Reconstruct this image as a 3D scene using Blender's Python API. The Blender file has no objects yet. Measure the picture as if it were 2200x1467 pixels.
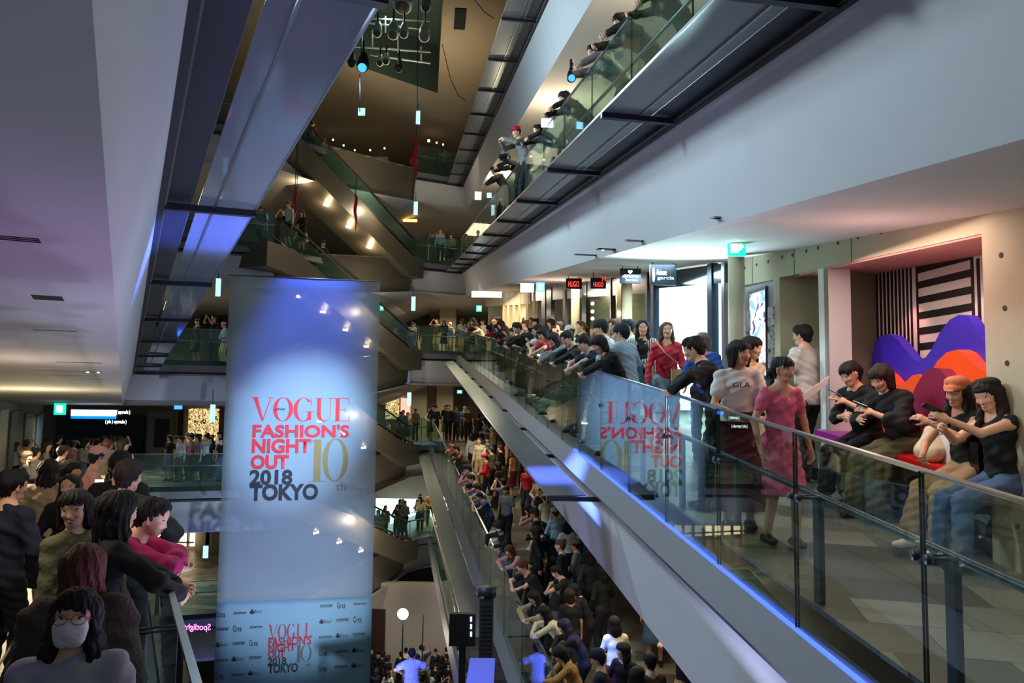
import bpy, math, random
import numpy as np
from mathutils import Vector, Matrix

SC = bpy.context.scene
COL = SC.collection
PI = math.pi
R = math.radians
random.seed(7)

# ---------------------------------------------------------------- camera
FPX = 1650.0
_P, _Q = R(4.37), R(0.70)
FW = np.array([0, math.cos(_P), math.sin(_P)])
_U0 = np.array([0, -math.sin(_P), math.cos(_P)])
_R0 = np.array([1.0, 0, 0])
RT = _R0 * math.cos(_Q) + _U0 * math.sin(_Q)
UP = -_R0 * math.sin(_Q) + _U0 * math.cos(_Q)
cam_d = bpy.data.cameras.new('camera')
cam_d.sensor_width = 36.0
cam_d.lens = 36.0 * FPX / 2200.0
cam_d.clip_start = 0.05
cam_d.clip_end = 300
cam = bpy.data.objects.new('camera', cam_d)
COL.objects.link(cam)
cam.matrix_world = Matrix(((RT[0], UP[0], -FW[0], 0), (RT[1], UP[1], -FW[1], 0), (RT[2], UP[2], -FW[2], 0), (0, 0, 0, 1)))
SC.camera = cam

# ---------------------------------------------------------------- world, exposure
world = bpy.data.worlds.new('night_air')
SC.world = world
world.use_nodes = True
_bg = world.node_tree.nodes['Background']
_bg.inputs[0].default_value = (0.42, 0.50, 0.66, 1)
_bg.inputs[1].default_value = 0.14
SC.view_settings.view_transform = 'Standard'
SC.view_settings.look = 'None'
SC.view_settings.exposure = 0.85
SC.view_settings.gamma = 1.0
SC.view_settings.use_curve_mapping = False
cy = SC.cycles
cy.max_bounces = 6
cy.diffuse_bounces = 2
cy.glossy_bounces = 3
cy.transmission_bounces = 4
cy.transparent_max_bounces = 24
cy.caustics_reflective = False
cy.caustics_refractive = False
cy.sample_clamp_indirect = 3.0
cy.use_denoising = True
cy.use_adaptive_sampling = True
cy.adaptive_threshold = 0.02


def lamp(name, kind, loc, power, color=(1, 1, 1), target=None, size=0.3, size_y=None, spot=60, blend=0.5):
    d = bpy.data.lights.new(name, kind)
    d.energy = power
    d.color = color
    if kind == 'AREA':
        d.size = size
        if size_y:
            d.shape = 'RECTANGLE'
            d.size_y = size_y
    else:
        d.shadow_soft_size = size
    if kind == 'SPOT':
        d.spot_size = R(spot)
        d.spot_blend = blend
    o = bpy.data.objects.new(name, d)
    COL.objects.link(o)
    o.location = loc
    if target is not None:
        v = Vector(target) - Vector(loc)
        o.rotation_euler = v.to_track_quat('-Z', 'Y').to_euler()
    return o


LH = 4.30                       # height between two turns of the ramp


def zr_right(y): return -0.755 + 0.113 * y          # rail height of our ramp on its right-hand side
def zr_left(y): return -0.90 - 0.041 * y           # rail height of our ramp on its left-hand side


# atrium stage lights
def at(px, py, Y):
    d = FW + RT * (px - 1100) / FPX - UP * (py - 733.5) / FPX
    return Vector(d * Y / d[1])


def at_plane(px, py, z0, s=0.0, sx=0.0):
    d = FW + RT * (px - 1100) / FPX - UP * (py - 733.5) / FPX
    return Vector(d * z0 / (d[2] - s * d[1] - sx * d[0]))


def at_wall(px, py, a, b):
    """the point of the vertical plane X = a + b*Y seen at a pixel"""
    d = FW + RT * (px - 1100) / FPX - UP * (py - 733.5) / FPX
    return Vector(d * a / (d[0] - b * d[1]))


def proj(p):
    p = np.array(p, float)
    k = p @ FW
    return 1100 + FPX * (p @ RT) / k, 733.5 - FPX * (p @ UP) / k


LIGHTS = True
# big soft light of the lit galleries and shops (the ceilings' lamps along each walkway)
WARM = (1.0, 0.80, 0.56)
CYAN = (0.62, 0.88, 1.0)
BLUE = (0.10, 0.18, 1.0)


def flat_lamp(name, x, y, z, power, color, sx, sy, rz=0.0):
    o = lamp(name, 'AREA', (x, y, z), power, color, None, sx, sy)
    o.rotation_euler = (0, 0, rz)
    return o


# right walkway, our level
flat_lamp('bench_light', 3.3, 6.9, 1.52, 16, (1.0, 0.72, 0.60), 0.5, 2.0, R(5))
flat_lamp('walk_light_near', 2.9, 3.6, 1.15, 14, (1.0, 0.82, 0.62), 0.6, 1.5, R(5))
flat_lamp('walk_light_shop', 2.3, 12.5, 2.2, 60, CYAN, 0.5, 3.0, R(9))
flat_lamp('walk_light_middle', 1.4, 18.0, 2.8, 60, (1.0, 0.86, 0.66), 0.6, 4.0, R(9))
flat_lamp('walk_light_far', -0.6, 28.0, 3.9, 80, WARM, 0.8, 6.0, R(9))
# right walkway, one turn down
flat_lamp('lower_walk_light_near', 2.1, 11.0, -2.3, 38, WARM, 1.0, 5.0, R(9))
flat_lamp('lower_walk_light_far', -0.8, 24.0, -0.8, 60, WARM, 1.0, 7.0, R(10))
# right walkway, one turn up
flat_lamp('upper_walk_light', 2.6, 8.0, 6.0, 45, (1.0, 0.85, 0.66), 1.0, 4.0, R(9))
flat_lamp('upper_walk_light_far', 0.8, 20.0, 7.3, 80, (1.0, 0.82, 0.58), 1.0, 8.0, R(9))
# left walkway
flat_lamp('left_walk_light_near', -3.2, 4.5, 0.45, 14, (1.0, 0.82, 0.58), 0.8, 1.5)
flat_lamp('left_walk_light_far', -7.5, 12.0, 0.15, 45, (1.0, 0.80, 0.50), 2.0, 3.0)
# the wide end: one lamp over each landing
for _k, _w in ((-2, 170), (-1, 110), (0, 170), (1, 70), (2, 24)):
    flat_lamp('landing_light', -5.0, 39.5, 4.6 + LH * _k, _w, (1.0, 0.82, 0.55), 8.0, 3.0)
for _k, _w in ((-2, 100), (-1, 60), (0, 80), (1, 60)):
    flat_lamp('landing_light_left', -14.5, 29.5, 3.5 + LH * _k, _w, (0.95, 0.9, 0.75), 5.0, 3.0)
lamp('upper_ceiling_fill', 'POINT', (2.3, 11.0, 5.3), 60, (1.0, 0.84, 0.58), None, 0.05)  # three added points that brighten the upper ceiling
lamp('upper_ceiling_fill', 'POINT', (1.2, 18.0, 6.2), 90, (1.0, 0.84, 0.58), None, 0.05)
lamp('upper_ceiling_fill', 'POINT', (-0.5, 28.0, 7.4), 90, (1.0, 0.84, 0.58), None, 0.05)
lamp('column_downlight', 'SPOT', (2.55, 9.6, 1.95), 26, (1.0, 0.86, 0.62), (3.02, 10.3, 0.2), 0.03, spot=70, blend=0.8)
lamp('wall_downlight', 'SPOT', (3.0, 5.2, 1.45), 16, (1.0, 0.84, 0.58), (3.85, 5.2, 0.0), 0.03, spot=90, blend=0.8)
lamp('left_ceiling_fill', 'POINT', (-9.0, 14.5, -0.9), 60, (1.0, 0.82, 0.5), None, 0.06)  # both points added to brighten the left-hand ceiling
lamp('left_ceiling_fill', 'POINT', (-5.2, 8.0, -0.6), 16, (1.0, 0.82, 0.6), None, 0.06)
lamp('shop_spill_fill', 'SPOT', (2.6, 11.4, 1.0), 330, (0.62, 0.92, 1.0), (2.0, 10.0, 2.1), 0.3, spot=120, blend=1.0)  # added spot without a fixture, throws cyan light onto the ceiling
lamp('warm_shop_fill', 'POINT', (1.2, 19.0, 2.2), 30, (1.0, 0.75, 0.6), None, 0.04)  # free-hanging point added for warm shop light
lamp('pink_recess_fill', 'POINT', (3.1, 6.6, 0.9), 9, (1.0, 0.55, 0.5), None, 0.03)  # added point that tints the near ceiling pink
for _k, _w in ((0, 70), (1, 45), (-1, 70), (-2, 100)):
    lamp('escalator_fill', 'POINT', (-5.5, 31.5, 3.6 + LH * _k), _w, (1.0, 0.84, 0.62), None, 0.06)  # added points that brighten the escalator flights
# stage lights up in the atrium, added fills among them
lamp('stage_spot_blue', 'SPOT', at(780, 140, 20.0) + Vector((0, -0.3, -0.1)), 5200, BLUE, at(660, 735, 22.4), 0.15, spot=30, blend=1.0)
lamp('stage_spot_white', 'SPOT', at(1180, 120, 12.0), 15000, (0.62, 0.84, 1.0), at(645, 910, 22.4), 0.15, spot=19, blend=1.0)
lamp('stage_spot_shelf', 'SPOT', (-1.0, 7.0, -3.0), 4200, BLUE, (-2.88, 7.3, 1.65), 0.1, spot=24, blend=0.8)
lamp('stage_spot_low', 'SPOT', (-2.0, 9.0, 3.5), 15000, BLUE, at(1180, 1008, 10.9), 0.12, spot=15, blend=0.9)
lamp('stage_wash_blue', 'AREA', (-3.6, 7.0, 4.4), 140, (0.72, 0.92, 1.0), (2.2, 4.5, 1.9), 0.6)
lamp('stage_wash_blue', 'AREA', (-4.6, 14.0, 6.0), 300, (0.66, 0.90, 1.0), (1.0, 13.0, 3.4), 0.6)
lamp('stage_wash_low', 'AREA', (-2.5, 13.0, -9.5), 170, (0.5, 0.6, 1.0), (0.5, 12.0, 0.0), 0.5)
lamp('banner_fill', 'SPOT', (-1.5, 14.0, -9.0), 3000, (0.72, 0.80, 1.0), at(630, 1230, 22.4), 0.2, spot=36, blend=1.0)  # added spot that brightens the lower part of the banner
lamp('stage_wash_left', 'AREA', (1.0, 6.0, -2.6), 34, (0.55, 0.62, 1.0), (-1.2, 5.0, 1.0), 1.2)
lamp('shelf_fill', 'SPOT', (-0.5, 4.0, -2.5), 120, (0.62, 0.62, 1.0), (-2.4, 6.2, 1.7), 0.2, spot=70, blend=1.0)  # added spot that lifts the underside of the overhead shelf
lamp('purple_wash', 'SPOT', (-0.6, 3.4, -1.0), 22, (0.65, 0.25, 1.0), (-2.2, 3.2, 0.6), 0.4, spot=100, blend=1.0)


# ---------------------------------------------------------------- materials
def lin(c):
    c = c / 255.0
    return c / 12.92 if c <= 0.04045 else ((c + 0.055) / 1.055) ** 2.4


def rgb(r, g, b): return (lin(r), lin(g), lin(b), 1.0)


_M = {}


def mat(name, color, rough=0.6, metal=0.0, emit=None, estr=0.0, noise=0.0, nscale=8.0, bump=0.0, bscale=60.0, spec=0.5):
    if name in _M:
        return _M[name]
    m = bpy.data.materials.new(name)
    m.use_nodes = True
    nt = m.node_tree
    b = nt.nodes['Principled BSDF']
    b.inputs['Base Color'].default_value = color
    b.inputs['Roughness'].default_value = rough
    b.inputs['Metallic'].default_value = metal
    b.inputs['Specular IOR Level'].default_value = spec
    if emit:
        b.inputs['Emission Color'].default_value = emit
        b.inputs['Emission Strength'].default_value = estr
    if noise > 0 or bump > 0:
        tc = nt.nodes.new('ShaderNodeTexCoord')
    if noise > 0:
        n = nt.nodes.new('ShaderNodeTexNoise')
        n.inputs['Scale'].default_value = nscale
        n.inputs['Detail'].default_value = 4
        nt.links.new(tc.outputs['Object'], n.inputs['Vector'])
        mx = nt.nodes.new('ShaderNodeMix')
        mx.data_type = 'RGBA'
        mx.inputs['A'].default_value = tuple(c * (1 - noise) for c in color[:3]) + (1,)
        mx.inputs['B'].default_value = tuple(min(1, c * (1 + noise)) for c in color[:3]) + (1,)
        nt.links.new(n.outputs['Fac'], mx.inputs['Factor'])
        nt.links.new(mx.outputs['Result'], b.inputs['Base Color'])
    if bump > 0:
        n2 = nt.nodes.new('ShaderNodeTexNoise')
        n2.inputs['Scale'].default_value = bscale
        nt.links.new(tc.outputs['Object'], n2.inputs['Vector'])
        bp = nt.nodes.new('ShaderNodeBump')
        bp.inputs['Strength'].default_value = bump
        bp.inputs['Distance'].default_value = 0.01
        nt.links.new(n2.outputs['Fac'], bp.inputs['Height'])
        nt.links.new(bp.outputs['Normal'], b.inputs['Normal'])
    _M[name] = m
    return m


def emis(name, color, s):
    return mat(name, (0.02, 0.02, 0.02, 1), 0.5, 0, color, s)


def glass_mat(name, tint, gloss_rough=0.0, boost=1.0, haze=0.0, haze_col=(0.5, 0.6, 0.6, 1)):
    """clear pane: see-through by tint, mirror-like by Fresnel; haze = share of a milky film"""
    if name in _M:
        return _M[name]
    m = bpy.data.materials.new(name)
    m.use_nodes = True
    nt = m.node_tree
    nt.nodes.clear()
    out = nt.nodes.new('ShaderNodeOutputMaterial')
    tr = nt.nodes.new('ShaderNodeBsdfTransparent')
    tr.inputs[0].default_value = tint
    gl = nt.nodes.new('ShaderNodeBsdfGlossy')
    gl.inputs['Roughness'].default_value = gloss_rough
    gl.inputs['Color'].default_value = (0.95, 1, 0.98, 1)
    geo = nt.nodes.new('ShaderNodeNewGeometry')
    mr = nt.nodes.new('ShaderNodeMapRange')
    mr.inputs['To Min'].default_value = 1.5 * boost
    mr.inputs['To Max'].default_value = 1 / (1.5 * boost)
    nt.links.new(geo.outputs['Backfacing'], mr.inputs['Value'])
    fr = nt.nodes.new('ShaderNodeFresnel')
    nt.links.new(mr.outputs['Result'], fr.inputs['IOR'])
    mx = nt.nodes.new('ShaderNodeMixShader')
    nt.links.new(fr.outputs[0], mx.inputs[0])
    last = tr
    if haze > 0:
        df = nt.nodes.new('ShaderNodeBsdfDiffuse')
        df.inputs[0].default_value = haze_col
        tl = nt.nodes.new('ShaderNodeBsdfTranslucent')
        tl.inputs[0].default_value = haze_col
        ad = nt.nodes.new('ShaderNodeMixShader')
        ad.inputs[0].default_value = 0.5
        nt.links.new(df.outputs[0], ad.inputs[1])
        nt.links.new(tl.outputs[0], ad.inputs[2])
        m2 = nt.nodes.new('ShaderNodeMixShader')
        m2.inputs[0].default_value = haze
        nt.links.new(tr.outputs[0], m2.inputs[1])
        nt.links.new(ad.outputs[0], m2.inputs[2])
        last = m2
    nt.links.new(last.outputs[0], mx.inputs[1])
    nt.links.new(gl.outputs[0], mx.inputs[2])
    nt.links.new(mx.outputs[0], out.inputs[0])
    _M[name] = m
    return m


PAINT = mat('pale_painted_plaster', rgb(186, 188, 192), 0.7, noise=0.04, nscale=3, bump=0.05)
CEIL = mat('white_ceiling_board', rgb(205, 200, 196), 0.85, noise=0.03, nscale=2)
SLABEDGE = mat('grey_slab_edge', rgb(120, 122, 130), 0.5, noise=0.05)
GROOVE = mat('dark_groove', rgb(22, 23, 27), 0.6)
STEEL = mat('brushed_steel', rgb(150, 152, 155), 0.28, 0.9)
DARKSTEEL = mat('dark_grey_steel', rgb(52, 56, 66), 0.4, 0.5)
SHELFM = glass_mat('grey_frosted_shelf', (0.42, 0.42, 0.48, 1), 0.28, 0.92, 0.78, (0.20, 0.20, 0.235, 1))
PANEM = glass_mat('balustrade_glass', (0.86, 0.95, 0.92, 1), 0.0, 1.12)
PANEFAR = glass_mat('green_balustrade_glass', (0.76, 0.91, 0.87, 1), 0.02, 1.0, 0.08, (0.24, 0.40, 0.38, 1))
EDGEM = mat('dark_green_glass_edge', rgb(16, 34, 34), 0.2)
CONC = None


def concrete(name, col, seams=True):
    m = mat(name, col, 0.75, noise=0.18, nscale=1.6, bump=0.12, bscale=30)
    return m


CONC = concrete('bare_concrete', rgb(178, 168, 142))
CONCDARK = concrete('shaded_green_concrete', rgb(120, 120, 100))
BLACK = mat('matt_black', rgb(10, 10, 12), 0.5)
BLACKG = mat('gloss_black', rgb(8, 8, 10), 0.15)
WHITE = mat('white_paint', rgb(225, 225, 222), 0.6)
BRONZE = mat('warm_grey_metal_cladding', rgb(108, 102, 88), 0.42, 0.35, noise=0.1, nscale=1.5)
BLUEGLINT = emis('blue_reflection_glow', (0.04, 0.10, 1.0, 1), 1.6)  # emission in place of reflected blue light


def tile_floor(name, c1, c2, scale, rot):
    m = bpy.data.materials.new(name)
    m.use_nodes = True
    nt = m.node_tree
    b = nt.nodes['Principled BSDF']
    b.inputs['Roughness'].default_value = 0.35
    tc = nt.nodes.new('ShaderNodeTexCoord')
    mp = nt.nodes.new('ShaderNodeMapping')
    mp.inputs['Rotation'].default_value = (0, 0, rot)
    br = nt.nodes.new('ShaderNodeTexBrick')
    br.inputs['Scale'].default_value = scale
    br.inputs['Color1'].default_value = c1
    br.inputs['Color2'].default_value = c2
    br.inputs['Mortar'].default_value = tuple(c * 0.6 for c in c1[:3]) + (1,)
    br.inputs['Mortar Size'].default_value = 0.004
    br.inputs['Bias'].default_value = -0.25
    br.inputs['Brick Width'].default_value = 0.6
    br.inputs['Row Height'].default_value = 0.42
    nz = nt.nodes.new('ShaderNodeTexNoise')
    nz.inputs['Scale'].default_value = 90
    mx = nt.nodes.new('ShaderNodeMix')
    mx.data_type = 'RGBA'
    mx.blend_type = 'MULTIPLY'
    mx.inputs['Factor'].default_value = 0.35
    nt.links.new(tc.outputs['Object'], mp.inputs[0])
    nt.links.new(mp.outputs[0], br.inputs['Vector'])
    nt.links.new(tc.outputs['Object'], nz.inputs['Vector'])
    nt.links.new(br.outputs['Color'], mx.inputs['A'])
    nt.links.new(nz.outputs['Fac'], mx.inputs['B'])
    nt.links.new(mx.outputs['Result'], b.inputs['Base Color'])
    _M[name] = m
    return m


FLOORM = tile_floor('patched_stone_tiles', rgb(96, 94, 84), rgb(176, 172, 156), 1.0, R(8))


# ---------------------------------------------------------------- mesh helpers
class MB:
    def __init__(self):
        self.v, self.f, self.m = [], [], []

    def add(self, vs, fs, mi=0):
        o = len(self.v)
        self.v += [tuple(p) for p in vs]
        self.f += [tuple(i + o for i in f) for f in fs]
        self.m += [mi] * len(fs)
        return self

    def quad(self, a, b, c, d, mi=0): return self.add([a, b, c, d], [(0, 1, 2, 3)], mi)

    def hexa(self, p, mi=0):
        """eight corners: four below, four above"""
        return self.add(p, [(3, 2, 1, 0), (4, 5, 6, 7), (0, 1, 5, 4), (1, 2, 6, 5), (2, 3, 7, 6), (3, 0, 4, 7)], mi)

    def box(self, c, s, rz=0.0, mi=0, M=None):
        cx, cy_, cz = c
        hx, hy, hz = s[0] / 2, s[1] / 2, s[2] / 2
        ps = []
        for z in (-hz, hz):
            for x, y in ((-hx, -hy), (hx, -hy), (hx, hy), (-hx, hy)):
                X, Y = x * math.cos(rz) - y * math.sin(rz), x * math.sin(rz) + y * math.cos(rz)
                p = Vector((cx + X, cy_ + Y, cz + z))
                ps.append(M @ p if M else p)
        return self.hexa(ps, mi)

    def tube(self, pts, r, n=8, mi=0, cap=True):
        pts = [Vector(p) for p in pts]
        rs = r if isinstance(r, (list, tuple)) else [r] * len(pts)
        base = len(self.v)
        up = Vector((0, 0, 1))
        for i, p in enumerate(pts):
            t = (pts[min(i + 1, len(pts) - 1)] - pts[max(i - 1, 0)])
            t = t.normalized() if t.length > 1e-9 else up
            s = t.cross(up)
            s = s.normalized() if s.length > 1e-3 else Vector((1, 0, 0))
            w = s.cross(t).normalized()
            for k in range(n):
                a = 2 * PI * k / n
                self.v.append(tuple(p + s * (rs[i] * math.cos(a)) + w * (rs[i] * math.sin(a))))
        for i in range(len(pts) - 1):
            for k in range(n):
                k2 = (k + 1) % n
                self.f.append((base + i * n + k, base + i * n + k2, base + (i + 1) * n + k2, base + (i + 1) * n + k))
                self.m.append(mi)
        if cap:
            self.f.append(tuple(base + k for k in range(n))[::-1])
            self.f.append(tuple(base + (len(pts) - 1) * n + k for k in range(n)))
            self.m += [mi, mi]
        return self

    def prism(self, poly, d, mi=0):
        """planar polygon (3-D points) pushed along d"""
        n = len(poly)
        d = Vector(d)
        a = [Vector(p) for p in poly]
        return self.add(a + [p + d for p in a], [tuple(range(n))[::-1], tuple(range(n, 2 * n))] + [(i, (i + 1) % n, n + (i + 1) % n, n + i) for i in range(n)], mi)

    def build(self, name, mats, parent=None, smooth=False, loc=None):
        me = bpy.data.meshes.new(name)
        me.from_pydata(self.v, [], self.f)
        mats = mats if isinstance(mats, (list, tuple)) else [mats]
        for m in mats:
            me.materials.append(m)
        if len(mats) > 1:
            me.polygons.foreach_set('material_index', self.m)
        if smooth:
            me.polygons.foreach_set('use_smooth', [True] * len(me.polygons))
        me.update()
        o = bpy.data.objects.new(name, me)
        COL.objects.link(o)
        if parent is not None:
            o.parent = parent
            o.matrix_parent_inverse = Matrix.Identity(4)
            if parent.location.length > 0 or parent.rotation_euler[2] != 0:
                o.matrix_parent_inverse = (Matrix.Translation(parent.location) @ parent.rotation_euler.to_matrix().to_4x4()).inverted()
        return o


def localize(o):
    return o


def thing(name, label, cat, loc=(0, 0, 0), rz=0.0, group=None):
    o = bpy.data.objects.new(name, None)
    COL.objects.link(o)
    o.empty_display_size = 0.1
    o.location = loc
    o.rotation_euler = (0, 0, rz)
    o['label'] = label
    o['category'] = cat
    if group:
        o['group'] = group
    return o


def tag(o, label, cat, group=None, kind=None):
    o['label'] = label
    o['category'] = cat
    if group:
        o['group'] = group
    if kind:
        o['kind'] = kind
    return o


def struct(o):
    o['kind'] = 'structure'
    return o


def text_mesh(name, s, m, M, w=None, h=None, extrude=0.004, bold=0.0, parent=None, mirror=False):
    """flat letters; M maps local x (reading), y (up), z (outward) into the place; w, h = size to fit"""
    cu = bpy.data.curves.new('letters', 'FONT')
    cu.body = s
    cu.size = 1.0
    cu.extrude = 0.0
    cu.offset = bold
    cu.resolution_u = 3
    t = bpy.data.objects.new('letters', cu)
    COL.objects.link(t)
    dg = bpy.context.evaluated_depsgraph_get()
    me = bpy.data.meshes.new_from_object(t.evaluated_get(dg))
    bpy.data.objects.remove(t)
    bpy.data.curves.remove(cu)
    n = len(me.vertices)
    co = np.empty(n * 3)
    me.vertices.foreach_get('co', co)
    co = co.reshape(-1, 3)
    lo, hi = co.min(0), co.max(0)
    sx = (w / (hi[0] - lo[0])) if w else None
    sy = (h / (hi[1] - lo[1])) if h else None
    sx = sx or sy
    sy = sy or sx
    co[:, 0] = (co[:, 0] - lo[0]) * sx
    co[:, 1] = (co[:, 1] - lo[1]) * sy
    if mirror:
        co[:, 0] = (w or (hi[0] - lo[0]) * sx) - co[:, 0]
    co[:, 2] = extrude
    A = np.array(M)
    co = co @ A[:3, :3].T + A[:3, 3]
    me.vertices.foreach_set('co', co.ravel())
    me.materials.clear()
    me.materials.append(m)
    me.update()
    me.name = name
    o = bpy.data.objects.new(name, me)
    COL.objects.link(o)
    if parent is not None:
        o.parent = parent
        o.matrix_parent_inverse = (Matrix.Translation(parent.location) @ parent.rotation_euler.to_matrix().to_4x4()).inverted()
    return o
# ---------------------------------------------------------------- the spiral: plan and heights
def x_right(y, k=0):
    return (2.57 - 0.14 * y) if k >= 0 else (2.55 - 0.172 * y)


def x_left(y): return 0.31 - 0.50 * y


YC_R, YC_L = 36.8, 26.0


def path(k):
    """rail line of turn k: [(x, y, z)] up the right side, across the wide end, back along the left side"""
    dz = LH * k
    ptA = [(x_right(y, k), y, zr_right(y) + dz) for y in (-1.5, 3.83, 11.18, 20.0, 28.0, YC_R)]
    zR = ptA[-1][2]
    zL = zr_left(YC_L) + LH * (k + 1)
    far = [(-4.6, 35.7, zR), (-7.4, 29.2, zL), (-8.6, 27.3, zL)]
    left = [(x_left(y), y, zr_left(y) + LH * (k + 1)) for y in (YC_L, 18.0, 10.0, 4.0, -1.5)]
    return ptA, far, left


def normals(pts):
    """horizontal unit vectors pointing into the atrium (left of the walking direction), mitred"""
    out = []
    for i in range(len(pts)):
        ns = []
        for a, b in ((i - 1, i), (i, i + 1)):
            if 0 <= a and b < len(pts):
                d = Vector((pts[b][0] - pts[a][0], pts[b][1] - pts[a][1]))
                d.normalize()
                ns.append(Vector((-d.y, d.x)))
        n = sum(ns, Vector((0, 0)))
        n.normalize()
        c = n.dot(ns[0])
        out.append(n / max(c, 0.45))
    return out


def sweep(pts, sec, closed=True, mb=None, mi=0):
    """sec: [(offset into atrium, height over rail)]"""
    mb = mb or MB()
    ns = normals(pts)
    m = len(sec)
    rings = [[(p[0] + n.x * o, p[1] + n.y * o, p[2] + z) for o, z in sec] for p, n in zip(pts, ns)]
    vs = [q for r in rings for q in r]
    fs = []
    for i in range(len(pts) - 1):
        for j in range(m if closed else m - 1):
            j2 = (j + 1) % m
            fs.append((i * m + j, i * m + j2, (i + 1) * m + j2, (i + 1) * m + j))
    if closed:
        fs.append(tuple(range(m)))
        fs.append(tuple(range((len(pts) - 1) * m, len(pts) * m))[::-1])
    mb.add(vs, fs, mi)
    return mb


trim_n = [0]


def trim(mb, m, smooth=False):
    trim_n[0] += 1
    return struct(mb.build('trim_%d' % trim_n[0], m, None, smooth))


FASC = [(-0.36, -2.67), (-0.11, -1.58), (-0.30, -1.58), (-0.39, -2.60)]
FASC0 = [(-0.22, -2.74), (-0.05, -1.60), (-0.30, -1.60), (-0.25, -2.66)]
GRV = [(-0.07, -1.62), (-0.07, -1.50), (-0.4, -1.50), (-0.4, -1.62)]
GRV2 = [(-0.055, -1.60), (-0.055, -1.58), (-0.2, -1.58), (-0.2, -1.60)]
BAND = [(-0.02, -1.50), (0.15, -1.50), (0.03, -1.27), (-0.10, -1.27), (-0.35, -1.50)]


def lerp3(a, b, t): return tuple(a[i] + (b[i] - a[i]) * t for i in range(3))


def resample(pts, step, start=0.0):
    """points every step along a polyline, corner points left out"""
    out, acc, want = [], 0.0, start
    for a, b in zip(pts[:-1], pts[1:]):
        L = math.hypot(b[0] - a[0], b[1] - a[1])
        while want <= acc + L:
            out.append(lerp3(a, b, (want - acc) / L))
            want += step
        acc += L
    return out


def off(p, n, o, z=0.0): return (p[0] + n.x * o, p[1] + n.y * o, p[2] + z)


def seg_normal(a, b):
    d = Vector((b[0] - a[0], b[1] - a[1]))
    d.normalize()
    return Vector((-d.y, d.x))


def balustrade(pts, label, group, pane=PANEM, detail=1, hrail=True, topm=None, top=0.0, posts=False, inner=-0.16, bottom=-1.27):
    """glass guard along pts (its pane joints): parts glass_panel, top_rail, handrail, clamp, post"""
    r = thing('glass_balustrade', label, 'balustrade', pts[0], 0, group)
    for a, b in zip(pts[:-1], pts[1:]):
        n = seg_normal(a, b)
        g = 0.006
        L = math.hypot(b[0] - a[0], b[1] - a[1])
        a2, b2 = lerp3(a, b, g / L), lerp3(a, b, 1 - g / L)
        mb = MB()
        q = 0.026 if (detail == 2 and a[0] > 0) else 0.0       # each pane hangs a touch askew in its clamps
        mb.hexa([off(a2, n, 0, bottom), off(b2, n, q, bottom), off(b2, n, q - 0.015, bottom), off(a2, n, -0.015, bottom),
                 off(a2, n, 0, top), off(b2, n, q, top), off(b2, n, q - 0.015, top), off(a2, n, -0.015, top)])
        mb.m = [1, 1, 0, 1, 0, 1]
        mb.build('glass_panel', [pane, EDGEM], r)
    if detail:
        mb = sweep(pts, [(-0.025, -0.012), (0.008, -0.012), (0.008, 0.01), (-0.025, 0.01)])
        mb.build('top_rail', topm or STEEL, r)
    if hrail:
        ns = normals(pts)
        line = [off(p, n, inner, -0.42) for p, n in zip(pts, ns)]
        hr = MB().tube(line, 0.024 if detail else 0.02, 10).build('handrail', DARKSTEEL if detail > 1 else STEEL, r, True)
        if detail > 1:
            for i, (p, n) in enumerate(zip(pts, ns)):
                d = Vector((n.y, -n.x, 0))
                for s in (-0.05, 0.05):
                    q = Vector(off(p, n, 0, -0.42)) + d * s
                    mb = MB()
                    mb.tube([q + Vector((n.x, n.y, 0)) * 0.03, q + Vector((n.x, n.y, 0)) * 0.004], 0.026, 12)
                    mb.tube([q, q + Vector((n.x, n.y, 0)) * inner * 0.92], 0.010, 8)
                    mb.build('clamp', DARKSTEEL, hr, True)
                if posts and i % 1 == 0:
                    q = off(p, n, inner + 0.01, 0)
                    ang = math.atan2(d.y, d.x)
                    MB().box((q[0], q[1], p[2] - 0.77), (0.07, 0.04, 0.66), ang).build('post', DARKSTEEL, r)
    return r


def shelf(pts, label, group, ys=(), width=(0.16, 0.66), m=None):
    r = thing('catch_shelf', label, 'shelf', pts[0], 0, group)
    ns = normals(pts)
    joints = []
    for y in ys:
        for a, b in zip(pts[:-1], pts[1:]):
            t = (y - a[1]) / (b[1] - a[1])
            if 0 <= t < 1:
                joints.append(lerp3(a, b, t))
    mb = sweep(pts, [(width[0], -1.545), (width[1], -1.545), (width[1], -1.53), (width[0], -1.53)])
    mb.build('shelf_panel', m or SHELFM, r)
    sweep(pts, [(width[1] - 0.004, -1.55), (width[1] + 0.008, -1.55), (width[1] + 0.008, -1.525), (width[1] - 0.004, -1.525)]).build('edge_strip', STEEL, r)
    sweep(pts, [(width[0] + 0.12, -1.565), (width[0] + 0.135, -1.565), (width[0] + 0.135, -1.547), (width[0] + 0.12, -1.547)]).build('tie_rod', STEEL, r)
    for q in joints[:40]:
        # find the segment's normal
        best = min(zip(pts[:-1], pts[1:]), key=lambda ab: abs(ab[0][1] + (ab[1][1] - ab[0][1]) * 0.5 - q[1]))
        n = seg_normal(*best)
        d = Vector((n.y, -n.x, 0))
        a = Vector(off(q, n, -0.1, -1.62))
        b = Vector(off(q, n, width[1] + 0.01, -1.60))
        h = d * 0.03
        u = Vector((0, 0, 0.055))
        MB().hexa([a - h, b - h, b + h, a + h, a - h + u, b - h + u, b + h + u, a + h + u]).build('bracket', DARKSTEEL, r)
    return r


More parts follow.
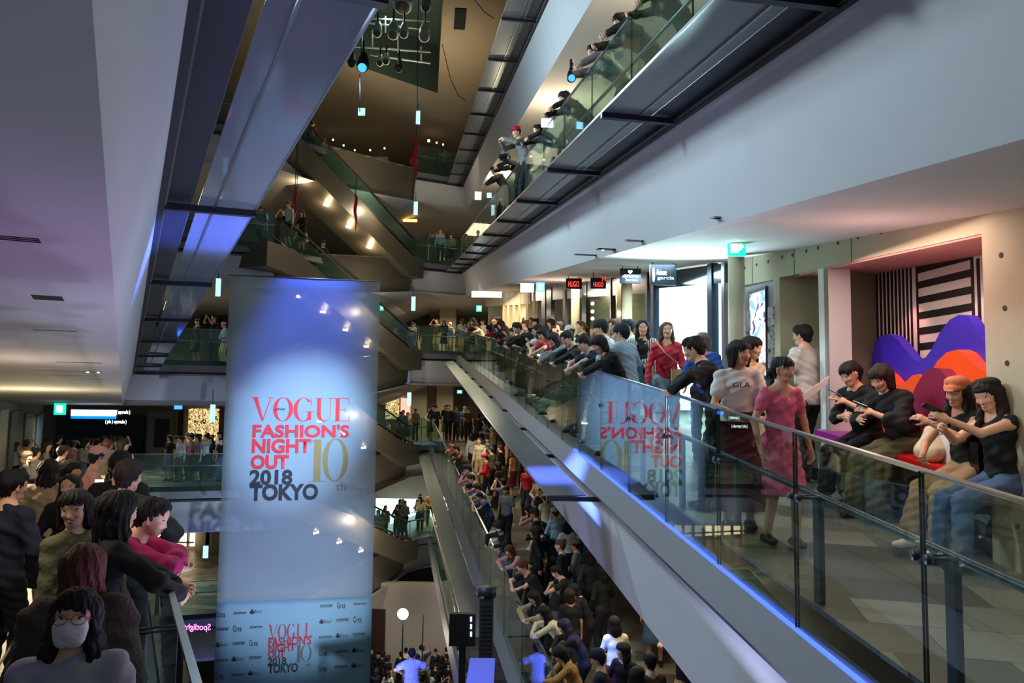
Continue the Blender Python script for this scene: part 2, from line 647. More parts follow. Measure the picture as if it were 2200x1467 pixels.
TURN = {-2: 'two turns below', -1: 'one turn below', 0: 'at camera height', 1: 'one turn above', 2: 'two turns above', 3: 'under the roof'}
for k in (-2, -1, 0, 1, 2):
    rt, far, lf = path(k)
    whole = rt + far[:1]
    far_l = far[1:] + lf
    # ledges and fascias
    for seg in (rt + far[:1], far[1:] + lf):
        trim(sweep(seg, FASC0 if k == 0 and seg[0][1] < 0 and seg[0][0] > 1 else FASC), PAINT)
        trim(sweep(seg, GRV), GROOVE)
        trim(sweep(seg, GRV2), STEEL)
        trim(sweep(seg, BAND), SLABEDGE)
    trim(sweep([far[0], far[1]], [(-0.3, -2.67), (-0.1, -1.1), (-0.5, -1.1), (-0.5, -2.67)]), BRONZE)
    # dark closing plate between fascia and shelf
    for seg in (rt, lf):
        trim(sweep(seg, [(-0.11, -1.535), (0.14, -1.535), (0.14, -1.505), (-0.11, -1.505)]), DARKSTEEL)
    # floors and ceilings
    wR, wL = (-7.5 if k >= 0 else -5.0), -13.0
    struct(sweep(rt, [(-0.1, -1.1), (wR, -1.1), (wR, -1.13), (-0.1, -1.13)]).build('floor', FLOORM))
    struct(sweep(rt, [(-0.36 if k else -0.22, -2.67 if k else -2.74), (wR, -2.67), (wR, -2.64), (-0.36 if k else -0.3, -2.64)]).build('ceiling', CEIL))
    lfx = lf if k > -2 else lf[:3]
    struct(sweep(lfx, [(-0.1, -1.1), (wL, -1.1), (wL, -1.13), (-0.1, -1.13)]).build('floor', FLOORM))
    struct(sweep(lfx, [(-0.36, -2.67), (wL, -2.67), (wL, -2.64), (-0.36, -2.64)]).build('ceiling', CEIL))
    zR, zL = rt[-1][2], lf[0][2]
    ring = [(9.0, YC_R, zR), rt[-1], far[0], far[1], far[2], lf[0], (-24.3, 20.2, zL)]
    for nm, dz_, m in (('floor', -1.1, FLOORM), ('ceiling', -2.67, CEIL)):
        mb = MB()
        for a, b in zip(ring[:-1], ring[1:]):
            za, zb = a[2] + dz_, b[2] + dz_
            yb = 47.0
            a3, b3 = (a[0], a[1], za), (b[0], b[1], zb)
            t = 0.02 if nm == 'floor' else -0.02
            mb.quad(a3, b3, (b[0] if b[1] > 21 else -34, yb, zb), (a[0], yb, za))
        struct(mb.build(nm, m))

# ---------------------------------------------------------------- balustrades
J0 = [(x_right(y), y, zr_right(y)) for y in [3.83 + 1.225 * i for i in range(-3, 27)]]
balustrade(J0[:14], 'long glass balustrade with round clamps beside the bench walkway', 'glass guards of the ramp', PANEM, 2, True, STEEL, 0, True)
balustrade(J0[13:] + [(x_right(YC_R), YC_R, zr_right(YC_R))], 'distant part of the glass guard under the leaning crowd', 'glass guards of the ramp', PANEM, 1, True)
GUARD = {-2: 'glass guard beside the ramp near the ground floor', -1: 'glass guard beside the packed ramp below', 1: 'teal glass guard where photographers lean out above the big white fascia', 2: 'highest glass guard beside the dark roof'}
for k in (-2, -1, 1, 2):
    rt, far, lf = path(k)
    y0 = {-2: 8, -1: 4, 1: 3.0, 2: 8}[k]
    pts = [(x_right(y, k), y, zr_right(y) + LH * k) for y in list(np.arange(y0, YC_R - 1, 1.9)) + [YC_R]]
    balustrade(pts, GUARD[k], 'glass guards of the ramp', PANEM if k == -1 else PANEFAR, 1, k < 2)
LG = {-2: 'glass guard of the side ramp beside the pink neon sign', -1: 'glass guard in front of the boy in the pink shirt', 0: 'glass guard over the white corner fascia next to the banner', 1: 'high glass guard of the terrace with the suitcase'}
for k in (-2, -1, 0, 1):
    rt, far, lf = path(k)
    y1 = {-1: 1.4}.get(k, 4.0)
    ys = list(np.arange(YC_L, y1, -1.6))
    pts = [(x_left(y), y, zr_left(y) + LH * (k + 1)) for y in ys]
    balustrade(pts, LG[k], 'glass guards of the ramp', PANEFAR if k != -1 else PANEM, 2 if k == -1 else 1, True, None, 0, k == -1)
FG = ['green glass guard across the wide end, %s level from the top' % w for w in ('lowest', 'fourth', 'third', 'second', 'topmost')]
for k in (-2, -1, 0, 1, 2):
    rt, far, lf = path(k)
    pts = [rt[-1], lerp3(rt[-1], far[0], 0.5), far[0]]
    balustrade(pts, ['short glass guard in the far corner beside the %s escalator foot' % w for w in ('lowest', 'second lowest', 'middle', 'upper', 'uppermost')][k + 2], 'glass guards of the ramp', PANEFAR, 1, True)
    pts = [far[2], lerp3(far[2], lf[0], 0.5), lf[0]]
    balustrade(pts, ['glass guard of the landing beside the %s escalator head' % w for w in ('lowest', 'second lowest', 'middle', 'upper', 'uppermost')][k + 2], 'glass guards of the ramp', PANEFAR, 1, True)

# catch shelves
SH = {-1: 'grey shelf with a stage light glow under the packed lower ramp', 1: 'broad purple-grey shelf with brackets above the big white fascia', 2: 'narrow bracketed shelf high up beside the dark roof'}
rt, far, lf = path(0)
shelf([(x_right(y), y, zr_right(y)) for y in (9.8, 20, 28, 36.8)], 'long bracketed ledge shelf that ends in a blue glow below our balustrade', 'bracketed shelves', [9.82 + 2.9 * i for i in range(9)], (0.25, 0.74))
for k in (-1, 1, 2):
    rt, far, lf = path(k)
    if k == -1:
        p = [(x_right(y, k), y, zr_right(y) + LH * k) for y in (16, 24, 36.8)]
    else:
        p = [(x_right(y, k), y, zr_right(y) + LH * k) for y in (2.5, 8, 14, 20, 28, 36.8)]
    shelf(p, SH[k], 'bracketed shelves', {-1: [16.1 + 2.8 * i for i in range(8)], 1: [4.6 + 2.9 * i for i in range(11)], 2: [2.8 + 2.6 * i for i in range(13)]}[k])
for k in (0, 1):
    rt, far, lf = path(k)
    p = [(x_left(y), y, zr_left(y) + LH * (k + 1)) for y in (25.6, 18, 12, 6, 2.0, 0.5)]
    shelf(p, ['translucent shelf with a bright blue glow overhead beside the tall white fascia', 'second translucent shelf seen through the first one overhead'][k], 'bracketed shelves', [2.9 + 3.33 * i for i in range(7)], (0.19, 0.64), glass_mat('glass_shelf_overhead', (0.55, 0.55, 0.66, 1), 0.06, 1.05, 0.6, (0.34, 0.34, 0.42, 1)))

# blue light reflected off our balustrade foot, put in as a glowing strip
glint = sweep([(x_right(y), y, zr_right(y)) for y in (1.5, 5, 8, 11.5)], [(0.008, -1.268), (0.03, -1.268), (0.03, -1.245), (0.008, -1.245)]).build('blue_reflection_strip', BLUEGLINT)
tag(glint, 'glowing blue strip in place of reflected light along the foot of our glass balustrade', 'painted reflection')

# ---------------------------------------------------------------- right-hand wall of the walkway (concrete, recess, shops)
WA, WB = 4.33, -0.095


def wp(Y, z, e=0.0): return (WA + e + WB * Y, Y, z)          # point of the concrete wall plane, e metres behind it


def zceil(Y): return 0.93 + 0.113 * Y
def zfloor(Y): return -1.84 + 0.113 * Y
def zbeam(Y): return 1.0 + 0.062 * Y


def wall_block(y0, y1, zb0, zb1, zt0, zt1, e0, e1, mb=None, mi=0):
    mb = mb or MB()
    return mb.hexa([wp(y0, zb0, e0), wp(y1, zb1, e0), wp(y1, zb1, e1), wp(y0, zb0, e1), wp(y0, zt0, e0), wp(y1, zt1, e0), wp(y1, zt1, e1), wp(y0, zt0, e1)], mi)


def holes(mb, pts, mi=1, r=0.022):
    for px, py in pts:
        p = at_wall(px, py, WA - 0.004, WB)
        n = Vector((-1, WB, 0)).normalized()
        s = Vector((-WB, -1, 0)).normalized() * -1
        s = Vector((WB, 1, 0)).normalized()
        u = Vector((0, 0, 1))
        ring = [p + s * r * math.cos(a) + u * r * math.sin(a) for a in [2 * PI * i / 10 for i in range(10)]]
        mb.prism(ring, -n * 0.003, mi)


HOLE = mat('tie_hole_shadow_plug', rgb(40, 38, 32), 0.8)
mb = wall_block(-1.5, 6.07, zfloor(-1.5) - 0.1, zfloor(6.07) - 0.1, zceil(-1.5) + 0.1, zceil(6.07) + 0.1, 0, 1.6)
holes(mb, [(2150, 548), (2158, 662), (2163, 780), (2172, 900), (2180, 1020), (2186, 1130)])
struct(mb.build('wall_right', [CONC, HOLE]))
mb = wall_block(6.07, 11.4, zbeam(6.07), zbeam(11.4), zceil(6.07) + 0.1, zceil(11.4) + 0.1, 0, 0.22)
for yy in (8.0, 9.3, 10.55):
    wall_block(yy, yy + 0.012, zbeam(yy), zbeam(yy), zceil(yy), zceil(yy), -0.002, 0.0, mb, 1)
holes(mb, [(1600, 576), (1625, 569), (1650, 562), (1680, 552), (1702, 548), (1732, 539), (1757, 532), (1800, 522), (1843, 510), (1893, 498), (1948, 482), (2010, 466), (2077, 448)])
struct(mb.build('wall_right', [CONC, HOLE]))
# jamb between passage and bench recess
struct(wall_block(8.50, 8.72, zfloor(8.5), zfloor(8.7), zbeam(8.5), zbeam(8.7), 0, 0.25).build('wall_right', WHITE))
struct(wall_block(9.72, 9.90, zfloor(9.7), zfloor(9.9), zbeam(9.7), zbeam(9.9), 0, 0.5).build('wall_right', CONC))
# passage: side and back
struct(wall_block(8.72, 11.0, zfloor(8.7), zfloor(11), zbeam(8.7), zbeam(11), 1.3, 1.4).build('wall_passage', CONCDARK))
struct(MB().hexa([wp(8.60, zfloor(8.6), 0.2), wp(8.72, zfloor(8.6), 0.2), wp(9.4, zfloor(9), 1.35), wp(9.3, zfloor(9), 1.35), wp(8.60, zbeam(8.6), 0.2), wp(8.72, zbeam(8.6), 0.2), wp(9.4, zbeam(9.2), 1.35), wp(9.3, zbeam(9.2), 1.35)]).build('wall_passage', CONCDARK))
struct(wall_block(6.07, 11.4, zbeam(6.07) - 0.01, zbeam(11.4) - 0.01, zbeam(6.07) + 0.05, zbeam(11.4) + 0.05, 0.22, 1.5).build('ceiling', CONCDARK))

# bench recess
PINK = mat('rose_painted_plaster', rgb(214, 150, 140), 0.75, noise=0.05)
rec = MB()
rec.hexa([wp(8.50, zfloor(8.5), 0.0), wp(8.6, zfloor(8.5), 0.0), wp(9.3, zfloor(9.05), 0.8), wp(9.05, zfloor(9.05), 0.8), wp(8.50, zbeam(8.5), 0.0), wp(8.6, zbeam(8.5), 0.0), wp(9.3, zbeam(9.05), 0.8), wp(9.05, zbeam(9.05), 0.8)])
holes(rec, [], 1)
struct(rec.build('wall_recess', [mat('recess_side_plaster', rgb(176, 158, 134), 0.75, noise=0.08, nscale=3), HOLE]))
struct(wall_block(5.5, 9.2, zbeam(5.5) - 0.02, zbeam(9.2) - 0.02, zbeam(5.5), zbeam(9.2), 0.01, 1.0).build('ceiling', PINK))
STRW = mat('white_stripe_board', rgb(214, 206, 200), 0.7)
STRK = mat('black_stripe_paint', rgb(10, 8, 10), 0.6)
mb = wall_block(5.4, 9.15, zfloor(5.4), zfloor(9.15), zbeam(5.4), zbeam(9.15), 0.8, 0.9)


def bx(px):     # Y on the recess back plane for a pixel column (at mid height)
    return at_wall(px, 700, WA + 0.8, WB).y


def stripe(ya, yb, z0, z1, mi=1):
    wall_block(ya, yb, z0, z0, z1, z1, 0.795, 0.80, mb, mi)


ys = [bx(p) for p in np.linspace(1884, 1966, 11)]
for a, b in zip(ys[:-1], ys[1:]):
    stripe(a, a + (b - a) * 0.5, zfloor(8), zbeam(8.6))
ya, yb = bx(1975), bx(2090)
z = zfloor(8) + 0.2
while z < 1.45:
    stripe(ya, yb, z, z + 0.075)
    z += 0.165
stripe(bx(1975), bx(1971), zfloor(8), zbeam(8.2))
stripe(bx(2090), bx(2096), zfloor(8), zbeam(7))
for p in np.arange(2103, 2190, 13.5):
    stripe(bx(p), bx(p + 6.5), zfloor(8), zbeam(6.5))
struct(mb.build('wall_recess', [STRW, STRK]))

WAVE = [
    ('wave_decoration', 'tall violet-blue wave panel at the back of the bench recess', 'purple', rgb(58, 42, 190), 0.62, 0.72, [(1872, 790), (1873, 765), (1878, 740), (1888, 724), (1902, 718), (1916, 720), (1930, 731), (1945, 750), (1960, 769), (1973, 777), (1985, 772), (2000, 752), (2020, 712), (2040, 687), (2060, 676), (2078, 678), (2092, 698), (2104, 722), (2118, 737), (2134, 736), (2175, 730)]),
    ('wave_decoration', 'orange wave panel in front of the violet-blue one', 'orange', rgb(236, 84, 20), 0.50, 0.62, [(1872, 800), (1890, 792), (1907, 805), (1922, 823), (1935, 828), (1948, 818), (1960, 806), (1972, 804), (1984, 815), (1996, 806), (2014, 775), (2034, 757), (2056, 751), (2072, 758), (2088, 778), (2104, 793), (2120, 797), (2138, 791), (2175, 775)]),
    ('wave_decoration', 'dark rose wave panel in front of the orange one', 'rose', rgb(122, 26, 62), 0.38, 0.50, [(1880, 985), (1905, 960), (1930, 915), (1950, 872), (1968, 828), (1985, 800), (2002, 790), (2018, 792), (2032, 808), (2050, 835), (2075, 850), (2110, 850), (2175, 850)]),
]
for nm, lb, c, col, e0, e1, pl in WAVE:
    m = mat(c + '_lacquered_wave', col, 0.35)
    # densify
    dd = []
    for a, b in zip(pl[:-1], pl[1:]):
        for t in (0, 0.5):
            dd.append((a[0] + (b[0] - a[0]) * t, a[1] + (b[1] - a[1]) * t))
    dd.append(pl[-1])
    tp = [at_wall(px, py, WA + e0, WB) for px, py in dd]
    mb = MB()
    dv = Vector((e1 - e0, 0, 0))
    for a, b in zip(tp[:-1], tp[1:]):
        za, zb = zfloor(a.y), zfloor(b.y)
        mb.hexa([(a.x, a.y, za), (b.x, b.y, zb), Vector((b.x, b.y, zb)) + dv, Vector((a.x, a.y, za)) + dv, a, b, b + dv, a + dv])
    o = mb.build(nm, m)
    tag(o, lb, 'wall decoration', 'wave panels behind the bench')
# bench: seat boards of two colours over a dark base
b_ = thing('wave_bench', 'long low bench with a red and a magenta seat board in the recess', 'bench', wp(7.0, zfloor(7), 0.2))


def bench_piece(nm, y0, y1, z0, z1, e0, e1, m):
    mb = MB()
    mb.hexa([wp(y0, zfloor(y0) + z0, e0), wp(y1, zfloor(y1) + z0, e0), wp(y1, zfloor(y1) + z0, e1), wp(y0, zfloor(y0) + z0, e1),
             wp(y0, zfloor(y0) + z1, e0), wp(y1, zfloor(y1) + z1, e0), wp(y1, zfloor(y1) + z1, e1), wp(y0, zfloor(y0) + z1, e1)])
    return mb.build(nm, m, b_)


bench_piece('base', 6.1, 8.6, 0.0, 0.50, 0.02, 0.38, mat('bench_base_dark_red', rgb(60, 14, 16), 0.5))
bench_piece('red_seat', 6.08, 7.35, 0.50, 0.585, -0.12, 0.38, mat('red_lacquer', rgb(214, 24, 22), 0.35))['label'] = 'red seat board'
bench_piece('magenta_seat', 7.35, 8.62, 0.50, 0.585, -0.12, 0.38, mat('magenta_lacquer', rgb(150, 20, 140), 0.35))['label'] = 'magenta seat board'
for yy, c, pw in ((7.0, (1, 0.25, 0.12), 5), (8.2, (1, 0.3, 0.12), 3.0)):
    lamp('recess_uplight', 'POINT', wp(yy, zfloor(yy) + 0.75, 0.46), 0, c, None, 0.05)
lamp('recess_spot', 'SPOT', wp(6.9, 1.30, 0.45), 16, (1.0, 0.5, 0.42), wp(7.5, 0.0, 0.8), 0.03, spot=75, blend=0.6)
lamp('recess_spot', 'SPOT', wp(8.1, 1.38, 0.45), 16, (1.0, 0.38, 0.36), wp(8.4, 0.0, 0.8), 0.03, spot=70, blend=0.6)

# number cast into the column
wn = Vector((-1, WB, 0)).normalized()
p0 = at_wall(2158, 975, WA - 0.006, WB)
ax = Vector((-WB, -1, 0)).normalized()
ax = Vector((0.095, -1, 0)).normalized()
Mx = Matrix(((ax.x, 0, wn.x, p0.x), (ax.y, 0, wn.y, p0.y), (0, 1, wn.z, p0.z), (0, 0, 0, 1)))
t_ = text_mesh('wall_marking', 'M102', HOLE, Mx, 0.105, 0.045, 0.002)
tag(t_, 'small dark number stencilled on the concrete column beside the bench', 'wall marking')

# poster niche
POST = MB()
o_ = wall_block(9.90, 11.3, zfloor(9.9), zfloor(11.3), zbeam(9.9), zbeam(11.3), 0.04, 0.2).build('wall_right', mat('brushed_niche_panel', rgb(96, 104, 106), 0.3, 0.6))
struct(o_)


def art_mat(name, c1, c2, c3, scale, strength):
    m = bpy.data.materials.new(name)
    m.use_nodes = True
    nt = m.node_tree
    b = nt.nodes['Principled BSDF']
    tc = nt.nodes.new('ShaderNodeTexCoord')
    n = nt.nodes.new('ShaderNodeTexNoise')
    n.inputs['Scale'].default_value = scale
    n.inputs['Detail'].default_value = 1.5
    n.inputs['Distortion'].default_value = 1.2
    r = nt.nodes.new('ShaderNodeValToRGB')
    r.color_ramp.elements[0].position = 0.38
    r.color_ramp.elements[0].color = c1
    r.color_ramp.elements[1].position = 0.62
    r.color_ramp.elements[1].color = c3
    e = r.color_ramp.elements.new(0.5)
    e.color = c2
    nt.links.new(tc.outputs['Object'], n.inputs['Vector'])
    nt.links.new(n.outputs['Fac'], r.inputs[0])
    nt.links.new(r.outputs[0], b.inputs['Emission Color'])
    b.inputs['Base Color'].default_value = (0.05, 0.05, 0.05, 1)
    b.inputs['Emission Strength'].default_value = strength
    _M[name] = m
    return m


pr = thing('lit_poster', 'tall backlit poster in a steel frame beside the dark passage', 'poster', wp(10.4, 0.2, 0))


def wall_px(nm, x0, y0, x1, y1, e0, e1, m, parent):
    a, b = at_wall(x0, y0, WA + e0, WB), at_wall(x1, y1, WA + e0, WB)
    mb = MB()
    z0, z1 = min(a.z, b.z), max(a.z, b.z)
    mb.hexa([wp(a.y, z0, e0), wp(b.y, z0, e0), wp(b.y, z0, e1), wp(a.y, z0, e1), wp(a.y, z1, e0), wp(b.y, z1, e0), wp(b.y, z1, e1), wp(a.y, z1, e1)])
    return mb.build(nm, m, parent)


wall_px('frame', 1607, 627, 1647, 812, 0.02, 0.04, DARKSTEEL, pr)
wall_px('picture', 1610, 633, 1644, 806, 0.012, 0.02, art_mat('poster_print', rgb(90, 150, 230), rgb(225, 240, 255), rgb(70, 60, 90), 5, 1.3), pr)
for i, (x, y) in enumerate([(1655, 680), (1655, 735), (1655, 770), (1602, 690), (1602, 740)]):
    o = wall_px('leaflet_holder', x - 6, y - 20, x + 6, y + 20, -0.02, 0.04, art_mat('leaflet_print_%d' % i, rgb(30, 32, 36), rgb(160, 165, 165), rgb(60, 66, 70), 9, 0.25), None)
    tag(o, ['upper leaflet holder beside the lit poster', 'middle leaflet holder beside the lit poster', 'lowest leaflet holder beside the lit poster', 'upper leaflet holder between column and poster', 'lower leaflet holder between column and poster'][i], 'leaflet holder', 'leaflet holders by the poster')

# round concrete columns
def column(px, py_mid, Y, r, label, m=None, zt=None, zb=None):
    p = at(px, py_mid, Y)
    mb = MB().tube([(p.x, Y, zb if zb is not None else zfloor(Y)), (p.x, Y, zt if zt is not None else zceil(Y) + 0.02)], r, 28)
    o = mb.build('column', m or CONC, None, True)
    return tag(struct(o), label, 'column')


CREAM = mat('cream_column_paint', rgb(214, 196, 156), 0.6)
column(1583, 700, 10.4, 0.11, 'round concrete column under the green exit sign')
column(1347, 680, 14.6, 0.10, 'cream round column behind the heart sign', CREAM)
column(1236, 680, 18.0, 0.10, 'cream round column under the first red shop sign', CREAM)

# shop fronts: second wall line
SA, SB = 5.31, -0.182


def sp(Y, z, e=0.0): return (SA + e + SB * Y, Y, z)


def shop_block(y0, y1, z0, z1, z2, z3, e0, e1, mb=None, mi=0):
    mb = mb or MB()
    return mb.hexa([sp(y0, z0, e0), sp(y1, z1, e0), sp(y1, z1, e1), sp(y0, z0, e1), sp(y0, z2, e0), sp(y1, z3, e0), sp(y1, z3, e1), sp(y0, z2, e1)], mi)


def sy(px): return at_wall(px, 690, SA, SB).y


LIT = emis('glowing_white_shop_wall', (0.84, 0.95, 1.0, 1), 1.9)  # shop brightness put into the walls as emission
LITC = emis('lit_cream_shop_wall', (1.0, 0.86, 0.58, 1), 0.85)
BLUEFR = mat('blue_black_shop_frame', rgb(22, 42, 66), 0.3, 0.4)
ya, yb = sy(1560), sy(1385)
yc, yd = sy(1262), sy(1110)
ye = 36.0
SHOPM = mat('shop_interior_plaster', rgb(220, 214, 196), 0.7)
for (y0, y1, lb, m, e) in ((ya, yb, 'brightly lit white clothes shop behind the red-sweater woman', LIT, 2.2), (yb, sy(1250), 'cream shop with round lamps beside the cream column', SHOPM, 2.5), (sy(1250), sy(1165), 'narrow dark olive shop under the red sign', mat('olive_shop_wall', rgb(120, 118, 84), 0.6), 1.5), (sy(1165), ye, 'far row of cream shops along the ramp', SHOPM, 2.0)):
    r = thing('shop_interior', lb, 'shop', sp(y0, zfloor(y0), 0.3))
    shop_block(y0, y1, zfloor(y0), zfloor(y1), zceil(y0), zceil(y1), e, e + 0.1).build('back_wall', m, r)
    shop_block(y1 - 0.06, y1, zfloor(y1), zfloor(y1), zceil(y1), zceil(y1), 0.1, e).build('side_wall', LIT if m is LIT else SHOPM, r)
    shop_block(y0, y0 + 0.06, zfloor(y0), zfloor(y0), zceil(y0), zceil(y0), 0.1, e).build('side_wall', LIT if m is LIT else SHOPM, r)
lamp('shop_lamp', 'AREA', sp((ya + yb) / 2, zceil(ya) - 0.25, 1.1), 70, (0.9, 0.96, 1.0), None, 0.6)
lamp('shop_lamp', 'AREA', sp(15.8, zceil(15.0) - 0.3, 1.2), 34, (1, 0.86, 0.62), None, 0.5)
lamp('shop_lamp', 'AREA', sp(19.5, zceil(19.0) - 0.3, 0.9), 22, (1, 0.84, 0.6), None, 0.4)
lamp('shop_lamp', 'AREA', sp(27, zceil(25.0) - 0.3, 1.0), 120, (1, 0.84, 0.6), None, 0.6)
for i, yy in enumerate((652, 669, 684)):
    c = at(1273, yy, 15.5)
    o = MB().tube([c + Vector((0, -0.02, 0)), c + Vector((0, 0.02, 0))], 0.035, 14).build('shop_bulb', emis('warm_bulb', (1, 0.8, 0.5, 1), 5.0), None, True)
    tag(o, '%s of three round glowing lamps in the cream shop window' % ('topmost', 'middle', 'lowest')[i], 'lamp', 'round lamps in the cream shop')
front = thing('storefront', 'glazed dark-framed shop front along the right of the walkway', 'shop front', sp(12, zfloor(12)))
shop_block(ya - 0.3, yd, zceil(ya) - 0.12, zceil(yd) - 0.12, zceil(ya) + 0.05, zceil(yd) + 0.05, -0.03, 0.1).build('head_trim', PAINT, front)
shop_block(ya, yb, zceil(ya) - 0.42, zceil(yb) - 0.42, zceil(ya) - 0.12, zceil(yb) - 0.12, 0.0, 0.05).build('transom_panel', mat('dark_glass_transom', rgb(24, 36, 48), 0.1), front)
shop_block(yb, yd, zceil(yb) - 0.50, zceil(yd) - 0.50, zceil(yb) - 0.12, zceil(yd) - 0.12, 0.0, 0.05).build('transom_panel', mat('dark_brown_transom', rgb(40, 36, 30), 0.25), front)
for px, w, m in ((1556, 0.10, STEEL), (1527, 0.16, BLUEFR), (1403, 0.14, BLUEFR), (1390, 0.12, mat('dark_teal_frame', rgb(26, 50, 62), 0.3)), (1332, 0.28, BLACKG), (1313, 0.08, BLACK), (1256, 0.40, BLACKG), (1213, 0.25, mat('dark_brown_frame', rgb(50, 42, 34), 0.4)), (1180, 0.60, BLACKG), (1168, 0.5, BLUEFR), (1147, 0.3, CREAM)):
    y = sy(px)
    shop_block(y - w / 2, y + w / 2, zfloor(y), zfloor(y), zceil(y) - 0.1, zceil(y) - 0.1, -0.02, 0.09).build('mullion', m, front)
for a, b in ((1556, 1527), (1527, 1403), (1390, 1332), (1313, 1256), (1256, 1213)):
    y0, y1 = sy(a), sy(b)
    shop_block(y0, y1, zfloor(y0), zfloor(y1), zceil(y0) - 0.42, zceil(y1) - 0.42, 0.03, 0.045).build('glass_panel', PANEM, front)
# cream facade bays beyond the shops
for i, px in enumerate((1135, 1118, 1106, 1094, 1084)):
    y = sy(px)
    if y < 35:
        o = shop_block(y - 0.22, y + 0.22, zfloor(y), zfloor(y), zceil(y), zceil(y), -0.05, 0.15).build('pilaster', CREAM, front)
o = shop_block(sy(1140), ye, zceil(sy(1140)) - 0.6, zceil(ye) - 0.6, zceil(sy(1140)), zceil(ye), -0.04, 0.1).build('facade_header', CREAM, front)


# ---------------------------------------------------------------- signs
def sign_box(name, x0, y0, x1, y1, Y, m, label, cat='sign', depth=0.06, group=None, parent=None):
    a, b = at(x0, y1, Y), at(x1, y0, Y)
    mb = MB().box(((a.x + b.x) / 2, Y + depth / 2, (a.z + b.z) / 2), (b.x - a.x, depth, b.z - a.z))
    o = mb.build(name, m, parent)
    if label:
        tag(o, label, cat, group)
    return o


def sign_text(s, x0, y0, x1, y1, Y, m, parent=None, bold=0.02, mirror=False):
    a, b = at(x0, y1, Y), at(x1, y0, Y)
    M4 = Matrix(((1, 0, 0, a.x), (0, 0, -1, Y - 0.004), (0, 1, 0, a.z), (0, 0, 0, 1)))
    return text_mesh('lettering', s, m, M4, b.x - a.x, b.z - a.z, 0.0, bold, parent, mirror)


def hang(x0, x1, y0, Y, parent, zt):
    for x in (x0, x1):
        p = at(x, y0, Y)
        MB().tube([(p.x, Y + 0.03, p.z), (p.x, Y + 0.03, zt)], 0.008, 6).build('hanger', DARKSTEEL, parent)


REDT = emis('red_lit_letters', (1.0, 0.03, 0.03, 1), 2.4)
WHT = emis('white_lit_letters', (0.9, 1.0, 1.0, 1), 2.2)
GREEN = emis('green_exit_face', (0.0, 0.75, 0.42, 1), 1.0)
GRW = emis('white_exit_pictogram', (0.8, 1.0, 0.92, 1), 1.6)


def sign(label, x0, y0, x1, y1, Y, texts, face=BLACK, zt=None, group='shop signs under the ceiling', name='shop_sign'):
    a = at((x0 + x1) / 2, (y0 + y1) / 2, Y)
    r = thing(name, label, 'sign', tuple(a), 0, group)
    pnl = sign_box('panel', x0, y0, x1, y1, Y, face, None, parent=r)
    for s, tx0, ty0, tx1, ty1, m in texts:
        t = sign_text(s, tx0, ty0, tx1, ty1, Y - 0.003, m, None, 0.0)
        t.parent = pnl
        t.matrix_parent_inverse = Matrix.Identity(4)
    hang(x0 + 6, x1 - 6, y0, Y, r, zt if zt is not None else zceil(Y))
    return r


sign('small black sign with red lit HUGO letters, the farther of two', 1216, 598, 1250, 620, 17.0, [('HUGO', 1221, 604, 1244, 616, REDT)])
sign('small black sign with red lit HUGO letters beside a glowing red label', 1269, 597, 1302, 619, 15.4, [('HUGO', 1275, 606, 1296, 616, REDT), ('H', 1294, 594, 1301, 604, REDT)])
sg = sign('dark sign with white heart above two lines of lit letters', 1332, 577, 1377, 608, 13.2, [('elyhanee', 1337, 590, 1372, 598, WHT), ('function', 1344, 598, 1370, 604, WHT)], mat('dark_blue_sign_face', rgb(16, 34, 48), 0.4))


def heart(cx, cy_, s, Y, m, parent):
    c = at(cx, cy_, Y)
    pts = []
    for i in range(28):
        t = 2 * PI * i / 28
        x = 16 * math.sin(t) ** 3 / 16
        z = (13 * math.cos(t) - 5 * math.cos(2 * t) - 2 * math.cos(3 * t) - math.cos(4 * t)) / 16
        pts.append((c.x + x * s, Y - 0.006, c.z + z * s))
    return MB().prism(pts, (0, 0.004, 0), 0).build('heart', m, parent)


heart(1354, 584, 0.04, 13.2, WHT, sg)
sg = sign('dark sign with a white lit feather and two rows of letters', 1397, 568, 1453, 612, 12.2, [('Abahouse', 1410, 578, 1432, 591, WHT), ('garcia', 1412, 594, 1448, 602, WHT)], mat('dark_blue_sign_face', rgb(16, 34, 48), 0.4))
c_ = at(1404, 590, 12.2)
MB().prism([(c_.x + 0.022 * math.sin(t) * (1 if True else 1), 12.19, c_.z + 0.12 * math.cos(t)) for t in [2 * PI * i / 16 for i in range(16)]], (0, 0.004, 0)).build('feather', WHT, sg)
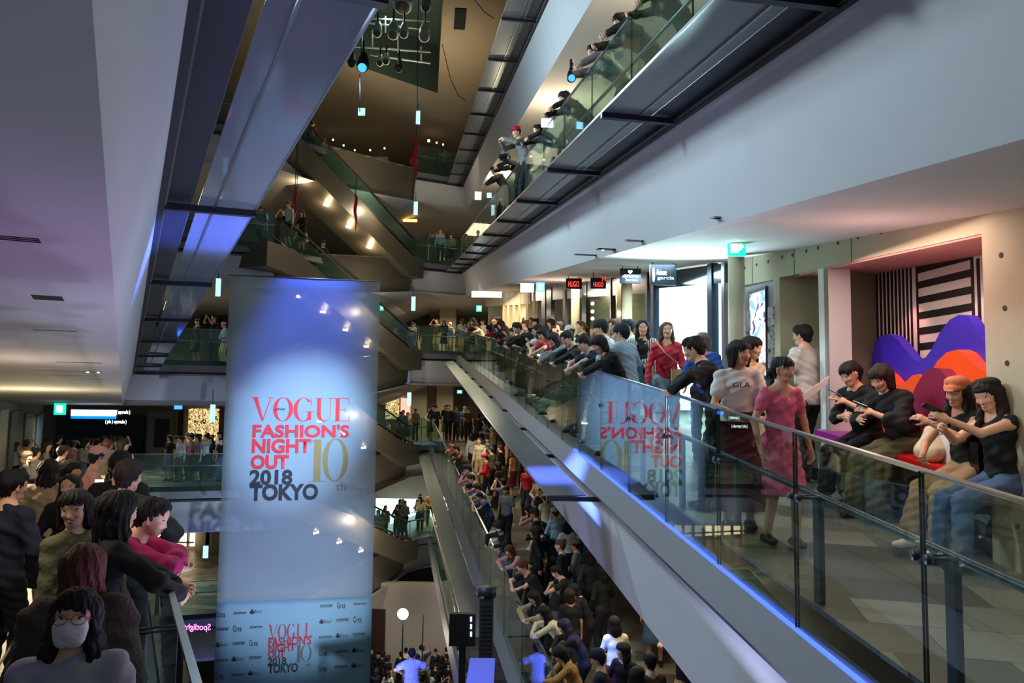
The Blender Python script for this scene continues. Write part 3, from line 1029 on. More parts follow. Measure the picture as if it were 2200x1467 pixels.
# exit sign, big
ex = thing('exit_sign', 'large green emergency exit sign with a white arrow, hung from the ceiling', 'sign', tuple(at(1583, 530, 8.9)))
pnl = sign_box('panel', 1566, 510, 1602, 549, 8.9, GREEN, None, parent=ex)
o = sign_box('pictogram', 1570, 517, 1586, 543, 8.896, GRW, None, depth=0.003)
o.parent = pnl
a1, a2, a3 = at(1588, 519, 8.893), at(1588, 540, 8.893), at(1599, 530, 8.893)
o = MB().prism([a1, a2, a3], (0, 0.003, 0)).build('arrow', GRW)
o.parent = pnl
hang(1574, 1594, 510, 8.9, ex, zceil(8.9))
lamp('exit_sign_glow', 'POINT', at(1583, 520, 8.6), 1.6, (0.1, 1, 0.6), None, 0.05)
for (x0, y0, x1, y1, Y, lb, zt) in ((1023, 656, 1035, 669, 30, 'distant green exit sign above the leaning crowd', 4.4), (115, 866, 140, 891, 21.5, 'green exit sign beside the long blue shop sign', 0.1), (816, 656, 824, 667, 35.0, 'tiny green exit sign next to the banner edge', 4.6), (982, 838, 993, 845, 33.0, 'green exit sign under the ceiling one turn below', 0.6)):
    r = thing('exit_sign', lb, 'sign', tuple(at(x0, y0, Y)), 0, 'green exit signs')
    sign_box('panel', x0, y0, x1, y1, Y, GREEN, None, parent=r)
    sign_box('pictogram', x0 + (x1 - x0) * 0.2, y0 + (y1 - y0) * 0.2, x0 + (x1 - x0) * 0.8, y1 - (y1 - y0) * 0.2, Y - 0.01, GRW, None, depth=0.005, parent=r)
WHG = emis('white_glowing_sign_face', (1.0, 0.95, 0.9, 1), 2.2)
WHB = emis('bluish_glowing_sign_face', (0.75, 0.88, 1.0, 1), 2.0)
tag(sign_box('light_box', 1013, 626, 1078, 638, 30.0, WHB, None, parent=None), 'long white light box sign under the distant ceiling', 'sign')
tag(sign_box('light_box', 1118, 605, 1147, 627, 21.5, WHG, None), 'square glowing white sign cube beside the cream facade', 'sign')
bs = thing('shop_sign', 'small blue and white sign beside the glowing white cube', 'sign', tuple(at(1161, 616, 20.5)))
sign_box('panel', 1152, 607, 1170, 626, 20.5, emis('blue_sign_face', (0.1, 0.4, 1, 1), 1.6), None, parent=bs)
for yy in (611, 618):
    sign_box('stripe', 1156, yy, 1167, yy + 4, 20.49, WHB, None, depth=0.004, parent=bs)
# vertical wayfinding blades at each floor
BLADE = emis('pale_blue_blade_face', (0.28, 0.66, 1.0, 1), 1.3)
names = ['topmost', 'second', 'third', 'fourth', 'lowest']
for i, (x, y, h, w, Y) in enumerate([(501, 105, 38, 11, 24.0), (484, 357, 38, 11, 24.6), (468, 617, 38, 11, 25.3), (456, 888, 38, 11, 25.8), (441, 1186, 26, 11, 26.0)]):
    o = thing('blade_sign', 'x', 'sign', tuple(at(x, y, Y)))
    pnl = sign_box('panel', x - w / 2, y - h / 2, x + w / 2, y + h / 2, Y, BLADE, None, parent=o)
    q_ = at(x, y - h / 2, Y)
    MB().tube([(q_.x, Y + 0.03, q_.z - 0.02), (q_.x, Y + 0.03, q_.z + 0.5)], 0.012, 6).build('hanger', DARKSTEEL, o)
    tag(o, 'pale blue vertical floor sign, %s in the column nearer the banner' % names[i], 'sign', 'vertical blade signs')
for i, (x, y, h, w, Y) in enumerate([(898, 252, 28, 9, 34.5), (893, 447, 28, 9, 34.8), (888, 652, 30, 9, 35.0), (879, 857, 28, 9, 34.6)]):
    o = thing('blade_sign', 'x', 'sign', tuple(at(x, y, Y)))
    pnl = sign_box('panel', x - w / 2, y - h / 2, x + w / 2, y + h / 2, Y, BLADE, None, parent=o)
    q_ = at(x, y - h / 2, Y)
    MB().tube([(q_.x, Y + 0.03, q_.z - 0.02), (q_.x, Y + 0.03, q_.z + 0.5)], 0.012, 6).build('hanger', DARKSTEEL, o)
    tag(o, 'pale blue vertical floor sign, %s in the column beyond the escalators' % names[i], 'sign', 'vertical blade signs')
for i, (x0, y0, x1, y1, Y, lb, m) in enumerate([(769, 232, 784, 247, 30, 'small bright sign on the dark top floor', BLADE), (1163, 255, 1188, 271, 14.0, 'bright white square light behind the teal glass', WHB), (1020, 412, 1034, 428, 28.0, 'round glowing teal shop light on the upper floor', WHB), (1055, 440, 1062, 462, 24.0, 'narrow white light sign behind the upper glass', WHB), (1046, 414, 1056, 424, 27.5, 'small teal heart-shaped sign on the upper floor', BLADE), (866, 471, 896, 476, 38, 'thin amber neon sign above the dark shop', emis('amber_neon', (1.0, 0.55, 0.1, 1), 2.5)), (408, 352, 415, 372, 9.0, 'tiny bright blue lamp beside the overhead shelf', emis('blue_lamp_face', (0.05, 0.25, 1, 1), 6.0))]):
    tag(sign_box('light_sign', x0, y0, x1, y1, Y, m, None), lb, 'sign')
# left: long blue-white shop sign and lettering
ls = thing('shop_sign', 'long white and blue light box above the black shop', 'sign', tuple(at(213, 887, 24)))
sign_box('panel', 152, 881, 248, 893, 24.0, WHB, None, parent=ls)
sign_box('blue_edge', 152, 893, 248, 899, 24.0, emis('deep_blue_edge', (0.0, 0.12, 1, 1), 1.8), None, parent=ls)
for s, b in (('( pla ) upgrade )', (226, 902, 272, 911)), ('( upgrade )', (250, 881, 280, 891))):
    o = sign_text(s, *b, 31.5, WHT)
    o.name = 'sign_lettering'
    tag(o, {'( pla ) upgrade )': 'lower row of white lit letters over the black shop', '( upgrade )': 'upper short row of white lit letters over the black shop'}[s], 'sign', 'lit letters of the black shop')
tag(sign_box('light_sign', 374, 871, 390, 879, 25, emis('deep_blue_sign', (0.02, 0.12, 1, 1), 3.0), None), 'small deep blue light under the white corner fascia', 'sign')
NEON = emis('pink_neon', (1.0, 0.12, 0.55, 1), 3.0)
ne = sign_text('Spotlight', 394, 1340, 453, 1357, 21.0, NEON, None, 0.01, True)
ne.name = 'neon_sign'
tag(ne, 'mirror-reversed pink neon script sign on the glass guard', 'sign')

# ---------------------------------------------------------------- ceiling fittings
def ceil_pt(px, py, side):
    return at_plane(px, py, 0.93, 0.113) if side == 'R' else at_plane(px, py, 0.73, -0.041)


VENT = mat('ceiling_vent_grey', rgb(120, 112, 108), 0.7)
DARKHOLE = mat('black_ceiling_slot', rgb(8, 8, 8), 0.9)
FITS = [('R', 1972, 363, 0.30, 0.10, VENT, 'vent', 'grey ceiling vent nearest the bench recess'), ('R', 1567, 468, 0.34, 0.10, VENT, 'vent', 'grey ceiling vent above the exit sign'), ('R', 1385, 517, 0.5, 0.10, VENT, 'vent', 'thin ceiling vent above the heart sign'), ('R', 1268, 547, 0.5, 0.12, VENT, 'vent', 'thin ceiling vent above the two red signs'),
        ('L', 28, 505, 0.20, 0.12, VENT, 'vent', 'brown-grey vent at the edge of the purple ceiling'), ('L', 118, 706, 0.32, 0.10, VENT, 'vent', 'grey vent below the black slot in the purple ceiling'), ('L', 170, 776, 0.5, 0.12, VENT, 'vent', 'thin vent in the beige part of the left ceiling'), ('L', 190, 813, 0.5, 0.12, VENT, 'vent', 'farthest thin vent in the beige left ceiling')]
for side, px, py, w, d, m, nm, lb in FITS:
    p = ceil_pt(px, py, side)
    rz = R(8) if side == 'R' else R(26)
    r = thing('ceiling_vent', lb, 'vent', (p.x, p.y, p.z), rz, 'ceiling vents')
    r.rotation_euler = (math.atan(0.113 if side == 'R' else -0.041), 0, rz)
    for nm_, sz, mm in (('frame', (w, d, 0.012), m),):
        o = MB().box((0, 0, -0.004), sz).build(nm_, mm)
        o.parent = r
    mbs = MB()
    for q in (-0.25, 0, 0.25):
        mbs.box((0, q * d, -0.012), (w * 0.9, d * 0.1, 0.006))
    o = mbs.build('slats', DARKHOLE)
    o.parent = r
for side, px, py, w, d, lb in [('R', 1712, 430, 0.20, 0.12, 'black twin downlight slot in the pinkish ceiling'), ('L', 103, 635, 0.15, 0.17, 'black square slot in the purple ceiling'), ('L', 200, 797, 0.22, 0.10, 'small black downlight in the beige left ceiling'), ('R', 1310, 535, 0.35, 0.16, 'small black downlight in the cyan-lit ceiling'), ('R', 1480, 520, 0.10, 0.05, 'tiny sprinkler plate in the cyan-lit ceiling')]:
    p = ceil_pt(px, py, side)
    r = thing('downlight', lb, 'downlight', (p.x, p.y, p.z), R(8) if side == 'R' else R(26), 'recessed downlights')
    r.rotation_euler[0] = math.atan(0.113 if side == 'R' else -0.041)
    o = MB().box((0, 0, -0.006), (w, d, 0.015)).build('housing', DARKHOLE)
    o.parent = r
    for s in (-0.28, 0.28) if (side, px) != ('L', 103) else ():
        o = MB().tube([(s * w, 0, -0.012), (s * w, 0, -0.022)], 0.016, 12).build('bulb', emis('warm_bulb', (1, 0.8, 0.5, 1), 5.0), None)
        o.parent = r

# ---------------------------------------------------------------- wide end: back walls, shops, columns
BACK = mat('warm_grey_back_wall', rgb(128, 122, 104), 0.7, noise=0.12, nscale=1.2)
DARKW = mat('dark_shop_wall', rgb(30, 30, 30), 0.5)
for k in (-3, -2, -1, 0, 1, 2):
    dz = LH * k
    zf, zt = 2.0 + dz, 5.2 + dz
    zfl = 0.9 + dz
    if k == -3:
        zf, zfl = -12.3, -12.3
    mat_b = BACK if k < 2 else DARKW
    struct(MB().box((-4.5, 46.1, (zf + zt) / 2), (21, 0.2, zt - zf)).build('wall_back', mat_b))
    struct(MB().hexa([(-23.5, 38, zfl), (-14.6, 38, zfl), (-14.6, 38.3, zfl), (-23.5, 38.3, zfl), (-23.5, 38, zt - 0.6), (-14.6, 38, zt - 0.6), (-14.6, 38.3, zt - 0.6), (-23.5, 38.3, zt - 0.6)]).build('wall_back', mat_b))
    struct(MB().hexa([(-14.8, 38, zfl), (-14.5, 38, zfl), (-14.0, 46, zfl), (-14.4, 46, zfl), (-14.8, 38, zt), (-14.5, 38, zt), (-14.0, 46, zt), (-14.4, 46, zt)]).build('wall_back', mat_b))
# right walls of the other turns
for k in (-2, -1, 1, 2):
    rt, far, lf = path(k)
    mb = sweep(rt, [(-3.4, -1.1), (-3.6, -1.1), (-3.6, 1.63), (-3.4, 1.63)])
    struct(mb.build('wall_right', BACK))
# left wall of our own ramp, and of the one above
for k in (-1, 0):
    z0, z1 = zr_left(30) + LH * (k + 1), zr_left(5) + LH * (k + 1)
    mb = MB().hexa([(-3.3 - 0.5 * 5, 5, z1 - 1.1), (-3.3 - 0.5 * 31, 31, z0 - 1.1), (-3.6 - 0.5 * 31, 31, z0 - 1.1), (-3.6 - 0.5 * 5, 5, z1 - 1.1),
                    (-3.3 - 0.5 * 5, 5, z1 + 1.63), (-3.3 - 0.5 * 31, 31, z0 + 1.68), (-3.6 - 0.5 * 31, 31, z0 + 1.68), (-3.6 - 0.5 * 5, 5, z1 + 1.63)])
    struct(mb.build('wall_left', mat('taupe_wall_left', rgb(140, 134, 118), 0.7)))
# doors and displays on the left wall of our ramp
for i, (a, b, m) in enumerate([(20.0, 21.4, CREAM), (22.0, 24.5, BACK), (25.2, 27.6, mat('grey_green_door', rgb(120, 134, 120), 0.4)), (28.5, 30.6, mat('blue_grey_panel', rgb(120, 150, 170), 0.5))]):
    z0 = zr_left(a)
    mb = MB().hexa([(-3.28 - 0.5 * a, a, z0 - 1.1), (-3.28 - 0.5 * b, b, z0 - 1.15), (-3.32 - 0.5 * b, b, z0 - 1.15), (-3.32 - 0.5 * a, a, z0 - 1.1),
                    (-3.22 - 0.5 * a, a, z0 + 1.3), (-3.22 - 0.5 * b, b, z0 + 1.3), (-3.32 - 0.5 * b, b, z0 + 1.3), (-3.32 - 0.5 * a, a, z0 + 1.3)])
    o = mb.build('door_%d' % (i + 1), m)
    struct(o)


def flat_px(name, x0, y0, x1, y1, Y, m, label, cat, group=None, depth=0.08):
    return sign_box(name, x0, y0, x1, y1, Y, m, label, cat, depth, group)


WARMWIN = emis('warm_lit_window', (1.0, 0.78, 0.45, 1), 0.9)
WHWIN = emis('white_lit_window', (0.78, 0.93, 1.0, 1), 1.5)
DISP = art_mat('shop_display_print', rgb(60, 50, 30), rgb(255, 225, 160), rgb(140, 110, 60), 6, 0.7)
GREYD = mat('grey_door_panel', rgb(120, 130, 132), 0.5)
for a in [
    ('shop_opening', 115, 893, 310, 1010, 37.4, BLACK, 'wide black shop opening behind the crowd', 'shop front'),
    ('door_panel', 312, 882, 374, 1010, 37.4, GREYD, 'grey door panel beside the black shop', 'door'),
    ('dark_window', 330, 900, 362, 960, 37.2, BLACK, 'black window in the grey door panel', 'window'),
    ('shop_opening', 378, 880, 394, 1000, 37.4, BLACK, 'narrow black opening beside the grey door panel', 'shop front'),
    ('shop_window', 402, 878, 470, 960, 37.4, DISP, 'glittering warm shop window behind the far crowd', 'shop window'),
    ('shop_window', 428, 632, 490, 730, 37.4, mat('brown_shop_wall', rgb(48, 36, 24), 0.5), 'dark brown shop wall with two lamps behind the upper guard', 'shop window'),
    ('shop_window', 362, 1215, 400, 1262, 37.2, WARMWIN, 'warm lit window behind the people on the side ramp', 'shop window'),
    ('shop_window', 806, 1072, 904, 1140, 44.5, WHWIN, 'large bright white shop window, the wider of two', 'shop window'),
    ('shop_window', 924, 1068, 984, 1140, 44.5, WHWIN, 'narrower bright white shop window beside the escalator corner', 'shop window'),
    ('shop_window', 828, 850, 858, 900, 44.5, DISP, 'striped glittering shop window next to the banner', 'shop window'),
    ('shop_window', 860, 855, 884, 900, 44.5, emis('red_white_display', (1.0, 0.45, 0.35, 1), 0.8), 'pinkish lit shop display next to the striped window', 'shop window'),
    ('shop_opening', 840, 665, 896, 700, 44.6, DARKW, 'dark shop opening behind the landing crowd', 'shop front'),
    ('shop_opening', 900, 655, 924, 700, 44.4, BLACK, 'black doorway beside the beige pillar', 'shop front'),
    ('shop_opening', 860, 468, 900, 510, 44.4, BLACK, 'black shop front under the amber neon sign', 'shop front'),
    ('shop_opening', 905, 468, 938, 505, 44.4, BLACK, 'black doorway between the white pillars upstairs', 'shop front'),
    ('shop_window', 558, 384, 600, 412, 37.0, WARMWIN, 'warm ceiling-high window on the terrace above the banner', 'shop window'),
    ('shop_window', 575, 412, 600, 450, 36.8, WARMWIN, 'warm lit shelf wall behind the terrace people', 'shop window'),
    ('shop_opening', 690, 270, 970, 330, 44.4, BLACK, 'long dark bar front on the top floor', 'shop front'),
    ('back_door', 785, 1310, 828, 1400, 33.9, mat('dark_red_interior', rgb(50, 16, 12), 0.6), 'dark red doorway on the ground floor next to the banner', 'door'),
]:
    flat_px(*a)
dz_ = thing('display_shelf', 'long warm lit display shelf on the back wall above the neon sign', 'shelf', (-18.0, 37.8, -7.3))
MB().box((-17.9, 37.7, -6.2), (5.4, 0.1, 2.0)).build('back_panel', emis('warm_display_glow', (1.0, 0.74, 0.42, 1), 1.3), dz_)
for i in range(4):
    MB().box((-17.9, 37.55, -7.0 + i * 0.55), (5.4, 0.25, 0.05)).build('board', DARKSTEEL, dz_)
for i in range(9):
    MB().box((-20.4 + i * 0.62, 37.55, -6.2), (0.05, 0.22, 2.0)).build('divider', DARKSTEEL, dz_)
for i, (px, k) in enumerate([(963, 0), (935, 1), (810, 2), (905, -1), (960, -1)]):
    p = at(px, 700, 43.0)
    o = MB().box((p.x, 43.0, 3.6 + LH * k), (0.9, 0.9, 3.2)).build('column', CONC if k < 1 else CREAM)
    tag(struct(o), 'column', 'column')

# ---------------------------------------------------------------- escalators across the wide end
def escalator(k, label, spots=True):
    A = Vector((-8.8, 28.0, zr_left(27) + LH * (k + 2) - 1.1))
    B = Vector((-5.3, 35.2, zr_right(36) + LH * k + 0.0 - 1.1 + 0.02))
    r = thing('escalator', label, 'escalator', tuple(B), 0, 'flights across the wide end')
    d = (B - A)
    dh = Vector((d.x, d.y, 0)).normalized()
    p = Vector((dh.y, -dh.x, 0))                 # towards the camera side
    if p.y > 0:
        p = -p
    W = 0.8
    # truss body
    def ring(q, lo, hi): return [q + p * W + Vector((0, 0, lo)), q - p * W + Vector((0, 0, lo)), q - p * W + Vector((0, 0, hi)), q + p * W + Vector((0, 0, hi))]
    mb = MB()
    secs = [ring(A - dh * 1.2, -0.9, -0.02), ring(A + d * 0.02, -1.0, -0.02), ring(B - d * 0.02, -1.0, -0.02), ring(B + dh * 0.9, -0.9, -0.02)]
    vs = [v for s in secs for v in s]
    fs = []
    for i in range(3):
        for j in range(4):
            j2 = (j + 1) % 4
            fs.append((i * 4 + j, i * 4 + j2, i * 4 + 4 + j2, i * 4 + 4 + j))
    fs += [(0, 1, 2, 3), (15, 14, 13, 12)]
    mb.add(vs, fs)
    mb.build('truss', BRONZE, r)
    # steps
    n = 20
    for i in range(n):
        q = A + d * ((i + 0.5) / n)
        MB().box((q.x, q.y, q.z + 0.02), (1.15, d.length / n * 1.1, 0.1), math.atan2(dh.y, dh.x) - PI / 2).build('step', DARKSTEEL, r)
    for s in (1, -1):
        e = p * (W - 0.08) * s
        u = Vector((0, 0, 0.86))
        t = p * 0.012
        a, b = A - dh * 0.5 + e, B + dh * 0.4 + e
        MB().hexa([a - t, b - t, b + t, a + t, a - t + u, b - t + u, b + t + u, a + t + u]).build('glass_side', PANEFAR, r)
        MB().tube([a + u, A + e + u + Vector((0, 0, 0.02)), B + e + u, b + u], 0.035, 8).build('handrail', BLACK, r, True)
        # sloping skirt cap
        MB().hexa([a - t * 5, b - t * 5, b + t * 5, a + t * 5, a - t * 5 + u * 0.08, b - t * 5 + u * 0.08, b + t * 5 + u * 0.08, a + t * 5 + u * 0.08]).build('skirt_cap', STEEL, r)
    if spots:
        for i in range(5):
            q = A + d * (0.14 + 0.18 * i) + Vector((0, 0, -1.03)) + p * 0.2
            for s in (-0.09, 0.09):
                MB().tube([q + dh * s, q + dh * s + Vector((0, 0, -0.07))], 0.045, 10).build('spotlight', emis('hot_white_lamp', (1, 0.86, 0.62, 1), 14.0), r)
            if k in (0, 1):
                lamp('escalator_spot', 'POINT', q + Vector((0, 0, -0.25)), 14 if k == 1 else 9, (1, 0.75, 0.42), None, 0.06)
    return r


ESC = ['escalator flight nearest the ground floor', 'escalator flight one turn below beside the banner', 'escalator flight from the terrace down behind the banner top', 'long escalator flight with golden lit underside from the top floor', 'topmost escalator flight under the roof']
for k in (-2, -1, 0, 1):
    escalator(k, ESC[k + 2])

# angular soffits beside the flights
for k in (-2, -1, 0):
    z = 4.15 + LH * k
    mb = MB()
    a, b, c = Vector((-8.6, 27.2, z - 0.1)), Vector((-6.6, 30.4, z - 0.1)), Vector((-6.9, 29.8, z + 1.2))
    d_ = Vector((-1.2, 0.4, 0))
    mb.prism([Vector((-8.5, 27.6, z - 0.2)), Vector((-5.6, 32.6, z - 0.9)), Vector((-7.2, 29.9, z + 0.9)), Vector((-8.5, 27.6, z + 1.0))], d_)
    trim(mb, BRONZE)

# ---------------------------------------------------------------- roof
ZR = 13.65
rf = MB()
hole = [at_plane(690, 115, ZR), at_plane(940, 200, ZR), at_plane(955, -60, ZR), at_plane(760, -90, ZR)]
outer = [Vector((-22, 46.5, ZR)), Vector((8, 46.5, ZR)), Vector((12, 6, ZR)), Vector((-16, 6, ZR))]
for i in range(4):
    j = (i + 1) % 4
    rf.quad(outer[i], outer[j], hole[j], hole[i])
struct(rf.build('ceiling_roof', mat('beige_roof_soffit', rgb(150, 136, 112), 0.8, noise=0.05)))
tk = MB()
for i in range(4):
    j = (i + 1) % 4
    tk.quad(hole[i], hole[j], hole[j] + Vector((0, 0, 2.2)), hole[i] + Vector((0, 0, 2.2)))
tk.quad(*[h + Vector((0, 0, 2.2)) for h in hole])
struct(tk.build('ceiling_recess', mat('dark_green_skylight_well', rgb(58, 74, 66), 0.6, noise=0.2)))
lamp('well_lamp', 'POINT', (hole[0] + hole[1] + hole[2] + hole[3]) / 4 + Vector((0, 0, 0.5)), 40, (0.6, 0.85, 0.8), None, 0.3)
lamp('roof_wash', 'AREA', (-4.0, 28.0, 10.0), 110, (1.0, 0.82, 0.55), (-4.0, 30.0, 13.6), 3.0)
# black slot in the roof
p = at_plane(988, 40, ZR)
o = MB().box((p.x, p.y, ZR - 0.02), (0.4, 1.5, 0.04), R(6)).build('roof_slot', DARKHOLE)
tag(o, 'long black slot in the beige roof soffit', 'ceiling slot')

# truss and stage lamps in the skylight well
tr = thing('lighting_truss', 'white pipe frame with cables inside the dark skylight well', 'lighting truss', tuple(at(840, 70, 27.5)))
WPIPE = mat('white_pipe', rgb(170, 180, 172), 0.4)
for (x0, y0, x1, y1) in ((740, 38, 925, 45), (730, 98, 925, 112), (755, 45, 925, 65), (795, 118, 925, 136)):
    MB().tube([at(x0, y0, 27.5), at(x1, y1, 27.5)], 0.035, 8).build('pipe', WPIPE, tr, True)
for (x, ya_, yb_) in ((755, 30, 62), (778, 28, 98), (828, 35, 70), (855, 60, 112), (905, 100, 135), (800, 66, 100)):
    MB().tube([at(x, ya_, 27.5), at(x, yb_, 27.5)], 0.03, 8).build('dropper', WPIPE, tr, True)


def stage_lamp(px, py, Y, s, label, m, lens=None, name='stage_lamp'):
    c = at(px, py, Y)
    r = thing(name, label, 'stage lamp', tuple(c), 0, 'lamps in the skylight well')
    hs = MB().tube([c + Vector((0, 0.1, 0.9 * s)), c + Vector((0, 0.05, 0.4 * s)), c, c + Vector((0, -0.1, -0.25 * s))], [0.18 * s, 0.34 * s, 0.38 * s, 0.36 * s], 14).build('housing', m, r, True)
    MB().tube([c + Vector((0, -0.1, -0.26 * s)), c + Vector((0, -0.12, -0.30 * s))], 0.28 * s, 14).build('lens', lens or BLACK, hs)
    MB().tube([c + Vector((0, 0, 0.8 * s)), c + Vector((0, 0, 1.6 * s))], 0.03, 6).build('hanger', BLACK, r)
    return r


WL = mat('white_lamp_housing', rgb(190, 200, 192), 0.4)
for i, (x, y, s) in enumerate([(729, 65, 0.7), (866, 5, 0.9), (811, 68, 0.45), (845, 70, 0.55), (868, 70, 0.45), (912, 75, 0.55), (757, 134, 0.4), (817, 133, 0.35), (830, 130, 0.35), (857, 145, 0.4), (915, 12, 0.5)]):
    stage_lamp(x, y, 26.5, s, '%s stage lamp in the skylight well, %s' % (['big white', 'very large white', 'small white', 'white round', 'slim white', 'white bell-shaped', 'small dark', 'small pale', 'tiny pale', 'small black', 'cropped white'][i], ['next to the overhead shelf', 'at the upper edge', 'under the second pipe', 'in the middle of the frame', 'beside the round one', 'at the end of the second pipe', 'beside the blue one', 'under the third pipe', 'beside the small pale one', 'lowest of all', 'at the upper corner'][i]), WL if i not in (6, 9) else BLACK)
bl = stage_lamp(780, 140, 20.0, 0.42, 'hanging stage lamp glowing bright blue below the skylight well', BLACK, emis('blue_stage_lens', (0.02, 0.14, 1, 1), 3.0))
bl_reflection = stage_lamp(1227, 168, 10.0, 0.16, 'small bright blue lamp built for a reflection at the upper glass guard', BLACK, emis('blue_stage_lens', (0.02, 0.14, 1, 1), 3.0))  # solid lamp built where only a reflection shows
for i, (x, y, w, c, lb) in enumerate([(715, 300, 3, (1, 0.8, 0.4, 1), 'warm lamp above the first bar table'), (738, 312, 3, (0.3, 1, 0.8, 1), 'small green glowing bottle lamp in the dark bar'), (762, 322, 3, (1, 0.2, 0.15, 1), 'small red lamp in the dark bar'), (795, 322, 3, (1, 0.8, 0.4, 1), 'warm low lamp in the middle of the dark bar'), (826, 318, 3, (1, 0.7, 0.4, 1), 'warm lamp beside the crimson cloth'), (921, 302, 5, (1, 0.85, 0.6, 1), 'brightest warm lamp over the far bar counter'), (938, 306, 3, (1, 0.6, 0.35, 1), 'orange lamp over the far bar counter'), (952, 310, 3, (1, 0.75, 0.5, 1), 'dim lamp at the end of the far bar counter')]):
    o = sign_box('bar_lamp', x - w / 2, y - w / 2, x + w / 2, y + w / 2, 38.5, emis('bar_lamp_%d' % i, c, 3.0), None)
    tag(o, lb, 'lamp', 'small lamps of the top-floor bar')
# cables and hanging red cloths
CAB = mat('black_cable', rgb(12, 12, 12), 0.6)
for i, (pts, Y, lb) in enumerate([([(776, -40), (776, 120)], 20.0, 'black cable carrying the blue stage lamp'), ([(773, 160), (773, 240)], 20.0, 'thin cable running down from the blue stage lamp'), ([(899, -40), (896, 240)], 24.0, 'thin vertical cable beside the roof slot edge'), ([(896, 265), (893, 300)], 24.0, 'short cable holding the large red cloth'), ([(642, 210), (638, 405)], 22.0, 'thin cable holding the red cloth nearest the shelf'), ([(766, 380), (764, 420)], 22.0, 'thin cable holding the slim red cloth'), ([(950, 95), (968, 170), (985, 205), (1000, 216)], 24.0, 'loose black cable curving below the roof slot'), ([(1020, 0), (1040, 25), (1062, 40)], 22.0, 'loose black cable beside the bracketed shelf'), ([(640, 225), (634, 405)], 22.4, 'second thin cable beside the red cloth')]):
    o = MB().tube([at(x, y, Y) for x, y in pts], 0.012, 6).build('cable', CAB, None, True)
    tag(o, lb, 'cable', 'hanging cables')
REDC = mat('red_cloth', rgb(190, 20, 50), 0.6)
for (x, y0, y1, w, Y, lb) in ((892, 298, 395, 12, 24.0, 'large crimson cloth strip hanging in the middle of the atrium'), (634, 403, 465, 7, 22.0, 'short crimson cloth strip hanging beside the white-shirted people'), (764, 418, 494, 7, 22.0, 'slim crimson cloth strip hanging beside the long escalator')):
    mb = MB()
    rows = []
    for i in range(9):
        t = i / 8
        ww = w * (0.25 + 0.75 * math.sin(PI * min(1, t * 0.9 + 0.18)) ** 0.8) * (1 if t < 0.85 else 0.4)
        c = at(x + 1.5 * math.sin(i * 1.3), y0 + (y1 - y0) * t, Y)
        hw = ww / 2 * Y / FPX
        rows.append([c + Vector((-hw, 0.0, 0)), c + Vector((-hw * 0.3, -0.06, 0)), c + Vector((hw * 0.4, 0.05, 0)), c + Vector((hw, -0.02, 0))])
    vs = [v for r_ in rows for v in r_] + [v + Vector((0, 0.03, 0)) for r_ in rows for v in r_]
    n = len(rows) * 4
    fs = []
    for i in range(len(rows) - 1):
        for j in range(3):
            a = i * 4 + j
            fs += [(a, a + 1, a + 5, a + 4), (n + a + 4, n + a + 5, n + a + 1, n + a)]
        fs += [(i * 4, i * 4 + 4, n + i * 4 + 4, n + i * 4), (i * 4 + 3, n + i * 4 + 3, n + i * 4 + 7, i * 4 + 7)]
    o = MB().add(vs, fs).build('red_cloth', REDC, None, True)
    tag(o, lb, 'cloth', 'crimson cloths hanging in the atrium')

# ---------------------------------------------------------------- ground floor
struct(MB().box((-6, 26, -12.3), (44, 46, 0.2)).build('floor', mat('dark_ground_floor', rgb(70, 68, 64), 0.5)))
struct(MB().hexa([(-9, 34.2, -12.2), (-1.0, 34.2, -12.2), (-1.0, 34.5, -12.2), (-9, 34.5, -12.2), (-9, 34.2, -8.0), (-1.0, 34.2, -8.0), (-1.0, 34.5, -8.0), (-9, 34.5, -8.0)]).build('wall_ground', mat('pale_ground_wall', rgb(176, 170, 158), 0.7)))
# ---------------------------------------------------------------- the hanging banner
BL_, BR_ = at(494, 598, 22.0), at(817, 600, 22.9)
BT = (BL_.z + BR_.z) / 2
bdir = Vector((BR_.x - BL_.x, BR_.y - BL_.y, 0))
BW = bdir.length
bdir.normalize()
bn = Vector((bdir.y, -bdir.x, 0))          # towards the camera
if bn.y > 0:
    bn = -bn


def ban_uv(px, py):
    """banner coordinates (metres from the top left corner, down) of a pixel"""
    d = Vector(FW + RT * (px - 1100) / FPX - UP * (py - 733.5) / FPX)
    t = BL_.dot(bn) / d.dot(bn)
    p = d * t
    return (p - BL_).dot(bdir), BT - p.z


def ban_pt(u, v, e=0.0): return Vector((BL_.x, BL_.y, BT - v)) + bdir * u + bn * e


FAB = bpy.data.materials.new('translucent_banner_cloth')
FAB.use_nodes = True
nt = FAB.node_tree
nt.nodes.clear()
o_ = nt.nodes.new('ShaderNodeOutputMaterial')
tr_ = nt.nodes.new('ShaderNodeBsdfTransparent')
tr_.inputs[0].default_value = (0.85, 0.9, 1, 1)
df = nt.nodes.new('ShaderNodeBsdfDiffuse')
df.inputs[0].default_value = rgb(168, 192, 216)
tl = nt.nodes.new('ShaderNodeBsdfTranslucent')
tl.inputs[0].default_value = rgb(145, 170, 200)
m1 = nt.nodes.new('ShaderNodeMixShader')
m1.inputs[0].default_value = 0.4
m2 = nt.nodes.new('ShaderNodeMixShader')
tcn = nt.nodes.new('ShaderNodeTexCoord')
nzn = nt.nodes.new('ShaderNodeTexNoise')
nzn.inputs['Scale'].default_value = 0.5
nt.links.new(tcn.outputs['Object'], nzn.inputs[0])
mrn = nt.nodes.new('ShaderNodeMapRange')
mrn.inputs['To Min'].default_value = 0.58
mrn.inputs['To Max'].default_value = 0.76
nt.links.new(nzn.outputs['Fac'], mrn.inputs[0])
nt.links.new(mrn.outputs[0], m2.inputs[0])
nt.links.new(df.outputs[0], m1.inputs[1])
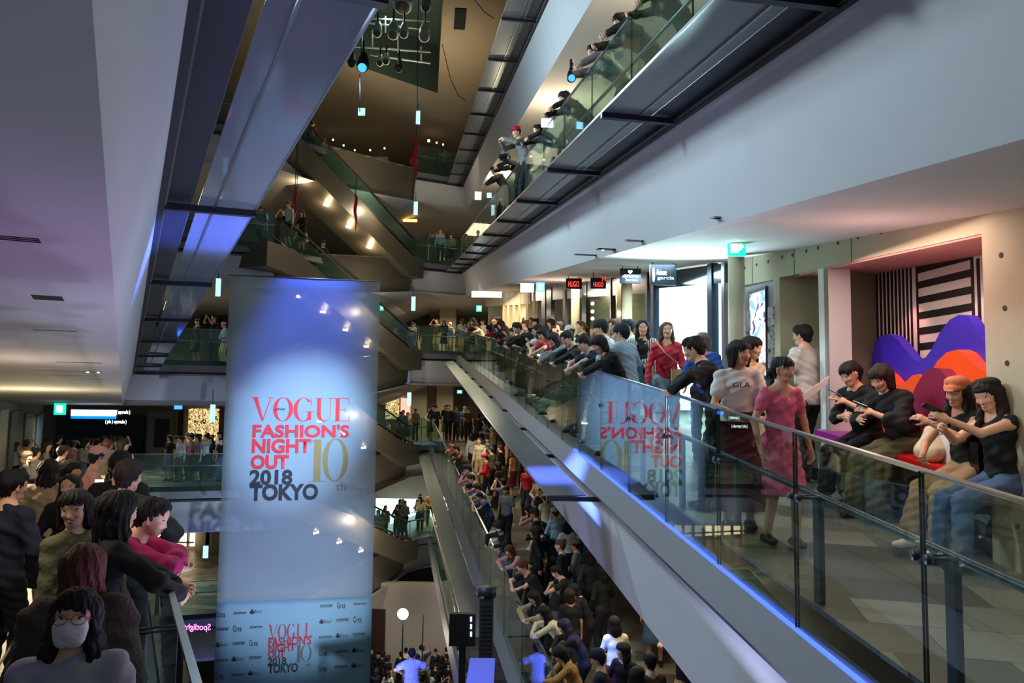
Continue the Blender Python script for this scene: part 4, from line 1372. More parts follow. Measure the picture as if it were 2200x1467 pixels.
nt.links.new(tl.outputs[0], m1.inputs[2])
nt.links.new(tr_.outputs[0], m2.inputs[1])
nt.links.new(m1.outputs[0], m2.inputs[2])
nt.links.new(m2.outputs[0], o_.inputs[0])

ban = thing('hanging_banner', 'tall translucent event banner with red, navy and gold lettering in the atrium', 'banner', tuple(BL_))
u1, v1 = ban_uv(625, 1288)
mb = MB()
NU, NV = 14, 30


def wave(u, v): return 0.014 * math.sin(u * 2.1 + v * 0.35) + 0.006 * math.sin(u * 4.3 - v * 0.2)


def cloth(v0, v1_, m, nm, e=0.0):
    mb = MB()
    vs, fs = [], []
    for s in (0, 0.008):
        for i in range(NV + 1):
            for j in range(NU + 1):
                u, v = BW * j / NU, v0 + (v1_ - v0) * i / NV
                vs.append(ban_pt(u, v, wave(u, v) * 0.5 - s + e))
    n = (NU + 1) * (NV + 1)
    for i in range(NV):
        for j in range(NU):
            a = i * (NU + 1) + j
            fs.append((a + NU + 1, a + NU + 2, a + 1, a))
    # single sheet is enough for the see-through part; the rim gives it its thickness
    rim = [j for j in range(NU + 1)] + [i * (NU + 1) + NU for i in range(1, NV + 1)] + [NV * (NU + 1) + j for j in range(NU - 1, -1, -1)] + [i * (NU + 1) for i in range(NV - 1, 0, -1)]
    for a, b in zip(rim, rim[1:] + rim[:1]):
        fs.append((a, b, b + n, a + n))
    mb.add(vs, fs)
    return mb.build(nm, m, ban, True)


cloth(0, v1, FAB, 'cloth')
LOWB = mat('slate_blue_printed_cloth', rgb(112, 154, 176), 0.7)
cloth(v1, 14.2, LOWB, 'printed_foot')['label'] = 'slate blue printed foot with sponsor lettering'
MB().tube([ban_pt(-0.05, -0.02), ban_pt(BW + 0.05, -0.02)], 0.02, 8).build('top_bar', STEEL, ban, True)
RED = mat('banner_red_print', rgb(172, 16, 40), 0.6)
NAVY = mat('banner_navy_print', rgb(10, 18, 36), 0.6)
GOLD = mat('banner_gold_print', rgb(112, 98, 60), 0.6)
RED2 = mat('banner_dark_red_print', rgb(150, 20, 52), 0.6)
NAVY2 = mat('banner_dark_navy_print', rgb(12, 26, 42), 0.6)
GOLD2 = mat('banner_grey_gold_print', rgb(86, 84, 76), 0.6)


# high-contrast serif letters as flat shapes in a unit box (x 0..w, y 0..1)
def ring_poly(cx, cy_, rx, ry, ix, iy, a0=0, a1=2 * PI, n=40):
    out = []
    for i in range(n):
        t0, t1 = a0 + (a1 - a0) * i / n, a0 + (a1 - a0) * (i + 1) / n
        out.append([(cx + rx * math.cos(t0), cy_ + ry * math.sin(t0)), (cx + rx * math.cos(t1), cy_ + ry * math.sin(t1)), (cx + ix * math.cos(t1), cy_ + iy * math.sin(t1)), (cx + ix * math.cos(t0), cy_ + iy * math.sin(t0))])
    return out


def rc(x0, y0, x1, y1): return [(x0, y0), (x1, y0), (x1, y1), (x0, y1)]


def didone(ch):
    th = 0.022
    if ch == 'V':
        return [[(0.06, 1), (0.24, 1), (0.52, 0.0), (0.44, 0.0)], [(0.46, 0.0), (0.50, 0.0), (0.82, 1), (0.78, 1)], rc(0, 1 - th, 0.34, 1), rc(0.66, 1 - th, 0.94, 1)], 0.9
    if ch == 'O':
        return ring_poly(0.42, 0.5, 0.42, 0.51, 0.25, 0.49), 0.86
    if ch == 'G':
        return ring_poly(0.42, 0.5, 0.42, 0.51, 0.25, 0.49, R(40), R(325)) + [rc(0.60, 0.05, 0.76, 0.42), rc(0.50, 0.40, 0.88, 0.42), [(0.72, 0.70), (0.76, 0.70), (0.76, 1.0), (0.74, 1.0)]], 0.92
    if ch == 'U':
        return [rc(0.08, 0.3, 0.25, 1), rc(0, 1 - th, 0.34, 1), rc(0.64, 0.3, 0.665, 1), rc(0.52, 1 - th, 0.78, 1)] + [[(0.08 + 0.0, 0.31), (0.25, 0.31)] + [(0.25 + 0.39 * (1 - math.cos(t)) / 2, 0.31 - 0.29 * math.sin(t)) for t in [PI * i / 12 for i in range(1, 12)]] + [(0.64, 0.31), (0.665, 0.31)] + [(0.665 - (0.585) * (1 - math.cos(t)) / 2, 0.31 - 0.33 * math.sin(t)) for t in [PI * i / 12 for i in range(1, 12)]]], 0.8
    if ch == 'E':
        return [rc(0.08, 0, 0.25, 1), rc(0, 0, 0.68, th), rc(0, 1 - th, 0.66, 1), rc(0.25, 0.49, 0.5, 0.512), [(0.62, 1), (0.66, 1), (0.66, 0.72), (0.645, 0.72)], [(0.64, 0), (0.68, 0), (0.70, 0.3), (0.68, 0.3)], [(0.47, 0.5), (0.5, 0.36), (0.5, 0.64)]], 0.72
    if ch == '1':
        return [rc(0.12, 0, 0.28, 1), rc(0, 0, 0.40, 0.012), [(0.12, 1), (0.12, 0.97), (-0.02, 0.86), (-0.02, 0.875)]], 0.46
    if ch == '0':
        return ring_poly(0.26, 0.5, 0.26, 0.505, 0.155, 0.492), 0.54
    return [], 0.5


def didone_text(s, px0, py0, px1, py1, m, name, stencil=False, gaps=0.0, skip_thin=False):
    u0, v0 = ban_uv(px0, py0)
    u1_, v1_ = ban_uv(px1, py1)
    tot = sum(didone(c)[1] for c in s) + gaps * (len(s) - 1)
    sx = (u1_ - u0) / tot
    H = v1_ - v0
    slope = 0.0
    x = 0.0
    mb = MB()
    for c in s:
        ps, w = didone(c)
        for p in ps:
            if skip_thin and (max(q[0] for q in p) - min(q[0] for q in p) < 0.05 or max(q[1] for q in p) - min(q[1] for q in p) < 0.03):
                continue
            pts = []
            for (a, b) in p:
                u, v = u0 + (x + a) * sx, v1_ - b * H
                pts.append(ban_pt(u, v, 0.006 + wave(u, v) * 0.5))
            for e in (0.0, -0.020):       # ink shows on both faces of the cloth
                mb.add([q + bn * e for q in pts], [tuple(range(len(pts)))])
        x += w + gaps
    return mb.build(name, m, ban)


def ban_text(s, px0, py0, px1, py1, m, bold, name='lettering'):
    u0, v0 = ban_uv(px0, py0)
    u1_, v1_ = ban_uv(px1, py1)
    objs = []
    for e in (0.013, -0.022):
        p = ban_pt(u0, v1_, e)
        M4 = Matrix(((bdir.x, 0, bn.x, p.x), (bdir.y, 0, bn.y, p.y), (0, 1, 0, p.z), (0, 0, 0, 1)))
        objs.append(text_mesh(name, s, m, M4, u1_ - u0, v1_ - v0, 0.0, bold, ban))
    return objs


didone_text('VOGUE', 541, 853, 752, 905, RED, 'lettering')
ban_text('JAPAN', 590, 876, 612, 883, NAVY, 0.0)
ban_text("FASHION'S", 543, 911, 750, 940, RED, 0.035)
ban_text('NIGHT', 542, 942, 668, 973, RED, 0.035)
ban_text('OUT', 539, 977, 620, 1007, RED, 0.04)
ban_text('2018', 537, 1009, 628, 1041, NAVY, 0.035)
ban_text('TOKYO', 537, 1040, 683, 1074, NAVY, 0.04)
didone_text('1', 664, 944, 705, 1034, GOLD, 'numeral')
didone_text('0', 694, 942, 749, 1033, GOLD, 'numeral')
ban_text('th', 722, 1036, 743, 1054, GOLD, 0.0)
# the foot of the banner repeats it, smaller
didone_text('VOGUE', 577, 1342, 670, 1370, RED2, 'lettering', skip_thin=True)
ban_text("FASHION'S", 577, 1369, 669, 1384, RED2, 0.035)
ban_text('NIGHT', 577, 1384, 634, 1398, RED2, 0.035)
ban_text('OUT', 576, 1398, 612, 1412, RED2, 0.04)
ban_text('2018', 576, 1413, 615, 1427, NAVY2, 0.035)
ban_text('TOKYO', 576, 1427, 640, 1443, NAVY2, 0.04)
didone_text('1', 634, 1386, 652, 1422, GOLD2, 'numeral')
didone_text('0', 646, 1385, 670, 1420, GOLD2, 'numeral')
ban_text('th', 657, 1424, 667, 1432, GOLD2, 0.0)
words_ = [['GYDA', 'DELVAUX', 'CLOVER'], ['TABASA', 'GYDA', 'DELVAUX'], ['CLOVER', 'TABASA', 'GYDA'], ['DELVAUX', 'CLOVER', 'TABASA'], ['GYDA', 'DELVAUX', 'CLOVER']]
SPON = {'GYDA': 'Grxa', 'DELVAUX': 'slumnm', 'CLOVER': 'flour', 'TABASA': 'runnner'}
for side, x0, y0, off_ in (('l', 466, 1314, 0), ('r', 688, 1297, 1)):
    for r_ in range(5):
        for c_ in range(3):
            w = words_[(r_ + off_) % 5][c_]
            x = x0 + c_ * 36 - r_ * 1.0
            y = y0 + r_ * 33 - c_ * 2.6
            if w == 'GYDA':
                ban_text('Grxa', x, y, x + 18, y + 12, NAVY2, 0.0)
            elif w == 'CLOVER':
                ban_text('flour', x + 9, y + 1, x + 26, y + 8, GOLD2, 0.0)
                u, v = ban_uv(x + 4, y + 5)
                mb = MB()
                for (du, dv) in ((-0.03, 0.02), (0.03, 0.02), (0, -0.03), (0, 0.03)):
                    mb.prism([ban_pt(u + du + 0.035 * math.cos(t), v + dv + 0.035 * math.sin(t), 0.014) for t in [2 * PI * i / 10 for i in range(10)]], bn * 0.001)
                mb.build('emblem', NAVY2, ban)
            else:
                ban_text({'DELVAUX': 'slumnm', 'TABASA': 'runnner'}[w], x, y + 2, x + 27, y + 7, NAVY2, 0.01)

# ---------------------------------------------------------------- stage gear low in the atrium
g = at(1046, 1262, 11.5)
sc_ = thing('loudspeaker_column', 'tall dark ribbed loudspeaker tower between banner and lower ramp', 'loudspeaker', (g.x, g.y, -12.2))
MB().box((g.x, g.y, (g.z - 12.2) / 2 + 0.0), (0.2, 0.2, g.z + 12.2 - 0.2)).build('cabinet', mat('ribbed_dark_grille', rgb(62, 62, 64), 0.6), sc_)
MB().tube([(g.x, g.y, g.z - 0.13), (g.x, g.y, g.z)], 0.14, 16).build('cap', DARKSTEEL, sc_, True)
for i in range(40):
    MB().box((g.x, g.y - 0.105, g.z - 0.25 - i * 0.06), (0.16, 0.012, 0.016)).build('rib', BLACK, sc_)
b = at(965, 1385, 12.0)
bx_ = at(1022, 1317, 12.0)
sp_ = thing('stage_monitor', 'black stage screen on a stand beside the loudspeaker tower', 'screen', ((b.x + bx_.x) / 2, 12.0, -12.2))
MB().box(((b.x + bx_.x) / 2, 12.0, (b.z + bx_.z) / 2), (bx_.x - b.x, 0.12, bx_.z - b.z)).build('screen', BLACK, sp_)
MB().box(((b.x + bx_.x) / 2, 12.1, (b.z - 12.2) / 2), (0.1, 0.1, b.z + 12.2)).build('stand', BLACK, sp_)
for i in range(3):
    q = at(1012, 1330 + i * 16, 11.92)
    MB().box(tuple(q), (0.03, 0.02, 0.07)).build('status_light', emis('cool_status_light', (0.6, 0.7, 1, 1), 0.8), sp_)
q0, q1 = at(1010, 1413, 9.3), at(1064, 1411, 9.3)
o = MB().hexa([(q0.x, 8.0, -12.2), (q1.x, 8.0, -12.2), (q1.x, 9.3, -12.2), (q0.x, 9.3, -12.2), (q0.x, 8.0, q0.z), (q1.x, 8.0, q0.z), (q1.x, 9.3, q0.z), (q0.x, 9.3, q0.z)]).build('podium', mat('grey_podium_top', rgb(112, 118, 140), 0.6))
tag(o, 'flat podium top glowing blue under a stage light below the loudspeaker tower', 'podium')
lamp('podium_spot', 'SPOT', (q0.x - 1.0, 8.0, q0.z + 2.2), 420, (0.02, 0.05, 1.0), ((q0.x + q1.x) / 2, 8.8, q0.z), 0.05, spot=30)
# photo light with a softbox on a stand
c = at(866, 1318, 31.0)
pl_ = thing('studio_lamp', 'glowing round studio lamp on a thin black stand on the ground floor', 'studio lamp', (c.x, c.y, -12.2))
MB().tube([(c.x, c.y, -12.2), (c.x, c.y, c.z)], 0.03, 8).build('stand', BLACK, pl_)
MB().tube([c + Vector((0, -0.05, 0)), c + Vector((0, 0.15, 0))], [0.22, 0.1], 16).build('bulb', emis('studio_bulb', (1, 0.9, 0.8, 1), 6.0), pl_, True)
lamp('studio_glow', 'POINT', c + Vector((0, -0.6, 0)), 120, (1, 0.9, 0.75), None, 0.2)
c = at(909, 1320, 31.5)
pl_ = thing('light_stand', 'empty thin light stand against the pale ground wall', 'light stand', (c.x, c.y, -12.2))
MB().tube([(c.x, c.y, -12.2), (c.x, c.y, c.z)], 0.025, 8).build('pole', BLACK, pl_)
c = at(1095, 1440, 17.0)
# raised camera platform
pf = thing('camera_platform', 'black camera platform that carries the person in the blue-lit shirt', 'platform', (-2.6, 19.5, -12.2))
MB().box((-2.6, 19.5, -7.95), (2.2, 1.6, 0.12)).build('deck', BLACK, pf)
for sx in (-1, 1):
    for sy_ in (-0.7, 0.7):
        MB().tube([(-2.6 + sx, 19.5 + sy_, -12.2), (-2.6 + sx, 19.5 + sy_, -8.01)], 0.04, 8).build('leg', DARKSTEEL, pf)
# ---------------------------------------------------------------- bodies: smooth-union field + surface nets
def V3(*a): return np.array(a, float)


def nrm(v):
    n = np.linalg.norm(v)
    return v / n if n > 1e-9 else V3(0, 0, 1)


def plane(tag, pt, n, reach=0.6):
    """cut away everything of that tag on the -n side of pt"""
    p = Prim(tag, pt, pt, reach, reach, n, 1.0, 0.0, True)
    p.cut = 'plane'
    return p


class Prim:
    """tapered capsule a-b, optionally wider along `side` by factor sq"""
    __slots__ = ('a', 'b', 'ra', 'rb', 'side', 'sq', 'k', 'tag', 'cut')

    def __init__(s, tag, a, b, ra, rb=None, side=None, sq=1.0, k=0.02, cut=False):
        s.tag, s.a, s.b, s.ra, s.rb = tag, np.array(a, float), np.array(b, float), ra, ra if rb is None else rb
        s.side = None if side is None else nrm(np.array(side, float))
        s.sq, s.k, s.cut = sq, k, cut


def field(prims, h):
    lo = np.min([np.minimum(p.a, p.b) - max(p.ra, p.rb) * max(1, p.sq) for p in prims if not p.cut], axis=0) - 2.5 * h
    hi = np.max([np.maximum(p.a, p.b) + max(p.ra, p.rb) * max(1, p.sq) for p in prims if not p.cut], axis=0) + 2.5 * h
    n = np.ceil((hi - lo) / h).astype(int) + 1
    ax = [lo[i] + h * np.arange(n[i]) for i in range(3)]
    D = {}
    for p in prims:
        if p.tag not in D and not p.cut:
            D[p.tag] = np.full(n, 0.2, np.float32)
    for p in prims:
        m = max(p.ra, p.rb) * max(1, p.sq) + p.k + 2.5 * h
        l = np.minimum(p.a, p.b) - m
        u = np.maximum(p.a, p.b) + m
        i0 = np.clip(np.floor((l - lo) / h).astype(int), 0, n - 1)
        i1 = np.clip(np.ceil((u - lo) / h).astype(int) + 1, 1, n)
        sl = tuple(slice(i0[i], i1[i]) for i in range(3))
        X = ax[0][sl[0]][:, None, None] - p.a[0]
        Y = ax[1][sl[1]][None, :, None] - p.a[1]
        Z = ax[2][sl[2]][None, None, :] - p.a[2]
        d = p.b - p.a
        if p.side is not None and p.sq != 1.0:
            f = 1 / p.sq - 1
            s = X * p.side[0] + Y * p.side[1] + Z * p.side[2]
            X = X + s * f * p.side[0]
            Y = Y + s * f * p.side[1]
            Z = Z + s * f * p.side[2]
            d = d + (d @ p.side) * f * p.side
        dd = d @ d
        if dd > 1e-12:
            t = np.clip((X * d[0] + Y * d[1] + Z * d[2]) / dd, 0, 1)
            q = np.sqrt((X - t * d[0]) ** 2 + (Y - t * d[1]) ** 2 + (Z - t * d[2]) ** 2) - (p.ra + (p.rb - p.ra) * t)
        else:
            q = np.sqrt(X ** 2 + Y ** 2 + Z ** 2) - p.ra
        if p.cut == 'plane':
            q = X * p.side[0] + Y * p.side[1] + Z * p.side[2]
        q = q.astype(np.float32)
        if p.cut:
            for T in ([p.tag] if p.tag in D else D):
                D[T][sl] = np.maximum(D[T][sl], -q)
            continue
        A = D[p.tag][sl]
        k = p.k
        hh = np.clip(0.5 + 0.5 * (A - q) / k, 0, 1)
        D[p.tag][sl] = A + (q - A) * hh - k * hh * (1 - hh)
    return D, lo, h


def surface_nets(F, lo, h):
    S = F < 0
    c = np.zeros(tuple(np.array(S.shape) - 1), np.uint8)
    for i in (0, 1):
        for j in (0, 1):
            for k in (0, 1):
                c += S[i:S.shape[0] - 1 + i, j:S.shape[1] - 1 + j, k:S.shape[2] - 1 + k]
    act = (c > 0) & (c < 8)
    I = np.argwhere(act)
    idx = -np.ones(act.shape, np.int64)
    idx[tuple(I.T)] = np.arange(len(I))
    cs = [(i, j, k) for i in (0, 1) for j in (0, 1) for k in (0, 1)]
    val = {o: F[I[:, 0] + o[0], I[:, 1] + o[1], I[:, 2] + o[2]] for o in cs}
    P = np.zeros((len(I), 3))
    N = np.zeros(len(I))
    for o in cs:
        for a in range(3):
            if o[a] == 0:
                o2 = tuple(1 if b == a else o[b] for b in range(3))
                v0, v1 = val[o], val[o2]
                cr = (v0 < 0) != (v1 < 0)
                t = np.where(cr, v0 / np.where(cr, v0 - v1, 1), 0)
                for b in range(3):
                    P[:, b] += np.where(cr, o[b] + (t if b == a else 0), 0)
                N += cr
    P = I + P / N[:, None]
    quads = []
    for a in range(3):
        b, c2 = (a + 1) % 3, (a + 2) % 3
        sl0, sl1 = [slice(None)] * 3, [slice(None)] * 3
        sl0[a], sl1[a] = slice(0, -1), slice(1, None)
        e0, e1 = S[tuple(sl0)], S[tuple(sl1)]
        E_ = np.argwhere(e0 != e1)
        E_ = E_[(E_[:, b] > 0) & (E_[:, c2] > 0) & (E_[:, b] < S.shape[b] - 1) & (E_[:, c2] < S.shape[c2] - 1)]
        flip = e0[tuple(E_.T)]
        q = []
        for (db, dc) in ((-1, -1), (0, -1), (0, 0), (-1, 0)):
            J = E_.copy()
            J[:, b] += db
            J[:, c2] += dc
            q.append(idx[tuple(J.T)])
        q = np.stack(q, 1)
        q[~flip] = q[~flip][:, ::-1]
        quads.append(q)
    Q = np.concatenate(quads)
    return P * h + lo, Q


def relax(P, Q, it=1, w=0.5):
    n = len(P)
    for _ in range(it):
        A = np.zeros((n, 3))
        C = np.zeros(n)
        for i in range(4):
            a, b = Q[:, i], Q[:, (i + 1) % 4]
            for x in range(3):
                A[:, x] += np.bincount(a, P[b, x], n) + np.bincount(b, P[a, x], n)
            C += np.bincount(a, minlength=n) + np.bincount(b, minlength=n)
        P = P * (1 - w) + w * A / np.maximum(C, 1)[:, None]
    return P


def np_mesh(name, P, Q, mi=None, extra=None):
    me = bpy.data.meshes.new(name)
    me.vertices.add(len(P))
    me.vertices.foreach_set('co', P.astype(np.float32).ravel())
    me.loops.add(len(Q) * 4)
    me.loops.foreach_set('vertex_index', Q.astype(np.int32).ravel())
    me.polygons.add(len(Q))
    me.polygons.foreach_set('loop_start', np.arange(len(Q), dtype=np.int32) * 4)
    try:
        me.polygons.foreach_set('loop_total', np.full(len(Q), 4, np.int32))
    except Exception:
        pass
    me.polygons.foreach_set('use_smooth', np.ones(len(Q), bool))
    if mi is not None:
        me.polygons.foreach_set('material_index', mi.astype(np.int32))
    me.update(calc_edges=True)
    return me


TAGS = ['skin', 'hair', 'top', 'bottom', 'shoe']


def labelled_mesh(name, prims, h, sm=1):
    D, lo, h = field(prims, h)
    tags = [t for t in TAGS if t in D]
    st = np.stack([D[t] for t in tags])
    F = st.min(0)
    P, Q = surface_nets(F, lo, h)
    P = relax(P, Q, sm, 0.4)
    ctr = P[Q].mean(1)
    g = np.clip(np.round((ctr - lo) / h).astype(int), 0, np.array(F.shape) - 1)
    lab = st[:, g[:, 0], g[:, 1], g[:, 2]].argmin(0)
    mi = np.array([TAGS.index(t) for t in tags])[lab]
    return P, Q, mi


# ---------------------------------------------------------------- skeleton
def ik(a, target, l1, l2, pole):
    """middle joint of a two-bone limb and its reachable end"""
    a, t = np.array(a, float), np.array(target, float)
    d = t - a
    L = np.linalg.norm(d)
    mx = (l1 + l2) * 0.995
    if L > mx:
        t = a + d / L * mx
        d = t - a
        L = mx
    L = max(L, abs(l1 - l2) + 0.02)
    x = (l1 * l1 - l2 * l2 + L * L) / (2 * L)
    y = math.sqrt(max(l1 * l1 - x * x, 0))
    u = nrm(d)
    p = np.array(pole, float)
    p = nrm(p - (p @ u) * u)
    return a + u * x + p * y, t


def rot(yaw=0, pitch=0, roll=0):
    """yaw about z, pitch forward (nodding towards +y), roll about y"""
    cy_, sy_ = math.cos(yaw), math.sin(yaw)
    cp, sp_ = math.cos(-pitch), math.sin(-pitch)
    cr, sr = math.cos(roll), math.sin(roll)
    Z = np.array([[cy_, -sy_, 0], [sy_, cy_, 0], [0, 0, 1]])
    X = np.array([[1, 0, 0], [0, cp, -sp_], [0, sp_, cp]])
    Y = np.array([[cr, 0, sr], [0, 1, 0], [-sr, 0, cr]])
    return Z @ X @ Y


STAND = dict(hz=0.90, lean=3, slean=0, twist=0, head=(0, 5, 0), hl=(-0.24, 0.04, 0.84), hr=(0.24, 0.04, 0.84), fl=(-0.10, 0.0), fr=(0.10, 0.02), el=(-0.6, -0.8, 0), er=(0.6, -0.8, 0), kn=(0, 1, 0), bend=0.0)


def joints(p):
    q = dict(STAND)
    q.update(p)
    J = {}
    Pv = V3(*(q.get('pel', (0, 0)) + (q['hz'] + 0.03,)))
    th, sl = R(q['lean']), R(q['slean'])
    d = nrm(V3(math.sin(sl), math.sin(th) * math.cos(sl), math.cos(th)))
    bend = R(q['bend'])
    d2 = nrm(V3(math.sin(sl), math.sin(th + bend) * math.cos(sl), math.cos(th + bend)))
    tw = R(q['twist'])
    side = V3(math.cos(tw), math.sin(tw), 0)
    J['pel'], J['waist'] = Pv, Pv + d * 0.17
    J['chest'] = J['waist'] + d2 * 0.18
    J['neck'] = J['chest'] + d2 * 0.135
    J['d'], J['d2'], J['side'] = d, d2, side
    fwd = np.cross(d2, side) * -1
    fwd = nrm(fwd if fwd[1] > -9 else -fwd)
    J['fwd'] = nrm(np.cross(V3(0, 0, 1), side)) if abs(d2[2]) > 0.3 else fwd
    ws = q.get('ws', 1.0)
    J['shl'], J['shr'] = J['neck'] - d2 * 0.055 - side * 0.152 * ws, J['neck'] - d2 * 0.055 + side * 0.152 * ws
    y, pt, rl = q['head']
    H = rot(R(y) + tw, R(pt), R(rl))
    J['H'] = H
    nd = nrm(d2 * 0.6 + H @ V3(0, 0.15, 0.8) * 0.6)
    J['hc'] = J['neck'] + nd * 0.085 + H @ V3(0, 0.015, 0.07)
    hs = q.get('hip', 0.09)
    J['hl'], J['hr'] = Pv + V3(-hs, 0, -0.03), Pv + V3(hs, 0, -0.03)
    for s, ft in (('l', q['fl']), ('r', q['fr'])):
        az = ft[2] if len(ft) > 2 else 0.075
        kp = q.get('k' + s, q['kn'])
        J['kn' + s], J['an' + s] = ik(J['h' + s], V3(ft[0], ft[1], az), 0.43, 0.42, kp)
        J['fy' + s] = R(ft[3]) if len(ft) > 3 else 0.0
    for s in 'lr':
        J['el' + s], J['wr' + s] = ik(J['sh' + s], V3(*q['h' + s]), 0.275, 0.245, q['e' + s])
    J['q'] = q
    return J


def hand(J, s, scale=1.0, curl=None, hi=True):
    """palm, four unequal bent fingers, a thumb off the side of the palm"""
    q = J['q']
    w, e = J['wr' + s], J['el' + s]
    d = nrm(np.array(q.get('hd' + s, w - e), float))
    sgn = -1 if s == 'l' else 1
    pn = np.array(q.get('pn' + s, (-sgn * 1.0, 0.2, 0)), float)      # palm normal: relaxed palms face the thighs
    pn = nrm(pn - (pn @ d) * d)
    ac = np.cross(d, pn) * (1 if s == 'l' else -1)                    # towards the thumb side
    curl = q.get('curl' + s, 0.35) if curl is None else curl
    out = []
    if not hi:
        out.append(Prim('skin', w + d * 0.02, w + d * 0.10 + pn * 0.015, 0.026, 0.022, ac, 1.5, 0.01))
        out.append(Prim('skin', w + d * 0.10 + pn * 0.015, w + d * 0.155 + pn * 0.05, 0.018, 0.014, ac, 1.9, 0.01))
        out.append(Prim('skin', w + d * 0.03 + ac * 0.03, w + d * 0.09 + ac * 0.05 + pn * 0.025, 0.015, 0.012, None, 1, 0.01))
        return out
    out.append(Prim('skin', w + d * 0.015, w + d * 0.075, 0.019, 0.016, ac, 1.95, 0.012))
    for i, (o, L) in enumerate(((0.031, 0.068), (0.0105, 0.075), (-0.0105, 0.070), (-0.030, 0.056))):
        b = w + d * (0.082 - abs(i - 1.2) * 0.004) + ac * o
        a1 = curl * 0.9 + 0.05 * i
        d1 = nrm(d * math.cos(a1) + pn * math.sin(a1) + ac * o * 1.6)
        m = b + d1 * L * 0.5
        a2 = a1 + curl * 1.3
        d2_ = nrm(d * math.cos(a2) + pn * math.sin(a2) + ac * o * 1.2)
        t = m + d2_ * L * 0.32
        a3 = a2 + curl * 0.9
        t2 = t + nrm(d * math.cos(a3) + pn * math.sin(a3)) * L * 0.24
        out += [Prim('skin', b, m, 0.0094, 0.0088, None, 1, 0.004), Prim('skin', m, t, 0.0088, 0.008, None, 1, 0.003), Prim('skin', t, t2, 0.008, 0.0072, None, 1, 0.003)]
    tb = w + d * 0.022 + ac * 0.028
    td = nrm(d * 0.75 + ac * 0.65 + pn * (0.3 + curl * 0.5))
    tm = tb + td * 0.038
    tt = tm + nrm(d * 0.9 + ac * 0.15 + pn * (0.3 + curl)) * 0.032
    out += [Prim('skin', w + d * 0.02 + ac * 0.012, tm, 0.015, 0.0105, None, 1, 0.008), Prim('skin', tm, tt, 0.0102, 0.0085, None, 1, 0.004)]
    return out


def body_prims(J, hi=True, female=True):
    S, d, d2, side = 'skin', J['d'], J['d2'], J['side']
    H, hc = J['H'], J['hc']
    P = []
    R_ = H @ V3(1, 0, 0)
    F_ = H @ V3(0, 1, 0)
    U_ = H @ V3(0, 0, 1)
    # head: cranium, face, jaw, chin, nose, ears
    P.append(Prim(S, hc + U_ * 0.035 - F_ * 0.022, hc + U_ * 0.035 + F_ * 0.022, 0.074, 0.070, R_, 0.98, 0.02))
    P.append(Prim(S, hc + U_ * 0.015 + F_ * 0.030, hc - U_ * 0.060 + F_ * 0.045, 0.056, 0.036, R_, 1.05, 0.03))
    P.append(Prim(S, hc - U_ * 0.085 + F_ * 0.062, hc - U_ * 0.088 + F_ * 0.055, 0.020, 0.020, R_, 1.3, 0.02))
    P.append(Prim(S, hc - U_ * 0.03 + F_ * 0.01 - R_ * 0.035, hc - U_ * 0.075 + F_ * 0.04 - R_ * 0.018, 0.028, 0.02, None, 1, 0.025))
    P.append(Prim(S, hc - U_ * 0.03 + F_ * 0.01 + R_ * 0.035, hc - U_ * 0.075 + F_ * 0.04 + R_ * 0.018, 0.028, 0.02, None, 1, 0.025))
    if hi:
        P.append(Prim(S, hc + U_ * 0.008 + F_ * 0.083, hc - U_ * 0.032 + F_ * 0.098, 0.007, 0.0105, None, 1, 0.012))
        P.append(Prim(S, hc - U_ * 0.034 + F_ * 0.091, hc - U_ * 0.034 + F_ * 0.090, 0.0085, 0.0085, R_, 1.7, 0.008))
        P.append(Prim(S, hc - U_ * 0.057 + F_ * 0.084, hc - U_ * 0.060 + F_ * 0.083, 0.0085, 0.0085, R_, 2.0, 0.01))
        for s in (-1, 1):
            P.append(Prim(S, hc + U_ * 0.012 + R_ * 0.074 * s, hc - U_ * 0.028 + R_ * 0.072 * s, 0.013, 0.010, F_, 1.2, 0.006))
            P.append(Prim(S, hc - U_ * 0.022 + F_ * 0.068 + R_ * 0.033 * s, hc - U_ * 0.022 + F_ * 0.066 + R_ * 0.034 * s, 0.021, 0.021, None, 1, 0.02))
            P.append(Prim(S, hc + U_ * 0.010 + F_ * 0.100 + R_ * 0.031 * s, hc + U_ * 0.010 + F_ * 0.101 + R_ * 0.034 * s, 0.0135, 0.0135, None, 1, 0.001, True))
    P.append(Prim(S, J['neck'] - d2 * 0.02, hc - U_ * 0.05 - F_ * 0.012, 0.052, 0.047, None, 1, 0.03))
    # trunk
    P.append(Prim(S, J['pel'] - d * 0.02, J['waist'], 0.093, 0.072, side, 1.42, 0.06))
    P.append(Prim(S, J['waist'], J['chest'], 0.072, 0.089, side, 1.38, 0.06))
    P.append(Prim(S, J['chest'], J['neck'] - d2 * 0.05, 0.087, 0.055, side, 1.46, 0.06))
    for s in 'lr':
        P.append(Prim(S, J['sh' + s], J['neck'], 0.045, 0.040, None, 1, 0.05))
        P.append(Prim(S, J['sh' + s], J['el' + s], 0.041, 0.033, None, 1, 0.03))
        P.append(Prim(S, J['el' + s], J['wr' + s], 0.033, 0.023, None, 1, 0.015))
        P.append(Prim(S, J['h' + s + '_'] if 'h' + s + '_' in J else J['h' + s], J['kn' + s], 0.082, 0.052, None, 1, 0.05))
        P.append(Prim(S, J['kn' + s], J['an' + s], 0.053, 0.035, None, 1, 0.03))
        P += hand(J, s, hi=hi)
    return P


def foot_dir(J, s):
    y = J['fy' + s]
    return V3(math.sin(-y), math.cos(y), 0)


